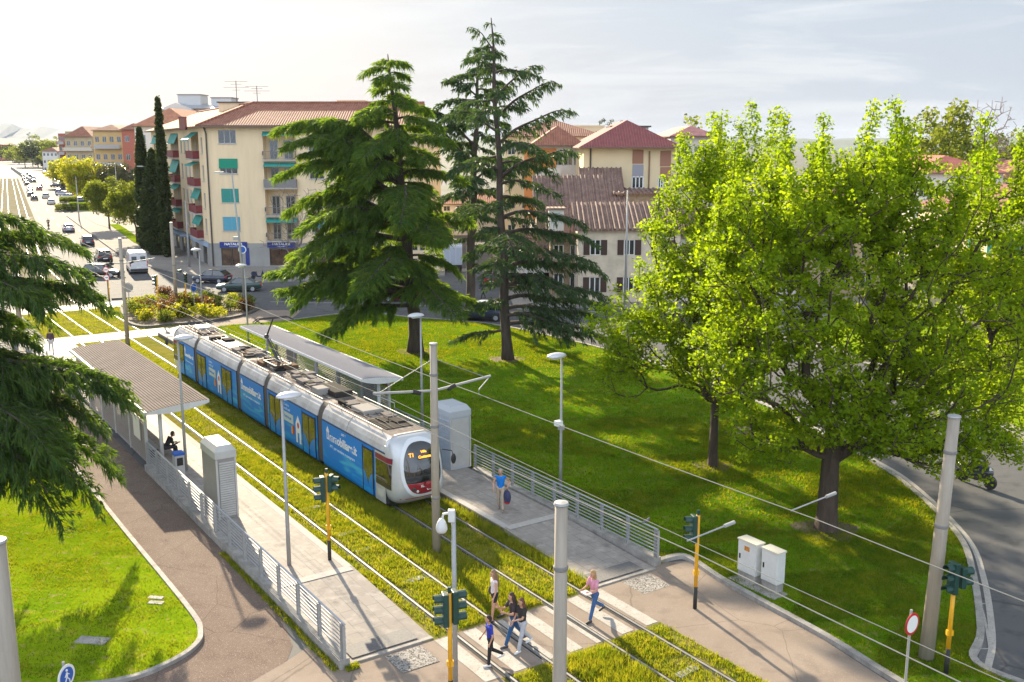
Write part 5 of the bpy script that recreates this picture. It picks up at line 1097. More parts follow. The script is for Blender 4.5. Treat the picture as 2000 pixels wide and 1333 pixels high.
for flip, xo, par in ((1, 0, mA), (-1, -32.1, mE)):
    b = patch(0, ZC, 1.2, HZ, 5.0, 0, [.001, .15, .3, .45, .6, .72, .82, .9, .95, .98, 1.0], 56, flip, xo)
    K_ = 56; last = len(b.v)-K_; xe = -1.2 if flip == 1 else -30.9; b.v += [(xe, v[1], v[2]) for v in b.v[last:]]
    n0 = last+K_; b.f += [((last+k, n0+k, n0+(k+1) % K_, last+(k+1) % K_)) for k in range(K_)]; b.m += [0]*K_
    no = b.build('nose', silver, par, smooth=True)
    patch(0, 1.83, .86, 1.06, 2.5, .022, [.001, .3, .6, .85, .97, 1.0], 40, flip, xo).build('windscreen', scr, par, smooth=True)
    patch(0, 1.83, .86, 1.06, 2.5, .034, [.96, .99, 1.03, 1.09], 48, flip, xo).build('windscreen_rim', mat('rim_white', (.66, .68, .7), .25, coat=.4), par, smooth=True)
    patch(0, 1.83, .855, 1.055, 2.5, .03, [.001, .25, .45, .65, .8, .9, .96], 40, flip, xo, clip=(.3, 1.33)).build('bumper_panel', mat('dark_red', (.27, .022, .03), .35), par, smooth=True)
    patch(0, 1.83, .82, 1.0, 2.5, .027, [.001, .25, .5, .75, .9, 1], 40, flip, xo, clip=(1.36, 1.62)).build('wiper_panel', M['black'], par, smooth=True)
    for sg in (-1, 1):
        for yy, zz, r_ in ((.5, 1.08, .075), (.34, .98, .05)):
            MB().lathe([(r_, 0), (r_*1.15, .02), (r_*.9, .05)], 12, (flip*(nose_x(yy, zz)+.03)+xo, sg*yy*flip, zz), 0, Matrix.Rotation(math.pi/2*flip, 3, 'Y')).build('headlight', M['dark_metal'] if yy > .4 else M['white_metal'], par)
        y_ = sg*.78; 
        if flip == 1 and sg == -1: continue
        MB().tube([(flip*-.55+xo, sg*1.1, 2.35), (flip*-.25+xo, sg*1.38, 2.32), (flip*-.22+xo, sg*1.42, 2.1)], .022, 6).build('mirror_arm', M['black'], par)
        MB().sphere((flip*-.22+xo, sg*1.44, 1.98), .17, 10, 8, 0, (.5, .65, 1.3)).build('mirror', M['black'], par, smooth=True)
    f = MB()
    for k in range(7):
        a, c = -.95+.27*k, -.95+.27*(k+1); f.add([(flip*(nose_x(y, z)+.012)+xo, y*flip, z) for y, z in ((a, .62), (c, .62), (c, .66), (a, .66))], [(0, 1, 2, 3)])
    f.build('bumper_stripe', M['red'], par)
    for sg in (-1, 1):       # side cab windows and maroon band
        def sq(x0, x1, z0, z1, m_, nm, off, curve=0):
            b = MB(); n = 12; vs = []
            for i in range(n+1):
                t = i/n; x = x0+(x1-x0)*t; zl = z0-curve*math.sin(math.pi*min(1, t))*0+curve*(1-t)**2*0
                lowz = z0+curve*(t**2.2)
                def flank(z):
                    if x <= -1.2: return 1.2
                    lo_, hi_ = .2, 1.2
                    for _ in range(18):
                        md_ = (lo_+hi_)/2
                        if nose_x(md_, z) > x: lo_ = md_
                        else: hi_ = md_
                    return hi_
                for j in range(5): z = lowz+(z1-lowz)*j/4; vs.append((flip*x+xo, sg*(flank(z)+off), z))
            b.add(vs, [((5*i+j, 5*i+5+j, 5*i+6+j, 5*i+1+j) if sg*flip < 0 else (5*i+j, 5*i+1+j, 5*i+6+j, 5*i+5+j)) for i in range(n) for j in range(4)]); return b.build(nm, m_, par, smooth=True)
        sq(-2.05, -1.14, .28, 2.40, silver, 'cab_side_panel', .004); sq(-2.0, -.66, 2.06, 2.28, maroon2, 'maroon_stripe', .016); sq(-1.98, -.68, 1.2, 2.03, scr, 'cab_side_window', .02); sq(-1.98, -.68, .98, 1.19, mat('cab_dark_band', (.05, .042, .03), .3), 'cab_side_band', .018)
        MB().box(flip*-1.6+xo-.25, flip*-1.6+xo+.25, min(sg*1.2, sg*1.212), max(sg*1.2, sg*1.212), .5, .8).build('service_hatch', mat('hatch', (.5, .5, .42), .5), par)
orange = mat('led_orange', (.9, .3, .02), .6, emit=((1, .33, .03), .9))
for s_, sz, y, z in (('T1', .22, -.58, 2.36), ('Villa', .15, -.02, 2.44), ('Costanza', .15, -.18, 2.27)):
    xx = nose_x(y+.15, z+.05)+.045; 
    text('destination_display', s_, sz, orange, mA, frameM((xx+.0, y, z), (0.0, 1, 0), (-.30, 0, 1)), bold=.006)
for s_, sz, y, z in (('1008', .15, -.22, 1.12), ('GEST', .17, .08, .96)):
    text('fleet_number' if s_ == '1008' else 'operator_lettering', s_, sz, M['white'], mA, frameM((nose_x(y+.15, z)+.045, y, z), (-.10, 1, 0), (.02, 0, 1)), bold=.004)
def ad(par, x, big=1.0):
    text('advert_lettering', 'mmobiliare.it', .56*big, M['white'], par, frameM((x+.28*big, -1.212, 1.62), (1, 0, 0), (0, 0, 1)), bold=.014, sx=.98)
    text('advert_small_lettering', 'N°1 per vendere e comprare', .205*big, mat('ad_pale', (.5, .66, .8), .5), par, frameM((x+.3*big, -1.212, 1.3), (1, 0, 0), (0, 0, 1)), bold=.002, sx=1.1)
    h = MB(); y = -1.215; 
    h.add([(x-.02, y, 1.62), (x+.22, y, 1.62), (x+.22, y, 2.02), (x-.02, y, 2.02)], [(0, 1, 2, 3)]); h.add([(x-.09, y, 1.98), (x+.29, y, 1.98), (x+.1, y, 2.24)], [(0, 1, 2)]); h.add([(x+.06, y-.004, 1.7), (x+.14, y-.004, 1.7), (x+.14, y-.004, 1.95), (x+.06, y-.004, 1.95)], [(0, 1, 2, 3)], 1)
    h.build('advert_house_mark', [M['white'], liv], par)
ad(mA, -6.85, .96); ad(mC, -18.2, .92); ad(mE, -28.6 if False else -28.7, .55)
text('tram_line_mark', 'GEST T', .14, M['white'], mA, frameM((-5.3, -1.212, 2.15), (1, 0, 0), (0, 0, 1)))
def house_mark(par, x, s=1.0):
    h = MB(); y = -1.214
    h.add([(x, y, .55), (x+.2*s, y, .55), (x+.2*s, y, 1.05), (x, y, 1.05)], [(0, 1, 2, 3)]); h.add([(x+.42*s, y, .55), (x+.62*s, y, .55), (x+.62*s, y, 1.05), (x+.42*s, y, 1.05)], [(0, 1, 2, 3)])
    h.add([(x, y-.001, 1.05), (x+.62*s, y-.001, 1.05), (x+.62*s, y-.001, 1.5), (x+.31*s, y-.001, 1.92), (x, y-.001, 1.5)], [(0, 1, 2, 3, 4)])
    h.add([(x+.31*s+.13*s*math.cos(a), y-.004, 1.42+.15*math.sin(a)) for a in np.arange(0, 6.28, .5)], [tuple(range(13))], 1)
    h.build('advert_house_picture', [M['white'], mat('ad_red', (.5, .05, .05), .5)], par)
    b = MB(); b.add([(x-1.5, y, 1.32), (x-.28, y, 1.32), (x-.28, y, 1.78), (x-1.5, y, 1.78)], [(0, 1, 2, 3)]); bo = b.build('advert_panel', mat('ad_cream', (.5, .56, .5), .5), par)
    text('advert_small_lettering', 'Cerchi o\nvendi casa?', .2, mat('ad_pale', (.5, .66, .8), .5), par, frameM((x-1.45, -1.215, 2.08), (1, 0, 0), (0, 0, 1)), sx=.9)
    text('advert_small_lettering', 'Parti da qui', .2, liv, bo, frameM((x-1.42, -1.222, 1.5), (1, 0, 0), (0, 0, 1)), sx=.95)
    for k, (yx, c) in enumerate((((x-.5), 'yellow'), ((x-.33), 'red'))):
        MB().add([(yx-.07, y, .85), (yx+.09, y, .8), (yx+.12, y, 1.15), (yx+.02, y, 1.3), (yx-.08, y, 1.15)], [(0, 1, 2, 3, 4)]).build('advert_figure', M[c], par)
house_mark(mB, -10.55); house_mark(mD, -22.35, .95)
# roof gear
R = random.Random(5); dkm = [cmat('gear_dark', (.05, .045, .04), .9, spec=.05), cmat('gear_black', (.025, .022, .02), .9, spec=.05), cmat('gear_grey', (.17, .15, .14), .9, spec=.05), cmat('gear_rust', (.13, .08, .05), .9, spec=.05)]
def gear(par, x0, x1, n, zt=.3, dark=True):
    for k in range(n):
        x = R.uniform(x0, x1-.5); w_ = R.uniform(.25, .9); y = R.uniform(-.6, .3); d = R.uniform(.2, .6); h_ = R.uniform(.08, zt)
        MB().box(x, min(x+w_, x1), y, y+d, 3.05, 3.06+h_).build('roof_equipment', dkm[R.choice((0, 1, 2, 2, 3) if dark else (2, 2, 0))], par, bevel=.015)
def roof_box(par, x0, x1, y0, y1, h_, m_): MB().box(x0, x1, y0, y1, 3.05, 3.06+h_).build('roof_box', m_, par, bevel=.05)
roof_box(mA, -5.9, -4.6, -.45, .55, .2, cmat('box_grey', (.3, .28, .26), .9, spec=.05)); roof_box(mA, -3.9, -2.1, -.62, .62, -.0 + .03, dkm[0]); gear(mA, -4.5, -2.3, 4, .1, False); gear(mA, -7.3, -6.0, 4, .2)
roof_box(mB, -10.2, -8.1, -.2, .7, .28, dkm[0]); roof_box(mB, -9.7, -8.9, -.7, -.1, .34, M['box_grey']); roof_box(mB, -13.0, -10.6, -.05, .7, .12, M['box_grey']); gear(mB, -14.2, -10.4, 22, .24)
gear(mC, -18.3, -14.9, 30, .3); gear(mD, -22, -19.1, 24, .22); roof_box(mD, -24.8, -22.2, -.5, .6, .05, roofw); roof_box(mD, -26.1, -25.0, -.6, .6, .03, M['black']); gear(mD, -26, -24, 5, .2)
roof_box(mE, -30.2, -29.0, -.2, .7, .14, roofw); gear(mE, -28.6, -26.9, 5, .14, False)
for mo, x0, x1 in ((mA, -7.3, -2.0), (mB, -14.2, -8), (mC, -18.4, -14.9), (mD, -26.1, -19.1), (mE, -30.8, -26.8)):
    for y in (-.5, -.25, .15, .5):
        b = MB(); pts = [(x0+(x1-x0)*k/14, y+R.uniform(-.06, .06), 3.1+R.uniform(0, .07)) for k in range(15)]; b.tube(pts, .014, 4)
        b.build('roof_cable', M['black'], mo)
    b = MB()
    for y in (-.86, .86):
        b.tube([(x0, y, 3.16), (x1, y, 3.16)], .02, 5)
        for k in range(5): b.tube([(x0+(x1-x0)*k/4, y, 3.04), (x0+(x1-x0)*k/4, y, 3.16)], .015, 4)
    b.build('roof_rail', M['galv'], mo)
for xx in (-16.6, -15.2):
    for yy in (-.4, .4): MB().lathe([(.07, 0), (.1, .03), (.06, .06), (.1, .09), (.06, .12), (.1, .15), (.05, .2)], 10, (xx, yy, 3.06)).build('insulator', M['bellows'] if 'bellows' in M else M['rubber'], mC)
pg = MB().box(-16.8, -15.0, -.45, -.37, 3.28, 3.36).box(-16.8, -15.0, .37, .45, 3.28, 3.36).box(-16.8, -16.7, -.37, .37, 3.28, 3.36).box(-15.1, -15.0, -.37, .37, 3.28, 3.36).build('pantograph', M['dark_metal'], tram)
MB().tube([(-15.6, 0, 3.34), (-17.3, 0, 4.5)], [.09, .06], 8).build('pantograph_arm', M['dark_metal'], pg); MB().tube([(-15.3, .12, 3.34), (-17.1, .1, 4.42)], .025, 6).build('pantograph_arm', M['dark_metal'], pg)
MB().sphere((-17.3, 0, 4.5), .13, 10, 7).build('pantograph_knee', M['dark_metal'], pg)
MB().tube([(-17.3, 0, 4.5), (-16.2, .0, 5.62)], [.05, .035], 8).build('pantograph_arm', M['dark_metal'], pg)
hd = MB()
for dx in (-.15, .15): hd.tube([(-16.2+dx, -1.05, 5.5), (-16.2+dx, -.8, 5.66), (-16.2+dx, .8, 5.66), (-16.2+dx, 1.05, 5.5)], .03, 6)
hd.tube([(-16.35, -.5, 5.63), (-16.05, -.5, 5.63)], .025, 5).tube([(-16.35, .5, 5.63), (-16.05, .5, 5.63)], .025, 5).build('pantograph_head', M['dark_metal'], pg)
# ================================================================== STOP FURNITURE
def shelter(s0, s1, qb, qf, label, roof_m, back_m, group, low_end=45.4, low_h=2.72):
    sg = 1 if qf > qb else -1; root = TR('tram_shelter', (s0+s1)/2, (qb+qf)/2, .27, label, 'shelter', group); L_ = abs(s1-s0)/2; W_ = abs(qf-qb)/2
    n = 14; vs = []; zt = lambda t: 2.66+.22*t+.05*math.sin(t*math.pi)      # t: 0 back .. 1 front
    zb_ = lambda t: 2.58+.16*t-.16*math.sin(t*math.pi)**.8
    for x in (-L_, L_):
        for k in range(n+1): vs.append((x, sg*(-W_+2*W_*k/n), zt(k/n)))
        for k in range(n+1): vs.append((x, sg*(-W_+2*W_*k/n), zb_(k/n)))
    m_ = n+1; fs = [(k, k+1, 2*m_+k+1, 2*m_+k) for k in range(n)]+[(m_+k, 3*m_+k, 3*m_+k+1, m_+k+1) for k in range(n)]+[(0, 2*m_, 3*m_, m_), (n, m_+n, 3*m_+n, 2*m_+n)]
    fs += [(k, m_+k, m_+k+1, k+1) for k in range(n)]+[(2*m_+k, 2*m_+k+1, 3*m_+k+1, 3*m_+k) for k in range(n)]
    ro = MB().add(vs, fs, [0]*n+[1]*(len(fs)-n)).build('roof', [roof_m, M['white_metal']], root)
    rb_ = MB()
    for k in range(1, 22): t = k/22; y = sg*(-W_+2*W_*t); rb_.box(-L_, L_, y-.018, y+.018, zt(t)-.01, zt(t)+.028)
    rb_.build('roof_ribs', mat('rib_grey' if sg > 0 else 'rib_lilac', tuple(c*.62 for c in ((.24, .2, .18) if sg > 0 else (.42, .42, .46))), .8, spec=.05), ro)
    MB().box(-L_-.02, L_+.02, -sg*W_-.05, -sg*W_+.05, 2.52, 2.68).build('gutter', M['cab_grey'], root)
    npst = 6
    for k in range(npst):
        x = -L_+.9+(2*L_-2.0)*k/(npst-1); y = -sg*(W_-.22); MB().box(x-.06, x+.06, y-.06, y+.06, 0, 2.6).build('post', M['cab_grey'], root)
        MB().tube([(x, y, 2.3), (x, sg*(W_*.7), 2.72)], .05, 6).build('roof_arm', M['cab_grey'], root)
        if k < npst-1:
            x2 = -L_+.9+(2*L_-2.0)*(k+1)/(npst-1); pn = MB()
            for j in range(17): z = .12+j*.105; pn.box(x+.08, x2-.08, y-.015, y+.015, z, z+.06)
            po = pn.build('louvre_panel', back_m, root)
            MB().box(x+.07, x2-.07, y-.03, y+.03, 2.0, 2.42).build('fascia_board', cmat('fascia_brown', (.33, .17, .1), .6) if sg > 0 else cmat('fascia_red', (.22, .03, .03), .5), root)
    for k in (0, 3): x = -L_+2.5+k*3.8; MB().box(x, x+1.2, -sg*(W_-.16)-.02, -sg*(W_-.16)+.02, .9, 1.95).build('notice_board', cmat('notice', (.55, .52, .46), .5), root)
    for x in (L_-1.0, -L_+1.0, 0): MB().tube([(x, -sg*(W_-.85), 0), (x, -sg*(W_-.85), 2.62)], .085, 12).build('round_post', M['white_metal'], root, smooth=True)
    for x in (L_-2.6, 1, -3): 
        bn = MB().box(x-.9, x+.9, -sg*(W_-.72)-.2, -sg*(W_-.72)+.2, .42, .48); bo = bn.build('bench_seat', M['steel'], root)
        for dx in (-.7, .7): MB().box(x+dx-.03, x+dx+.03, -sg*(W_-.72)-.18, -sg*(W_-.72)+.18, 0, .42).build('bench_leg', M['dark_metal'], bo)
    return root
rl = speckled('roof_sheet_tan', (.27, .225, .2), [((.21, .18, .16), .4, .65), ((.32, .28, .25), .5, .72)], [.5, 2.4], rough=.9, bump=0, spec=0)
rg = speckled('roof_sheet_lilac', (.36, .36, .41), [((.3, .3, .35), .4, .65), ((.44, .43, .46), .5, .72)], [.5, 2.4], rough=.8, bump=0, spec=.05)
shelter(44.3, 61.3, 10.35, 13.2, 'tram shelter with a tan ribbed roof and brown fascia beside the brown path', rl, cmat('louvre_brown', (.24, .205, .18), .7), 'shelters at the tram stop')
shelter(44.0, 62.0, 22.95, 20.7, 'tram shelter with a lilac-grey roof on the lawn side, behind the tram', rg, M['cab_dark'], 'shelters at the tram stop')
def tower(s, q, L_, W_, h_, label, step=False):
    root = TR('equipment_cabinet', s, q, .27, label, 'cabinet', 'tall louvred cabinets on the platforms')
    MB().box(-L_/2, L_/2, -W_/2, W_/2, 0, h_-.5).build('body', M['cab_dark'] if not step else cmat('cab_blue', (.42, .44, .47), .5), root, bevel=.01)
    b = MB(); a, c = L_/2+.03, W_/2+.03; i = .14
    b.add([(-a, -c, h_-.5), (a, -c, h_-.5), (a, c, h_-.5), (-a, c, h_-.5), (-a, -c, h_-.22), (a, -c, h_-.22), (a, c, h_-.22), (-a, c, h_-.22), (-a+i, -c+i, h_), (a-i, -c+i, h_), (a-i, c-i, h_), (-a+i, c-i, h_)],
          [(3, 2, 1, 0), (0, 1, 5, 4), (1, 2, 6, 5), (2, 3, 7, 6), (3, 0, 4, 7), (4, 5, 9, 8), (5, 6, 10, 9), (6, 7, 11, 10), (7, 4, 8, 11), (8, 9, 10, 11)]); b.build('cap', M['cab_grey'] if not step else cmat('cab_blue', (.42, .44, .47), .5), root)
    lv_ = MB(); n = 24
    if not step:
        for k in range(n): z = .12+(h_-.75)*k/n; lv_.box(L_/2+.002, L_/2+.03, -W_/2+.12, W_/2-.08, z, z+(h_-.75)/n*.72)
    else:
        for k in range(n): z = .12+(h_-.75)*k/n; lv_.box(-L_/2+.05, L_/2-.05, -W_/2-.03, -W_/2-.002, z, z+(h_-.75)/n*.72)
    lv_.build('louvre', M['cab_grey'] if not step else cmat('cab_blue', (.42, .44, .47), .5), root)
    f = MB(); 
    for y in (-W_/2+.03, W_/2-.03): f.box(L_/2+.002, L_/2+.045, y-.035, y+.035, .02, h_-.52)
    f.build('corner_trim', M['cab_grey'], root)
    if step: MB().box(L_/2+.002, L_/2+.02, -W_/2+.09, W_/2-.09, .15, h_-.6).build('door', M['cab_grey'], root)
    return root
tower(37.45, 11.38, 1.75, .78, 2.95, 'tall grey louvred cabinet on the left platform in front of the tan-roofed shelter')
tower(37.5, 22.02, 1.45, 1.05, 2.9, 'tall pale cabinet with bluish louvres on the right platform, beside the tram nose', True)
def railing(s0, s1, q, label, posts, sgn=1, base=True):
    L_ = s1-s0; root = TR('platform_railing', s0, q, 0, label, 'railing', 'railings along the platforms')
    if base: MB().box(-L_, .12, -.16, .16, 0, .3).build('base_wall', M['kerb'], root)
    zb_ = .3
    for k in range(posts+1):
        x = -L_*k/posts; p = MB()
        for dx in (-.035, .035): p.box(x+dx-.012, x+dx+.012, -.05, .05, zb_, zb_+1.02)
        p.build('post', M['galv'], root)
    MB().box(.11, .15, -.04, .04, zb_, zb_+1.0).build('end_post', M['galv'], root)
    for k in range(7): z = zb_+.14+k*.128; MB().box(-L_, .12, .052*sgn-.012, .052*sgn+.012, z, z+.035).build('rail', M['steel'], root)
    MB().tube([(-L_, .03*sgn, zb_+1.05), (.13, .03*sgn, zb_+1.05)], .03, 8).build('handrail', M['steel'], root, smooth=True)
    return root
railing(24.15, 45.2, 10.52, 'long metal railing on a low wall from the crossing to the tan-roofed shelter', 13)
railing(61.8, 78.3, 10.45, 'metal railing of the left platform beyond the tan-roofed shelter', 10)
railing(24.5, 36.5, 22.62, 'metal railing between the right platform and the lawn, from the crossing to the bluish cabinet', 8, -1)
railing(38.4, 44.2, 22.62, 'short metal railing between the bluish cabinet and the lilac-roofed shelter', 4, -1)
def lamp(s, q, label, side, h_=6.15, z=.1, xy=None, rz=0, group='lamp posts of the tram stop'):
    root = TR('lamp_post', s, q, z, label, 'street lamp', group) if xy is None else empty('lamp_post', (*xy, z), rz, label, 'street lamp', group)
    MB().tube([(0, 0, 0), (0, 0, h_*.45), (0, 0, h_-.05)], [.075, .06, .042], 10).build('pole', M['galv'], root, smooth=True)
    MB().tube([(0, -.12*side, h_-.02), (0, .25*side, h_-.06)], .035, 6).build('arm', M['galv'], root)
    sh = MB().sphere((0, .26*side, h_), .46, 16, 8, 0, (.62, 1, .34)); sh.v = [(x, y, max(z_, h_-.02)) for x, y, z_ in sh.v]
    sh.build('lamp_shade', cmat('shade', (.6, .6, .62), .3, metal=.2), root, smooth=True)
    MB().box(-.09, .09, .26*side-.2 if side > 0 else .26*side-.2, .26*side+.2, h_-.1, h_-.025).build('lamp_glass', M['white'], root)
    return root
lamp(43.43, 11.73, 'lamp post rising in front of the near end of the tan-roofed shelter', 1)
lamp(31.1, 11.68, 'lamp post on the left platform near the yellow signal, head over the tram', 1)
l3 = lamp(43.15, 23.6, 'lamp post on the lawn between the lilac-roofed shelter and the bluish cabinet', -1, 6.1)
l4 = lamp(31.45, 23.64, 'lamp post on the lawn behind the railing, nearest to the crossing on that side', -1, 6.1)
MB().box(-.12, .12, -.28, .0, 3.2, 3.4).build('camera', M['white'], l4); MB().box(-.1, .1, -.1, .1, 3.0, 3.2).build('control_box', M['galv'], l4)
lamp(71.85, 24.6, 'lamp post beyond the far end of the lilac-roofed shelter', -1, 5.7)
lamp(86.3, 25.6, 'lamp post standing in the shrub bed', -1, 5.6)
lamp(56.0, 9.7, 'slim dark post at the far end of the tan-roofed shelter by the near cedar', 1, 5.2) if False else None
def pole_h(name, px, py, pyt, label, group, head=1, tilt=0):
    x, y = at(px, py); hh = atY(px, pyt, y)[2]; root = empty(name, (x, y, 0), 0, label, 'street lamp', group)
    MB().tube([(0, 0, 0), (tilt*.4, 0, hh*.5), (tilt, 0, hh)], [.14, .1, .06], 10).build('pole', M['galv'], root, smooth=True)
    if head:
        MB().tube([(tilt, 0, hh), (tilt+head*.9, 0, hh+.12)], .04, 6).build('arm', M['galv'], root); MB().box(tilt+min(head*.7, head*1.5), tilt+max(head*.7, head*1.5), -.16, .16, hh+.06, hh+.2).build('lamp_head', M['cab_grey'], root)
    return root
g_s = 'tall street lamps'
t1 = pole_h('street_lamp', 480, 606, 340, 'tall thin street lamp at the shrub bed tip, in front of the cream block windows', g_s, -1, -.6); MB().box(-.75, -.3, -.1, .1, 6.3, 6.6).build('control_box', M['galv'], t1)
pole_h('street_lamp', 301, 492, 327, 'tall street lamp with arm beside the red advertising panel', g_s, -1)
for k, (px, py, pt_, lb) in enumerate(((155, 432, 345, 'street lamp post by the clipped hedges'), (232, 420, 322, 'slim street lamp in front of the dark glossy tree'), (190, 392, 330, 'street lamp in front of the lime yellow tree'), (128, 372, 330, 'distant street lamp by the parked cars'), (370, 523, 393, 'plain concrete post in front of the cream block shops'))):
    pole_h('street_lamp', px, py, pt_, lb, g_s, 0 if k in (0, 4) else -1)
pole_h('street_lamp', 1221, 600, 372, 'white street lamp in front of the plastered house with brown shutters', g_s, 0)
M['clampgrey'] = mat('clampgrey', (.2, .19, .18), .6)
def mast(xy, h_, r0, r1, label, tilt=(0, 0), z=0, arms=None, rings=(.45,)):
    root = empty('catenary_mast', (*xy, z), TANG, label, 'mast', 'concrete masts of the overhead line')
    MB().tube([(0, 0, 0), (tilt[0]*.5, tilt[1]*.5, h_*.5), (tilt[0], tilt[1], h_)], [r0, (r0+r1)/2, r1], 20).build('pole', M['concrete_pole'], root, smooth=True)
    for f in rings: MB().lathe([(r0*(1-f)+r1*f+.004, -.05), (r0*(1-f)+r1*f+.02, -.03), (r0*(1-f)+r1*f+.02, .03), (r0*(1-f)+r1*f+.004, .05)], 18, (tilt[0]*f, tilt[1]*f, h_*f)).build('clamp', M['clampgrey'], root)
    MB().lathe([(r1+.01, -.02), (r1+.03, .0), (r1+.01, .04), (.02, .06)], 18, (tilt[0], tilt[1], h_)).build('cap', M['galv'], root)
    if arms:
        for sg in arms:
            a = MB(); a.tube([(0, sg*.1, 6.1), (0, sg*2.35, 6.32)], .045, 8); ao = a.build('arm', M['galv'], root)
            MB().tube([(0, sg*.1, 7.2), (0, sg*2.1, 6.32)], .014, 5).build('stay', M['wire'], ao); MB().tube([(0, sg*.55, 6.08), (.0, sg*.85, 6.18)], .08, 8).build('insulator', M['rubber'], ao)
            MB().tube([(0, sg*2.3, 6.28), (.25, sg*1.69, 5.95), (.25, sg*1.69, 5.78)], .018, 6).build('steady_arm', M['galv'], ao)
    return root
mast(T(29.59, 16.67)[:2], 7.76, .155, .125, 'concrete mast between the tracks in front of the tram nose, with two arms', arms=(-1, 1), rings=(.28, .62, .86))
mast(T(75.85, 16.84)[:2], 7.9, .16, .12, 'concrete mast between the tracks beyond the tan-roofed shelter', arms=(-1, 1), rings=(.3, .8))
mast(at(345, 600), 7.7, .17, .14, 'grey mast rising from the far side of the shrub bed', rings=(.5,))
mast(T(14.63, 11.02)[:2], 7.7, .16, .125, 'thick round metal mast cut by the bottom edge beside the crossing', rings=(.5, .83))
mast(at(1808, 1292), 7.1, .21, .155, 'tall leaning grey mast on the island lawn by the ring road signals', tilt=(.0, .35), z=.1, rings=(.56, .86))
mast((-9.44, 17.15), 7.4, .2, .17, 'pale mast at the bottom left corner of the view', rings=(.5,))
mast(at(39, 640), 6.9, .22, .15, 'pale mast behind the near cedar at the left edge', rings=(.5,))
# overhead wires
def wire(label, pts, r=.012, grp='overhead contact wires'):
    b = MB(); P_ = []
    for i in range(len(pts)-1):
        a, c = Vector(pts[i]), Vector(pts[i+1]); n = 8
        for k in range(n): t = k/n; p = a.lerp(c, t); p.z -= .0008*(c-a).length**2*4*t*(1-t)*.25; P_.append(p)
    P_.append(Vector(pts[-1])); b.tube(P_, r, 5); o = b.build('overhead_wire', M['wire']); return tag(o, label, 'wire', grp)
for q, lb in ((18.4, 'contact wire above the tram, running on past the maple trunk'), (14.6, 'contact wire above the empty track, running past the white roadside cabinets')):
    W = [T(s, q+dq, 5.8) for s, dq in ((-4, 0), (14.6, .1), (29.6, -.08), (52, .15), (75.85, -.05), (100, 0))]; wire(lb, W, .013)
wire('thin second wire above the empty track', [T(2, 14.72, 6.15), T(29.6, 14.72, 6.2), T(52, 14.6, 6.15), T(75.85, 14.7, 6.2)], .008)
def steady(px0, py0, px1, py1, z, label):
    a = at(px0, py0, z); c = at(px1, py1, z+.15); b = MB().tube([(*a, z), (*c, z+.15)], .02, 6); L_ = Vector((c[0]-a[0], c[1]-a[1], .15)); e = Vector((*c, z+.15)); b.tube([e-L_*.18, e+L_*.05], .045, 8)
    o = b.build('wire_bracket', M['galv']); tag(o, label, 'wire bracket', 'brackets on the overhead wires')
steady(1545, 998, 1628, 965, 5.75, 'bracket on the overhead wire in front of the maple trunk'); steady(1342, 1057, 1430, 1022, 5.75, 'bracket on the overhead wire beside the yellow footpath signal')
# signals
def signal(xy, label, heads, h_=3.15, z=.02, base_z=.75, ped=None):
    root = empty('traffic_light', (*xy, z), 0, label, 'traffic light', 'yellow-posted traffic lights')
    MB().tube([(0, 0, base_z), (0, 0, h_)], .06, 12).build('pole', M['yellow'], root, smooth=True); MB().tube([(0, 0, 0), (0, 0, base_z)], .064, 12).build('pole_base', M['rubber'], root, smooth=True)
    MB().tube([(0, 0, h_), (0, 0, h_+.16)], .05, 8).build('pole_cap', M['signal_green'], root)
    for ang, off, zh, n_ in heads:
        hd_ = empty('signal_head'); hd_.parent = root; hd_.rotation_euler = (0, 0, ang)
        d = MB().box(off-.02, off+.13, -.15, .15, zh-.30*n_, zh); d.build('housing', M['signal_green'], hd_, bevel=.02)
        for k in range(n_):
            zz = zh-.15-.30*k; v = MB(); vs = []; K_ = 9
            for xx in (off+.13, off+.36):
                for j in range(K_): a = math.pi*(-.15+1.3*j/(K_-1)); vs.append((xx, .12*math.cos(a), zz+.12*math.sin(a)))
            v.add(vs, [(j, j+1, K_+j+1, K_+j) for j in range(K_-1)]); v.build('visor', M['signal_green'], hd_)
            MB().lathe([(.105, 0), (.1, .02), (.02, .035)], 12, (off+.131, 0, zz), 0, Matrix.Rotation(math.pi/2, 3, 'Y')).build('lens', cmat('lens_%d' % k, ((.12, .01, .01), (.15, .08, .01), (.01, .1, .05))[k], .3), hd_)
    MB().box(-.09, .09, -.05, .05, 1.15, 1.3).build('button_box', M['yellow'], root)
    return root
signal(T(30.72, 13.02)[:2], 'yellow-posted signal on the left platform, dark heads either side', [(math.radians(200), .1, 3.1, 3), (math.radians(-15), .1, 3.15, 2)], 3.2, .25)
signal(T(20.7, 12.02)[:2], 'yellow-posted signal cut by the bottom edge next to the camera post', [(math.radians(20), .08, 3.25, 3), (math.radians(195), .06, 3.2, 3)], 3.2)
signal(at(1357, 1190), 'yellow-posted signal alone on the tan footpath before the white cabinets', [(math.radians(190), .08, 3.15, 3)], 3.15, .02)
signal(at(1847, 1322), 'yellow-posted signal at the lower right by the ring road kerb', [(math.radians(205), .0, 3.3, 3), (math.radians(10), .15, 3.15, 2)], 2.7, .1)
signal(at(312, 625), 'signal standing in the shrub bed, turned towards the street', [(math.radians(170), .05, 3.7, 3)], 3.6, .1)
signal(at(365, 604), 'double signal at the back of the shrub bed beside the grey mast', [(math.radians(-60), .1, 3.2, 3), (math.radians(180), .3, 3.5, 1)], 3.1, .1)
signal(at(214, 588), 'small yellow post under the pair of red ring signs by the near cedar', [], 1.9, 0, .2)
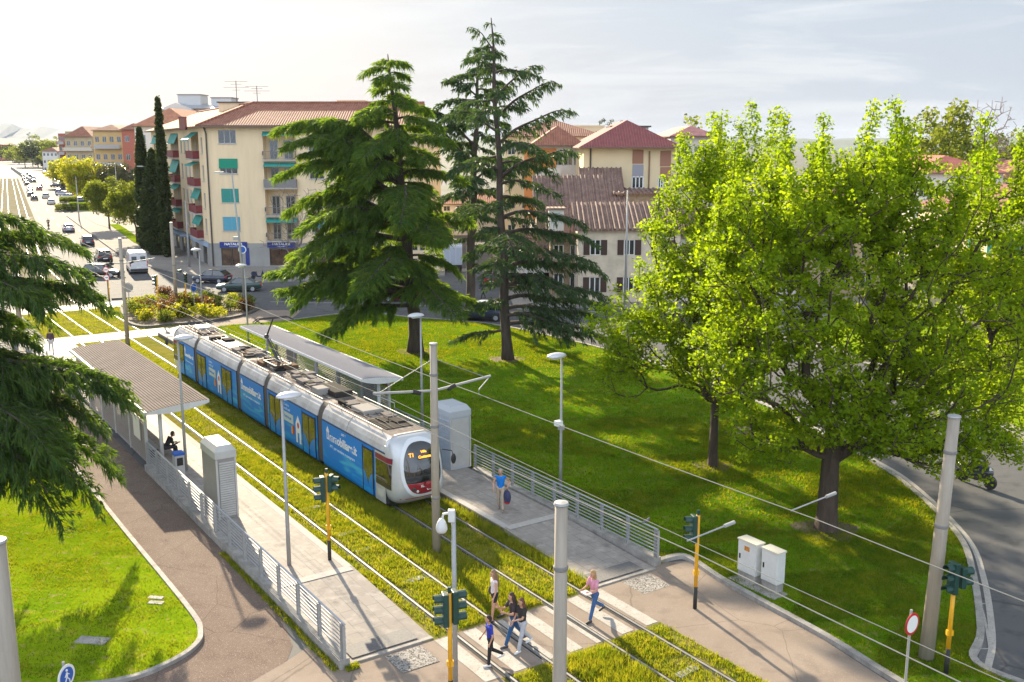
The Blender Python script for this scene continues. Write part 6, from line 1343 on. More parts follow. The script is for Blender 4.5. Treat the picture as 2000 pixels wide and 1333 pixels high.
# camera post
x, y = -1.55, 25.0; root = empty('camera_post', (x, y, 0), 0, 'grey post with a white dome camera beside the crossing', 'camera post')
MB().tube([(0, 0, 0), (0, 0, 5.0)], [.075, .06], 12).build('pole', M['galv'], root, smooth=True); MB().box(-.14, .04, -.09, .09, 4.72, 5.05).build('camera_box', M['white_metal'], root, bevel=.02)
MB().tube([(-.14, 0, 4.95), (-.27, 0, 4.93), (-.31, 0, 4.75)], .035, 8).build('camera_arm', M['white_metal'], root)
MB().lathe([(.05, .2), (.11, .12), (.15, .0), (.155, -.1), (.12, -.18)], 16, (-.32, 0, 4.6)).build('camera_hood', M['white_metal'], root, smooth=True); MB().sphere((-.32, 0, 4.43), .1, 12, 8).build('camera_dome', M['glass'], root, smooth=True)
# signs
def disc_sign(name, xy, h_, r_, label, ang, face, rim=None, mark=None, z=0, tilt=0, group=None, pole_m='galv', dbl=None):
    root = empty(name, (*xy, z), ang, label, 'road sign', group)
    MB().tube([(0, .04, 0), (0, .04, h_+.08)], .035, 8).build('pole', M[pole_m], root)
    Rm = Matrix.Rotation(math.pi/2, 3, 'X')
    MB().lathe([(r_, 0), (r_, .02)], 28, (0, 0, h_-r_), 0, Rm).build('disc', rim or face, root)
    MB().lathe([(r_*(.78 if rim else .97), 0), (r_*(.78 if rim else .97), .004)], 28, (0, -.021, h_-r_), 0, Rm).build('face', face, root)
    MB().lathe([(r_*.98, 0), (r_*.98, .004)], 28, (0, .008, h_-r_), 0, Rm).build('back', M['cab_dark'], root)
    return root
disc_sign('no_entry_sign', (10.38, 23.95), 2.62, .3, 'round white sign with a red ring, before the large leaning mast', .62, M['white'], M['red'])
s_ = disc_sign('footpath_sign', (-10.39, 21.25), 2.66, .28, 'round blue sign with a white walking figure, at the bottom left corner', 1.3, M['blue_sign'], M['white'])
b = MB(); zc = 2.38; yy = -.03
b.sphere((.0, yy, zc+.15), .032, 8, 5); b.tube([(0, yy, zc+.1), (-.01, yy, zc-.02)], .026, 5); b.tube([(-.01, yy, zc-.02), (.07, yy, zc-.1), (.08, yy, zc-.18)], .016, 5); b.tube([(-.01, yy, zc-.02), (-.05, yy, zc-.1), (-.1, yy, zc-.16)], .016, 5); b.tube([(0, yy, zc+.08), (.08, yy, zc+.02)], .012, 5); b.tube([(0, yy, zc+.08), (-.07, yy, zc+.0)], .012, 5)
b.build('walking_figure', M['white'], s_)
for k, (yz, lb) in enumerate(((2.0, 'lower red ring sign with dark bar on the small yellow post'), (2.75, 'upper red ring sign on the small yellow post'))):
    x, y = at(213, 588); o_ = disc_sign('road_sign', (x, y-.15), yz+.55, .3, lb, -.1, M['white'], M['red'], group='signs at the far crossing'); MB().box(-.15, .15, -.035, -.026, yz+.2, yz+.28).build('sign_bar', M['black'] if k == 0 else M['red'], o_)
x, y = at(254, 612); disc_sign('road_sign', (x, y), 2.7, .42, 'dark round sign back beside the far mast', .2, M['cab_dark'], group='signs at the far crossing'); 
x, y = at(381, 607); disc_sign('road_sign', (x, y), 2.5, .42, 'round blue sign turned sideways in the shrub bed', 1.1, M['blue_sign'], M['galv'], group='signs at the far crossing')
x, y = at(477, 560); disc_sign('road_sign', (x, y), 4.3, .42, 'round blue arrow sign by the shop corner', 0, M['blue_sign'], M['white'], group='signs at the far crossing')
x, y = at(665, 560); disc_sign('road_sign', (x, y), 3.4, .42, 'round blue sign left of the bushy cedar', 0, M['blue_sign'], M['white'], group='signs at the far crossing')
# white roadside cabinets
for (a, c, q, h_, lb, st) in ((21.95, 21.15, 24.2, 1.42, 'taller white roadside cabinet with a rusty sticker', 1), (20.98, 20.3, 24.28, 1.4, 'lower white roadside cabinet, nearer the ring road', 0)):
    root = TR('roadside_cabinet', (a+c)/2, q, .1, lb, 'cabinet', 'pair of white roadside cabinets'); L_ = abs(a-c)
    MB().box(-L_/2+.03, L_/2-.03, -.17, .17, 0, .33).build('plinth', M['kerb'], root); MB().box(-L_/2, L_/2, -.19, .19, .33, h_).build('body', M['white_metal'], root, bevel=.012)
    MB().box(-L_/2-.02, L_/2+.02, -.22, .22, h_, h_+.05).build('lid', cmat('lid_cream', (.62, .58, .48), .5), root); MB().box(-L_/2+.03, L_/2-.03, -.205, -.191, .38, h_-.05).build('door', M['white_metal'], root)
    MB().box(-L_/2+.09, -L_/2+.14, -.225, -.206, .78, .95).build('handle', M['black'], root)
    if st: MB().box(-.1, .12, -.212, -.2055, 1.12, 1.28).build('sticker', cmat('rust_orange', (.5, .2, .03), .7, var=.5, vscale=20), root)
x0, y0 = T(21.1, 24.0)[:2]; struct(MB().box(-1.0, 1.0, -.25, .45, .0, .125, rz=TANG, c=(x0, y0, 0)), 'concrete_pad', M['kerb'])
# ticket machine and bins at the shelter end
root = TR('ticket_machine', 42.6, 11.2, .27, 'small grey ticket machine with a blue top beside the lamp post at the shelter', 'ticket machine')
MB().box(-.22, .22, -.2, .2, 0, 1.05).build('body', M['cab_grey'], root, bevel=.02); MB().box(-.24, .24, -.22, .22, 1.05, 1.16).build('top', M['blue_sign'], root); MB().box(.221, .235, -.13, .13, .6, .95).build('screen', M['black'], root)
root = TR('litter_bin', 62.8, 11.6, .27, 'pale litter bin at the far end of the tan-roofed shelter', 'bin'); MB().lathe([(.2, 0), (.23, .1), (.23, .8), (.2, .86)], 14).build('body', M['white_metal'], root); MB().lathe([(.25, .86), (.24, .93), (.1, .97)], 14).build('lid', cmat('bin_blue', (.25, .35, .6)), root)
root = TR('bench', 63.9, 11.7, .27, 'dark bench beside the litter bin at the far end of the left platform', 'bench'); MB().box(-.8, .5, -.2, .2, .42, .47).build('seat', M['dark_metal'], root)
for dx in (-.7, .4): MB().box(dx-.03, dx+.03, -.18, .18, 0, .42).build('leg', M['dark_metal'], root)
# advertising panel
x, y = at(313, 492); root = empty('advertising_panel', (x, y, .12), .1, 'red advertising panel on the pavement beside the tall street lamp', 'sign'); MB().box(-.75, .75, -.1, .1, .25, 2.35).build('frame', M['cab_grey'], root); MB().box(-.66, .66, -.112, -.101, .35, 2.25).build('poster', cmat('poster_red', (.5, .03, .05), .4, var=.4, vscale=2), root)
for dx in (-.5, .5): MB().box(dx-.06, dx+.06, -.08, .08, 0, .25).build('leg', M['cab_dark'], root)

# low parapet of the underpass on the far left of the avenue
pa = [at(22, 330), at(40, 341), at(60, 357)]; L_ = math.hypot(pa[2][0]-pa[0][0], pa[2][1]-pa[0][1]); an = math.atan2(pa[2][1]-pa[0][1], pa[2][0]-pa[0][0])
root = empty('parapet', (*pa[0], 0), an, 'long low grey parapet of the underpass beside the far left traffic', 'wall'); MB().box(0, L_, -.3, .3, 0, 1.5).build('wall', M['kerb'], root); MB().box(0, L_, -.42, .42, 1.5, 1.75).build('coping', M['slab_pale'], root)
for k in range(9): MB().box(L_*(k+.5)/9-.4, L_*(k+.5)/9+.4, .302, .4, 0, 1.45).build('buttress', M['kerb_dark'], root)
# ================================================================== PEOPLE
def cap(mb, p0, p1, r0, r1=None, n=10, sq=1.0):
    r1 = r0 if r1 is None else r1; p0 = Vector(p0); p1 = Vector(p1); d = p1-p0; L_ = d.length
    if L_ < 1e-5: d = Vector((0, 0, .001)); L_ = .001
    d = d.normalized(); pts = []; rr = []
    for a in (80, 55, 28): t = math.radians(a); pts.append(p0-d*r0*math.sin(t)); rr.append(r0*math.cos(t))
    pts.append(p0); rr.append(r0); pts.append(p1); rr.append(r1)
    for a in (28, 55, 80): t = math.radians(a); pts.append(p1+d*r1*math.sin(t)); rr.append(r1*math.cos(t))
    return mb.tube(pts, rr, n)
def remesh(o, v=.014):
    m = o.modifiers.new('remesh', 'REMESH'); m.mode = 'VOXEL'; m.voxel_size = v; m.use_smooth_shade = True
    s_ = o.modifiers.new('smooth', 'SMOOTH'); s_.factor = .5; s_.iterations = 2
    return o
def person(label, xy, z, ang, H_=1.7, female=False, legs=((.3, .15), (-.35, .3)), arms=((-.35, .3, .1), (.35, .4, .1)), lean=.05, top=(.5, .5, .5), sleeve='short', bottom=(.05, .07, .15), blen='long', hair=(.08, .05, .03), hlen='short', shoes=(.5, .5, .5), seated=False, turn=0, skin='skin', group=None, fine=True, headdown=0.):
    root = empty('person', (*xy, z), ang, label, 'person', group); k = H_/1.7; v = .013 if fine else .024
    L1, L2 = .43*k, .42*k; hw = .085*k; hip0 = .0; J = {}
    low = 1e9
    for s_, (a, kb) in zip((1, -1), legs):
        hp = Vector((0, s_*hw, 0)); kn = hp+Vector((math.sin(a)*L1, s_*.01, -math.cos(a)*L1)); an = kn+Vector((math.sin(a-kb)*L2, 0, -math.cos(a-kb)*L2))
        fp = (a-kb)*.55 if a-kb < 0 else -.12*(a-kb); fp = 0 if seated else fp
        toe = an+Vector((math.cos(fp)*.16*k, s_*.015, math.sin(fp)*.16*k-.045*k)); heel = an+Vector((-.045*k, 0, -.05*k))
        J[s_] = (hp, kn, an, heel, toe); low = min(low, toe.z-.03*k, heel.z-.03*k)
    pz = -low; off = Vector((0, 0, pz))
    for s_ in (1, -1): J[s_] = tuple(p+off for p in J[s_])
    R_ = Matrix.Rotation(lean, 3, 'Y'); pel = off.copy(); S_ = lambda x, y, zz: pel+R_ @ (Matrix.Rotation(turn*zz/.55, 3, 'Z') @ Vector((x, y, zz))*1.0)
    sw = (.165 if female else .19)*k; ch = S_(0, 0, .36*k); nk = S_(.0, 0, .50*k); hc = S_(.025+headdown*.08, 0, (.665-headdown*.03)*k); A_ = {}
    for s_, (b, e, o_) in zip((1, -1), arms):
        sh = S_(0, s_*sw, .455*k); ua, fa = .28*k, .25*k
        el = sh+R_ @ Vector((math.sin(b)*ua*math.cos(o_), s_*math.sin(o_)*ua+s_*.02, -math.cos(b)*ua*math.cos(o_))); c = b+e
        wr = el+R_ @ Vector((math.sin(c)*fa, -s_*.05*min(1, e)*1.2, -math.cos(c)*fa)); hd = wr+(wr-el).normalized()*.075*k
        A_[s_] = (sh, el, wr, hd)
    b = MB()
    for s_ in (1, -1):
        hp, kn, an, heel, toe = J[s_]; cap(b, hp, kn, .078*k, .052*k); cap(b, kn, an, .052*k, .034*k); cap(b, heel+Vector((0, 0, .02)), toe, .032*k, .026*k)
        sh, el, wr, hd = A_[s_]; cap(b, sh, el, .046*k, .036*k); cap(b, el, wr, .036*k, .024*k); cap(b, nk-Vector((0, 0, .05)), sh, .045*k, .045*k)
        d = (wr-el).normalized(); sd_ = d.cross(Vector((0, 1, 0))); sd_ = Vector((1, 0, 0)) if sd_.length < .1 else sd_.normalized(); up_ = d.cross(sd_)
        cap(b, wr, hd-d*.01, .022*k, .03*k)
        for j, (w_, l_) in enumerate(((-.030, .066), (-.011, .078), (.010, .072), (.029, .056))):
            p0 = hd+sd_*w_*k; p1 = p0+d*l_*.5*k+up_*-s_*.006; p2 = p1+d*l_*.42*k+up_*(-s_*.018); cap(b, p0, p1, .0095*k, .009*k, 6); cap(b, p1, p2, .009*k, .0075*k, 6)
        t0 = wr+d*.02+sd_*.02; cap(b, t0, t0+d*.045*k+sd_*.035*k, .011*k, .009*k, 6)
    cap(b, pel, S_(0, 0, .2*k), .105*k, .09*k); cap(b, S_(0, 0, .2*k), ch, .09*k, .105*k); 
    for s_ in (1, -1): cap(b, S_(0, s_*.05*k, .12*k), S_(0, s_*.08*k, .4*k), .07*k, .075*k); cap(b, pel+Vector((0, s_*.04, 0)), J[s_][0], .09*k, .085*k)
    cap(b, nk-Vector((0, 0, .06*k)), nk+(hc-nk)*.5, .05*k, .046*k)
    fw = R_ @ Vector((1, 0, 0)); cap(b, hc+Vector((0, 0, .03*k)), hc-Vector((0, 0, .045*k))+fw*.02, .085*k, .062*k, 12); cap(b, hc+fw*.07*k-Vector((0, 0, .0)), hc+fw*.098*k-Vector((0, 0, .022*k)), .012*k, .015*k, 6)
    for s_ in (1, -1): cap(b, hc+Vector((-.005, s_*.083*k, .0)), hc+Vector((-.005, s_*.086*k, -.03*k)), .014*k, .01*k, 6)
    remesh(b.build('body', M[skin], root, smooth=True), v)
    ey = MB()
    for s_ in (1, -1): ey.sphere(hc+fw*.078*k+Vector((0, s_*.03*k, .008*k)), .011*k, 6, 4)
    ey.box(-.004, .004, -.022*k, .022*k, -.004, .004, c=tuple(hc+fw*.088*k-Vector((0, 0, .052*k)))); ey.build('eyes_and_mouth', M['black'], root)
    def clothes(nm, parts, col, vv=v):
        c_ = MB()
        for q in parts: cap(c_, *q)
        return remesh(c_.build(nm, cmat('cloth_%02d_%02d_%02d' % tuple(int(x*99) for x in col), col, .85, var=.18, vscale=9), root, smooth=True), vv)
    g = .014*k; P_ = [(pel+Vector((0, 0, .05*k)), S_(0, 0, .2*k), .12*k, .105*k), (S_(0, 0, .2*k), S_(0, 0, .38*k), .105*k, .115*k), (S_(0, 0, .42*k), S_(0, 0, .47*k), .08*k, .055*k)]
    for s_ in (1, -1):
        sh, el, wr, hd = A_[s_]; P_ += [(S_(0, s_*.05*k, .08*k), S_(0, s_*.09*k, .4*k), .085*k, .085*k), (S_(0, s_*.08*k, .44*k), sh, .06*k, .052*k)]
        if sleeve != 'none': P_.append((sh, sh.lerp(el, .6 if sleeve == 'short' else 1), .06*k, .056*k if sleeve == 'short' else .048*k))
        if sleeve == 'long': P_.append((el, wr, .048*k, .036*k))
    clothes('top', P_, top); P_ = [(pel-Vector((0, 0, .01)), pel+Vector((0, 0, .07*k)), .118*k, .112*k)]
    for s_ in (1, -1):
        hp, kn, an, heel, toe = J[s_]; P_.append((pel+Vector((0, s_*.05*k, 0)), hp, .1*k, .1*k))
        if blen == 'short': P_.append((hp, hp.lerp(kn, .45), .1*k, .09*k))
        else: P_ += [(hp, kn, .094*k, .068*k), (kn, kn.lerp(an, .93), .066*k, .055*k)]
    clothes('trousers' if blen == 'long' else 'shorts', P_, bottom)
    P_ = []
    for s_ in (1, -1): hp, kn, an, heel, toe = J[s_]; P_.append((heel, toe, .044*k, .038*k))
    for i_ in (0, 1): c_ = MB(); cap(c_, *P_[i_]); c_.build('shoe', cmat('shoe_%02d' % int(shoes[0]*99), shoes, .6), root, smooth=True)
    P_ = [(hc+Vector((-.02, 0, .055*k)), hc+Vector((-.035, 0, .0)), .092*k, .088*k)]
    bk = R_ @ Vector((-1, 0, 0))
    if hlen == 'long': P_ += [(hc+bk*.06*k, nk+bk*.1*k-Vector((0, 0, .05*k)), .075*k, .075*k), (nk+bk*.1*k-Vector((0, 0, .05*k)), nk+bk*.125*k-Vector((0, 0, .26*k)), .075*k, .045*k)]+[(hc+Vector((-.01, s_*.075*k, 0)), nk+Vector((-.02, s_*.085*k, -.06*k)), .035*k, .03*k) for s_ in (1, -1)]
    if hlen == 'mid': P_ += [(hc+bk*.05*k, nk+bk*.07*k, .08*k, .06*k)]+[(hc+Vector((-.01, s_*.078*k, .01)), nk+Vector((-.01, s_*.075*k, .02)), .034*k, .028*k) for s_ in (1, -1)]
    clothes('hair', P_, hair, .011 if fine else .02)
    root['wrist'] = list(A_[-1][3]); W_ = {1: A_[1][3], -1: A_[-1][3], 'sh': A_[1][0], 'pel': pel, 'ch': ch}; del root['wrist']
    return root, W_
def wpos(root, p): a = root.rotation_euler[2]; return (root.location[0]+p[0]*math.cos(a)-p[1]*math.sin(a), root.location[1]+p[0]*math.sin(a)+p[1]*math.cos(a), root.location[2]+p[2])
HQ = math.atan2(-.5592, -.829)
GP = 'people on the zebra crossing'
p1, w1 = person('man in a bright blue vest walking on the right platform with a bag', at(978, 997, .27), .27, math.radians(-96), 1.74, False, ((.22, .12), (-.2, .2)), ((-.5, 1.25, .45), (.15, .5, .25)), .04, (.0, .16, .55), 'none', (.42, .33, .25), 'long', (.3, .28, .26), 'short', (.25, .2, .17))
sl = MB()
b_ = MB(); bx, by, bz = wpos(p1, w1[-1]); cx_, cy_, cz_ = wpos(p1, w1[1])
root = empty('bag', (cx_, cy_, cz_-.62), .4, 'navy and red soft bag hanging from the hand of the man in the blue vest', 'bag')
MB().sphere((0, 0, .3), .26, 14, 10, 0, (.55, .95, 1.05)).build('body', cmat('bag_navy', (.03, .035, .1), .7, var=.3, vscale=8), root, smooth=True); MB().sphere((0, 0, .1), .19, 12, 8, 0, (.6, .95, .6)).build('bottom', cmat('bag_red', (.4, .03, .04), .7), root, smooth=True); MB().tube([(0, -.1, .52), (0, -.04, .63), (0, .04, .63), (0, .1, .52)], .014, 6).build('handle', M['black'], root)
p2, w2 = person('blonde woman in a pink shirt and jeans striding over the crossing, apart from the others', at(1160, 1209, .02), .02, HQ+.12, 1.66, True, ((.36, .06), (-.38, .62)), ((.55, 1.1, .1), (.45, 1.2, .1)), .1, (.62, .27, .36), 'short', (.04, .1, .24), 'long', (.38, .22, .1), 'mid', (.04, .035, .03), group=GP)
cx_, cy_, cz_ = wpos(p2, w2[1]); root = empty('book', (cx_, cy_, cz_), HQ, 'pale folder held by the woman in the pink shirt', 'folder'); MB().box(-.12, .12, -.17, .13, -.012, .012).build('cover', cmat('folder', (.62, .5, .48)), root); MB().box(-.115, .115, -.16, .12, -.022, -.0125).build('pages', M['white'], root)
p3, w3 = person('woman in a white sleeveless top and dark shorts, farthest back of the four', at(966, 1212, .02), .02, HQ-.2, 1.66, True, ((.2, .1), (-.22, .3)), ((.1, .25, .12), (-.1, .25, .12)), .03, (.68, .6, .6), 'none', (.02, .02, .025), 'short', (.22, .13, .07), 'long', (.03, .03, .03), group=GP)
cx_, cy_, cz_ = wpos(p3, w3['pel']+Vector((-.02, -.24, .08))); root = empty('handbag', (cx_, cy_, cz_), HQ, 'dark shoulder bag at the hip of the woman in the white top', 'bag'); MB().sphere((0, 0, -.05), .17, 12, 8, 0, (.8, .45, .95)).build('body', cmat('bag_dark', (.05, .035, .045), .6), root, smooth=True); MB().tube([(-.1, 0, .04), (-.04, .1, .3), (.0, .16, .42)], .012, 5).build('strap', M['black'], root)
p4, w4 = person('woman in a dark top and blue jeans striding long, middle of the four', at(1003, 1258, .02), .02, HQ-.1, 1.68, True, ((.42, .08), (-.42, .25)), ((.5, 1.5, .15), (.7, 1.4, .1)), .08, (.035, .025, .03), 'short', (.02, .08, .2), 'long', (.06, .035, .025), 'long', (.05, .05, .06), group=GP)
p5, w5 = person('girl with long brown hair and pale grey trousers, rightmost of the group of four', at(1020, 1268, .02), .02, HQ+.15, 1.62, True, ((.32, .08), (-.36, .4)), ((.75, .9, .1), (.2, .6, .1)), .04, (.03, .025, .025), 'short', (.42, .43, .47), 'long', (.13, .055, .03), 'long', (.68, .68, .68), group=GP)
p6, w6 = person('boy in a bright blue T-shirt and black trousers, front of the group of four', at(958, 1299, .02), .02, HQ-.35, 1.5, False, ((.12, .04), (-.12, .95)), ((-.1, .5, .2), (.25, .5, .15)), .06, (.02, .04, .36), 'short', (.015, .014, .016), 'long', (.03, .02, .018), 'short', (.65, .63, .62), group=GP)
p7, w7 = person('man in black hunched forward on the bench of the tan-roofed shelter, arms raised', T(45.6, 11.45)[:2], .27, math.atan2(.5592, .829)+.1, 1.74, False, ((1.45, 1.5), (1.5, 1.35)), ((.5, 1.6, .1), (.6, 1.7, .1)), .55, (.016, .016, .018), 'long', (.03, .03, .035), 'long', (.03, .025, .02), 'short', (.03, .03, .03), seated=True)
person('person with a dark top and white trousers at the far end of the left platform', at(101, 690, .27), .27, math.radians(120), 1.68, True, ((.12, .05), (-.12, .12)), ((.1, .3, .1), (-.1, .3, .1)), .02, (.07, .04, .05), 'long', (.5, .48, .48), 'long', (.06, .03, .02), 'short', (.3, .3, .3), fine=False)
person('woman with reddish brown hair walking on the brown path by the near cedar', at(52, 742), 0, math.radians(-70), 1.65, True, ((.2, .1), (-.2, .2)), ((.2, .3, .1), (-.2, .3, .1)), .02, (.16, .05, .04), 'long', (.03, .08, .12), 'long', (.16, .05, .03), 'long', (.05, .05, .05), fine=False)
person('person in a dark blue jacket half hidden behind the tram on the right platform', T(40.6, 21.3)[:2], .27, math.radians(-80), 1.76, False, ((.1, .05), (-.1, .1)), ((.1, .3, .1), (-.1, .3, .1)), .02, (.02, .03, .09), 'long', (.03, .03, .04), 'long', (.015, .015, .02), 'short', (.05, .05, .05), fine=False)
person('pedestrian in dark clothes on the side street between the cedar trunks', at(943, 583), 0, math.radians(-140), 1.74, False, ((.35, .1), (-.35, .2)), ((-.3, .3, .1), (.3, .3, .1)), .03, (.03, .03, .035), 'long', (.03, .03, .035), 'long', (.02, .02, .02), 'short', (.05, .05, .05), fine=False)
person('person in a red jacket on the pavement beyond the red advertising panel', at(289, 476), .12, math.radians(-100), 1.72, False, ((.25, .1), (-.25, .2)), ((-.2, .3, .1), (.2, .3, .1)), .02, (.35, .03, .04), 'long', (.03, .03, .05), 'long', (.05, .03, .02), 'short', (.05, .05, .05), fine=False)
# pigeon on the railing end
x, y, z = T(25.0, 22.62, 1.42); root = empty('pigeon', (x, y, z), .6, 'small grey pigeon perched on the end of the right platform railing', 'bird')
b = MB(); b.sphere((0, 0, .06), .07, 12, 8, 0, (1.7, .85, .8)); b.sphere((.11, 0, .13), .035, 10, 6); b.tube([(.06, 0, .08), (.11, 0, .13)], [.045, .03], 8); b.tube([(-.08, 0, .06), (-.24, 0, .03)], [.04, .02], 6); remesh(b.build('body', cmat('pigeon_grey', (.12, .12, .14)), root), .01)
b = MB().tube([(.01, .02, .02), (.01, .02, -.015)], .006, 4).build('leg', M['red'], root); b = MB().tube([(.01, -.02, .02), (.01, -.02, -.015)], .006, 4).build('leg', M['red'], root)
# ================================================================== VEHICLES
carglass = mat('car_glass', (.015, .02, .022), .06, spec=1., coat=.6)
def paint(name, col): 
    if name not in M: M[name] = mat(name, col, .28, metal=.1, coat=.7, spec=.5)
    return M[name]
def loft(mb, secs, mi=0, cap_=True):
    n = len(secs[0]); vs = [p for s_ in secs for p in s_]
    fs = [(i*n+k, (i+1)*n+k, (i+1)*n+(k+1) % n, i*n+(k+1) % n) for i in range(len(secs)-1) for k in range(n)]
    if cap_: fs += [tuple(range(n)), tuple((len(secs)-1)*n+k for k in range(n))[::-1]]
    return mb.add(vs, fs, mi)
def car(label, xy, ang, col, kind='hatch', group=None, roofcol=None, detail=True, z=.006, name='car', cat='car'):
    L_, W_, Hh = {'hatch': (4.0, 1.74, 1.48), 'sedan': (4.5, 1.78, 1.44), 'suv': (4.3, 1.82, 1.62), 'mini': (3.5, 1.64, 1.5), 'wagon': (4.5, 1.78, 1.5)}[kind]
    root = empty(name, (*xy, z), ang, label, cat, group); w_ = W_/2; bl = .92 if kind != 'suv' else 1.0; m_ = paint('paint_%s' % str(col), col)
    st = [(.5, .38, .60, .78), (.485, .26, .70, .9), (.40, .2, .80, .985), (.25, .2, .90, 1.), (.16, .2, bl+.02, 1.), (-.2, .2, bl+.03, 1.), (-.42, .2, bl+.03, .985), (-.485, .27, bl-.02 if kind != 'sedan' else .92, .92), (-.5, .38, bl-.12, .84)]
    if kind == 'sedan': st[6] = (-.42, .2, 1.0, .97)
    secs = []
    for fx_, z0, z1, wf in st:
        x = fx_*L_; a = w_*wf; zm = (z0+z1)/2
        secs.append([(x, -a*.9, z0), (x, -a, z0+.12), (x, -a*1.0, zm+.05), (x, -a*.97, z1-.09), (x, -a*.86, z1), (x, a*.86, z1), (x, a*.97, z1-.09), (x, a, zm+.05), (x, a, z0+.12), (x, a*.9, z0)])
    o_ = loft(MB(), secs).build('body', m_, root, smooth=True); o_.modifiers.new('sub', 'SUBSURF').render_levels = 1
    cab = {'hatch': (.24, .07, -.34, -.47), 'sedan': (.2, .05, -.22, -.38), 'suv': (.22, .08, -.40, -.48), 'mini': (.27, .1, -.36, -.48), 'wagon': (.2, .05, -.40, -.48)}[kind]; secs = []
    for fx_, zt, wf in ((cab[0], bl+.02, .8), (cab[1]+.01, Hh-.06, .66), (cab[1]-.08, Hh-.03, .66), (cab[2]+.04, Hh-.05, .65), (cab[3]+.01, bl+.03, .76)):
        x = fx_*L_; t = (zt-bl)/(Hh-bl); secs.append([(x, -w_*.87, bl-.03), (x, -w_*(.87*(1-t)+wf*t), zt), (x, w_*(.87*(1-t)+wf*t), zt), (x, w_*.87, bl-.03)])
    loft(MB(), secs).build('windows', carglass, root)
    rc = paint('paint_%s' % str(roofcol), roofcol) if roofcol else m_; secs = []
    for fx_, zt in ((cab[1]+.015, Hh-.075), (cab[1]-.06, Hh-.01), (cab[2]+.1, Hh-.01), (cab[2]+.0, Hh-.09)):
        x = fx_*L_; secs.append([(x, -w_*.70, zt-.05), (x, -w_*.6, zt+.015), (x, w_*.6, zt+.015), (x, w_*.70, zt-.05)])
    loft(MB(), secs).build('roof', rc, root, smooth=False)
    if detail:
        pl = MB()
        for sg in (-1, 1):
            for (xa, za, ya), (xb, zb, yb) in (((cab[0], bl, .86), (cab[1]+.01, Hh-.06, .675)), ((cab[3]+.01, bl, .85), (cab[2]+.03, Hh-.07, .675)), ((-.1, bl, .885), (-.11, Hh-.06, .68))):
                pl.tube([(xa*L_, sg*ya*w_, za), (xb*L_, sg*yb*w_, zb)], .035, 5)
        pl.build('pillars', m_, root)
        for sg in (-1, 1):
            MB().box(.435*L_, .487*L_, min(sg*w_*.52, sg*w_*.88), max(sg*w_*.52, sg*w_*.88), .58, .72).build('headlight', M['white_metal'], root, bevel=.02)
            MB().box(-.5*L_-.01, -.465*L_, min(sg*w_*.6, sg*w_*.86), max(sg*w_*.6, sg*w_*.86), bl-.3, bl-.06).build('taillight', cmat('tail_red', (.45, .01, .015), .3), root, bevel=.02)
            MB().sphere((cab[0]*L_-.25, sg*(w_+.06), bl+.06), .09, 8, 6, 0, (.7, 1.1, .8)).build('mirror', m_, root, smooth=True)
            MB().box(-.3*L_, .22*L_, min(sg*w_*.995, sg*w_*1.012), max(sg*w_*.995, sg*w_*1.012), .42, .47).build('side_trim', M['rubber'], root)
        MB().box(-.5*L_-.022, -.5*L_-.005, -.26, .26, .52, .63).build('number_plate', M['white'], root); MB().box(.5*L_-.01, .5*L_+.01, -.3, .3, .42, .54).build('grille', M['black'], root); MB().box(.5*L_+.012, .5*L_+.02, -.26, .26, .33, .42).build('number_plate', M['white'], root)
    for fx_ in (.31, -.31):
        for sg in (-1, 1):
            Rm = Matrix.Rotation(math.pi/2, 3, 'X'); wh = MB().lathe([(.2, -.09), (.3, -.1), (.32, -.06), (.32, .06), (.3, .1), (.2, .09)], 18, (fx_*L_, sg*(w_-.07), .32), 0, Rm).build('wheel', M['rubber'], root)
            if detail: MB().lathe([(.19, -.11), (.2, -.09), (.2, .09), (.19, .11)], 14, (fx_*L_, sg*(w_-.07), .32), 0, Rm).build('rim', M['steel'], wh)
    return root
SD = math.atan2(.894, -.449)
car('navy blue hatchback at the corner in front of the shop window', at(415, 553), math.radians(168), (.012, .018, .045), 'hatch', detail=True)
car('dark green saloon just right of the navy hatchback at the junction', at(468, 569), math.radians(188), (.02, .055, .05), 'sedan')
car('black car turning in front of the white van, behind the red ring signs', at(202, 541), math.radians(-8), (.014, .013, .014), 'wagon')
car('dark car with a shiny roof driving away left of the white van', at(202, 511), SD+.05, (.04, .03, .03), 'suv')
car('dark blue-grey car driving away up the street, ahead of the one beside the van', at(171, 479), SD, (.05, .06, .09), 'hatch')
car('silver saloon driving away up the glaring street, ahead of the dark blue-grey one', at(134, 453), SD, (.3, .32, .38), 'sedan')
car('dark blue hatchback with a white roof and red tail light, between the cedar trunks', at(941, 625), math.radians(172), (.012, .02, .06), 'suv', roofcol=(.6, .6, .6))
car('dark red car on the side street, seen past the tall thin cedar', at(958, 556), math.radians(95), (.22, .02, .02), 'hatch')
car('red car on the ring road behind the trunk of the bushy cedar', at(790, 588), math.radians(178), (.3, .02, .035), 'wagon')
car('blue car just showing at the left edge of the bushy cedar', at(594, 585), math.radians(176), (.02, .04, .16), 'hatch')
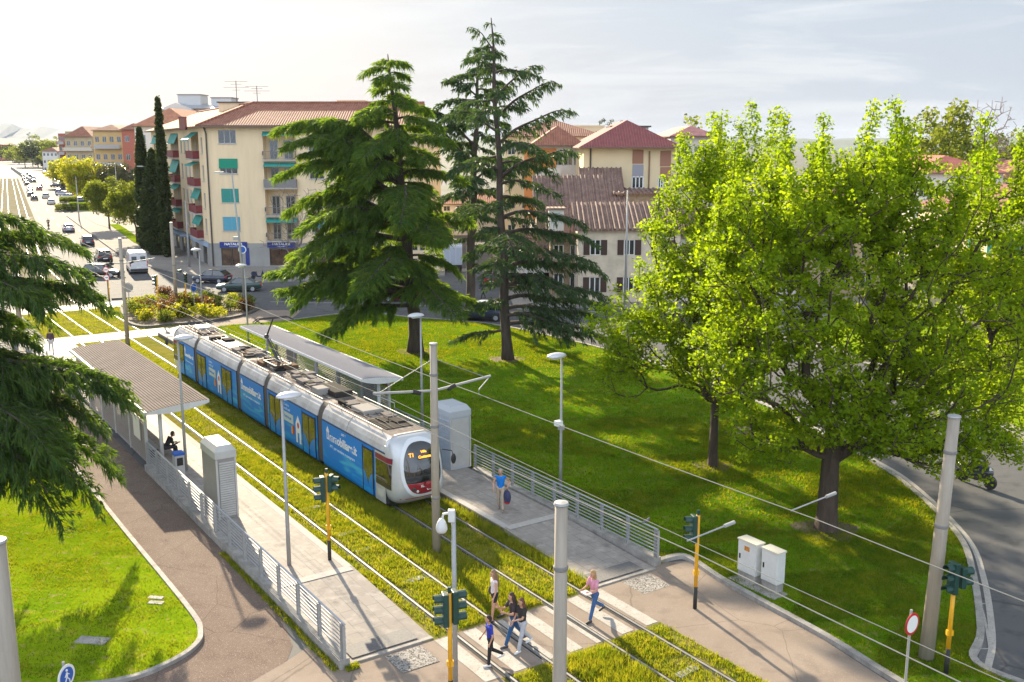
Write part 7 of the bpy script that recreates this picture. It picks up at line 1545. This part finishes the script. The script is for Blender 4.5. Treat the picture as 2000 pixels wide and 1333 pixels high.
# white van
vx, vy = at(268, 531); root = empty('van', (vx, vy, .006), SD-.02, 'white delivery van waiting at the junction, rear doors towards us', 'van'); w_ = 1.0; vp = paint('paint_van', (.66, .66, .68)); secs = []
for x, z0, z1, wf in ((2.75, .4, .95, .8), (2.6, .3, 1.2, .93), (1.9, .3, 1.55, 1), (1.2, .3, 2.35, 1), (.9, .3, 2.5, 1), (-2.6, .3, 2.5, 1), (-2.72, .35, 2.42, .97)):
    a = w_*wf; secs.append([(x, -a*.95, z0), (x, -a, z0+.2), (x, -a, (z0+z1)/2), (x, -a*.93, z1-.14), (x, -a*.82, z1), (x, a*.82, z1), (x, a*.93, z1-.14), (x, a, (z0+z1)/2), (x, a, z0+.2), (x, a*.95, z0)])
loft(MB(), secs).build('body', vp, root); MB().box(-2.80, -2.72, -.95, .95, .38, .62).build('bumper', M['rubber'], root)
for sg in (-1, 1):
    do = MB().box(-2.745, -2.715, min(sg*.02, sg*.88), max(sg*.02, sg*.88), .66, 2.3).build('rear_door', vp, root); MB().box(-2.76, -2.746, min(sg*.2, sg*.75), max(sg*.2, sg*.75), 1.5, 2.05).build('window', cmat('van_dark', (.09, .1, .12), .2), do)
    MB().box(-2.76, -2.70, min(sg*.9, sg*.985), max(sg*.9, sg*.985), .95, 1.6).build('taillight', cmat('tail_red', (.45, .01, .015)), root); MB().box(1.25, 1.9, min(sg*.985, sg*1.012), max(sg*.985, sg*1.012), 1.25, 1.85).build('side_window', carglass, root)
    MB().box(-2.0, 1.0, min(sg*1.0, sg*1.015), max(sg*1.0, sg*1.015), .6, .7).build('side_trim', M['rubber'], root)
    for x in (1.75, -1.7): wh = MB().lathe([(.22, -.11), (.34, -.12), (.36, -.07), (.36, .07), (.34, .12), (.22, .11)], 18, (x, sg*.9, .36), 0, Matrix.Rotation(math.pi/2, 3, 'X')).build('wheel', M['rubber'], root); MB().lathe([(.2, -.13), (.2, .13)], 12, (x, sg*.9, .36), 0, Matrix.Rotation(math.pi/2, 3, 'X')).build('rim', M['steel'], wh)
MB().add([(1.93, -.85, 1.58), (1.93, .85, 1.58), (1.22, .8, 2.33), (1.22, -.8, 2.33)], [(0, 1, 2, 3)]).build('windscreen', carglass, root); MB().box(-2.765, -2.75, -.26, .26, .72, .84).build('number_plate', M['white'], root)
# box truck on the side street
tx, ty = at(885, 527); root = empty('truck', (tx, ty, .006), math.radians(93), 'white box truck on the side street behind the bushy cedar, rear towards us', 'truck')
MB().box(-3, 1.4, -1.1, 1.1, .9, 3.1).build('box', cmat('truck_box', (.5, .53, .58), .5), root, bevel=.03); MB().box(1.5, 3, -1.0, 1.0, .5, 2.4).build('cab', vp, root, bevel=.08); MB().box(-3.1, 1.4, -.95, .95, .55, .88).build('chassis', M['black'], root)
for k in range(3): MB().box(-3.03, -3.005, -1.0+k*.68, -.4+k*.68, 1.0, 2.9).build('rear_door', cmat('truck_panel', (.38, .42, .5)), root)
for x in (2.2, -1.8):
    for sg in (-1, 1): MB().lathe([(.3, -.13), (.45, -.1), (.45, .1), (.3, .13)], 16, (x, sg*.9, .45), 0, Matrix.Rotation(math.pi/2, 3, 'X')).build('wheel', M['rubber'], root)
# motorcycles with riders
def moto(label, rl_, xy, ang, col, top=(.03, .03, .035), helmet=(.6, .6, .6)):
    root = empty('motorcycle', (*xy, .006), ang, label, 'motorcycle', 'motorcycles on the roads'); Rm = Matrix.Rotation(math.pi/2, 3, 'X')
    for x in (.66, -.66): wh = MB().lathe([(.2, -.05), (.29, -.06), (.31, 0), (.29, .06), (.2, .05)], 18, (x, 0, .31), 0, Rm).build('wheel', M['rubber'], root); MB().lathe([(.17, -.03), (.17, .03)], 12, (x, 0, .31), 0, Rm).build('rim', M['steel'], wh)
    b = MB(); loft(b, [[(x, -w_, z0), (x, -w_*1.1, (z0+z1)/2), (x, -w_*.6, z1), (x, w_*.6, z1), (x, w_*1.1, (z0+z1)/2), (x, w_, z0)] for x, z0, z1, w_ in ((.75, .62, .82, .06), (.5, .45, 1.0, .16), (.2, .3, .85, .18), (-.2, .3, .72, .2), (-.55, .45, .82, .16), (-.95, .72, .86, .07))]); b.build('body', paint('p%s' % str(col), col), root, smooth=True)
    MB().box(-.75, .12, -.15, .15, .78, .86).build('seat', M['black'], root, bevel=.03); MB().tube([(.66, 0, .31), (.42, 0, 1.02)], .035, 6).build('fork', M['dark_metal'], root); MB().tube([(.4, -.34, 1.06), (.44, 0, 1.0), (.4, .34, 1.06)], .02, 6).build('handlebar', M['black'], root)
    MB().sphere((.62, 0, .86), .09, 8, 6).build('headlight', M['white'], root); MB().box(-1.0, -.95, -.07, .07, .72, .82).build('taillight', M['red'], root)
    r_, ww = person(rl_, xy, .33, ang, 1.72, False, ((1.25, 1.25), (1.25, 1.25)), ((.75, .5, .2), (.75, .5, .2)), .25, top, 'long', (.03, .035, .06), 'long', helmet, 'short', (.03, .03, .03), seated=True, fine=False)
    r_.location = (xy[0]-.18*math.cos(ang), xy[1]-.18*math.sin(ang), .36); return root
moto('motorcycle riding away up the bright street', 'rider on the motorcycle going away up the bright street', at(95, 446), SD, (.2, .14, .08), (.2, .16, .1))
moto('dark motorcycle on the ring road at the right edge beyond the leaning mast', 'rider in dark clothes on the ring road motorcycle at the right edge', at(1905, 948), math.radians(-58), (.03, .03, .03))
moto('dark motorcycle on the ring road seen through the lower maple leaves', 'rider seen through the lower maple leaves', at(1762, 880), math.radians(-52), (.05, .03, .03))
# parked scooter at the shop corner
x, y = at(506, 548); root = empty('scooter', (x, y, .13), math.radians(10), 'dark scooter parked on the pavement at the shop corner', 'scooter'); Rm = Matrix.Rotation(math.pi/2, 3, 'X')
for xx in (.6, -.6): MB().lathe([(.1, -.05), (.24, -.05), (.24, .05), (.1, .05)], 14, (xx, 0, .24), 0, Rm).build('wheel', M['rubber'], root)
loft(MB(), [[(x_, -w_, z0), (x_, -w_, z1), (x_, w_, z1), (x_, w_, z0)] for x_, z0, z1, w_ in ((.55, .4, .6, .1), (.4, .3, .95, .2), (.2, .25, .4, .2), (-.1, .25, .4, .2), (-.25, .3, .75, .18), (-.8, .5, .78, .12))]).build('body', paint('scoot', (.04, .05, .09)), root); MB().tube([(.38, -.28, 1.02), (.4, 0, .98), (.38, .28, 1.02)], .02, 6).build('handlebar', M['black'], root); MB().box(-.75, -.2, -.13, .13, .78, .85).build('seat', M['black'], root)
# the traffic far down the street: one car of each paint, then copies
R = random.Random(12); cols = [((.5, .5, .5), 'silver'), ((.6, .6, .6), 'white'), ((.03, .03, .035), 'black'), ((.05, .07, .16), 'blue'), ((.14, .14, .15), 'grey'), ((.25, .03, .03), 'red')]
protos = []; lanes = [(-5.3, 1, 'queue going away'), (-2.2, 1, 'queue going away'), (1.3, 0, 'oncoming queue'), (4.6, 0, 'oncoming queue')]; placed = []
def street_pt(Y, lane):                    # lane offset in metres right of the street's left edge line
    a = np.array(at(60, 460)); b_ = np.array(at(37, 368)); c = np.array(at(26, 330)); k = [(p[1], p[0]) for p in (a, b_, c)]; x = np.interp(Y, [q[0] for q in k], [q[1] for q in k])
    if Y > k[-1][0]: x = k[-1][1]+(k[-1][1]-k[-2][1])/(k[-1][0]-k[-2][0])*(Y-k[-1][0])
    return x+lane, Y
n = {}
ORD = ['nearest', 'second nearest', 'third nearest', 'fourth nearest', 'fifth nearest', 'sixth nearest', 'seventh nearest', 'eighth nearest', 'ninth nearest', 'tenth nearest', 'eleventh nearest', 'twelfth nearest', 'thirteenth nearest', 'fourteenth nearest', 'fifteenth nearest', 'sixteenth nearest', 'seventeenth nearest', 'eighteenth nearest']
spots = []
for li, (off_, Yl) in enumerate(((3.2, [272, 292, 318, 340, 372, 398, 430, 470, 505]), (7.0, [258, 285, 330, 360, 405, 440, 480, 520]), (15.5, [262, 300, 326, 352, 380, 402, 425, 455, 490, 530]), (19.5, [290, 315, 342, 366, 388, 412, 440, 475, 510]), (24.0, [345, 370, 392, 418, 450, 480]))):
    for Y in Yl: spots.append((Y+R.uniform(-4, 4), off_+R.uniform(-.5, .5), li))
spots.sort()
for Y, off_, li in spots:
    x, y = street_pt(Y, off_); k = R.choice((0, 1, 1, 2, 2, 3, 4, 4, 5)); nm = cols[k][1]; key = (nm, li < 2); n[key] = n.get(key, 0)+1
    lb = '%s car far down the glaring street in the %s lanes, %s of its colour' % (nm, 'left-hand' if li < 2 else 'right-hand', ORD[n[key]-1])
    pr = next((p for p in protos if p[0] == k), None); an = SD+.02*R.random() if li < 2 else SD+math.pi
    if pr is None: protos.append((k, car(lb, (x, y), an, cols[k][0], R.choice(('hatch', 'suv', 'wagon')), 'cars far down the street', detail=False)))
    else: dup(pr[1], (x, y, .006), an, lb)
car('blue-grey car parked at the kerb below the lime yellow tree', at(114, 378), SD, (.1, .14, .25), 'hatch', 'cars parked along the kerb')
for px, py, c_, lb in ((122, 383, (.45, .45, .47), 'silver car parked by the clipped hedge'), (131, 389, (.6, .6, .6), 'white car parked closest to the clipped hedge'), (109, 366, (.04, .04, .05), 'dark car parked farther along below the yellow tree')):
    car(lb, at(px, py), SD+.9, c_, 'hatch', 'cars parked along the kerb', detail=False, z=.02)

# ================================================================== HAZE
hz = MB().box(-7600, 7600, -500, 7600, -3, 135).build('haze', bpy.data.materials.new('haze_air')); tag(hz, kind='stuff')
hm = hz.data.materials[0]; hm.use_nodes = True; hm.node_tree.nodes.clear(); pv = hm.node_tree.nodes.new('ShaderNodeVolumePrincipled'); ho = hm.node_tree.nodes.new('ShaderNodeOutputMaterial')
pv.inputs['Color'].default_value = (.82, .9, 1.0, 1); pv.inputs['Density'].default_value = .00006; pv.inputs['Anisotropy'].default_value = 0; hm.node_tree.links.new(pv.outputs[0], ho.inputs['Volume'])
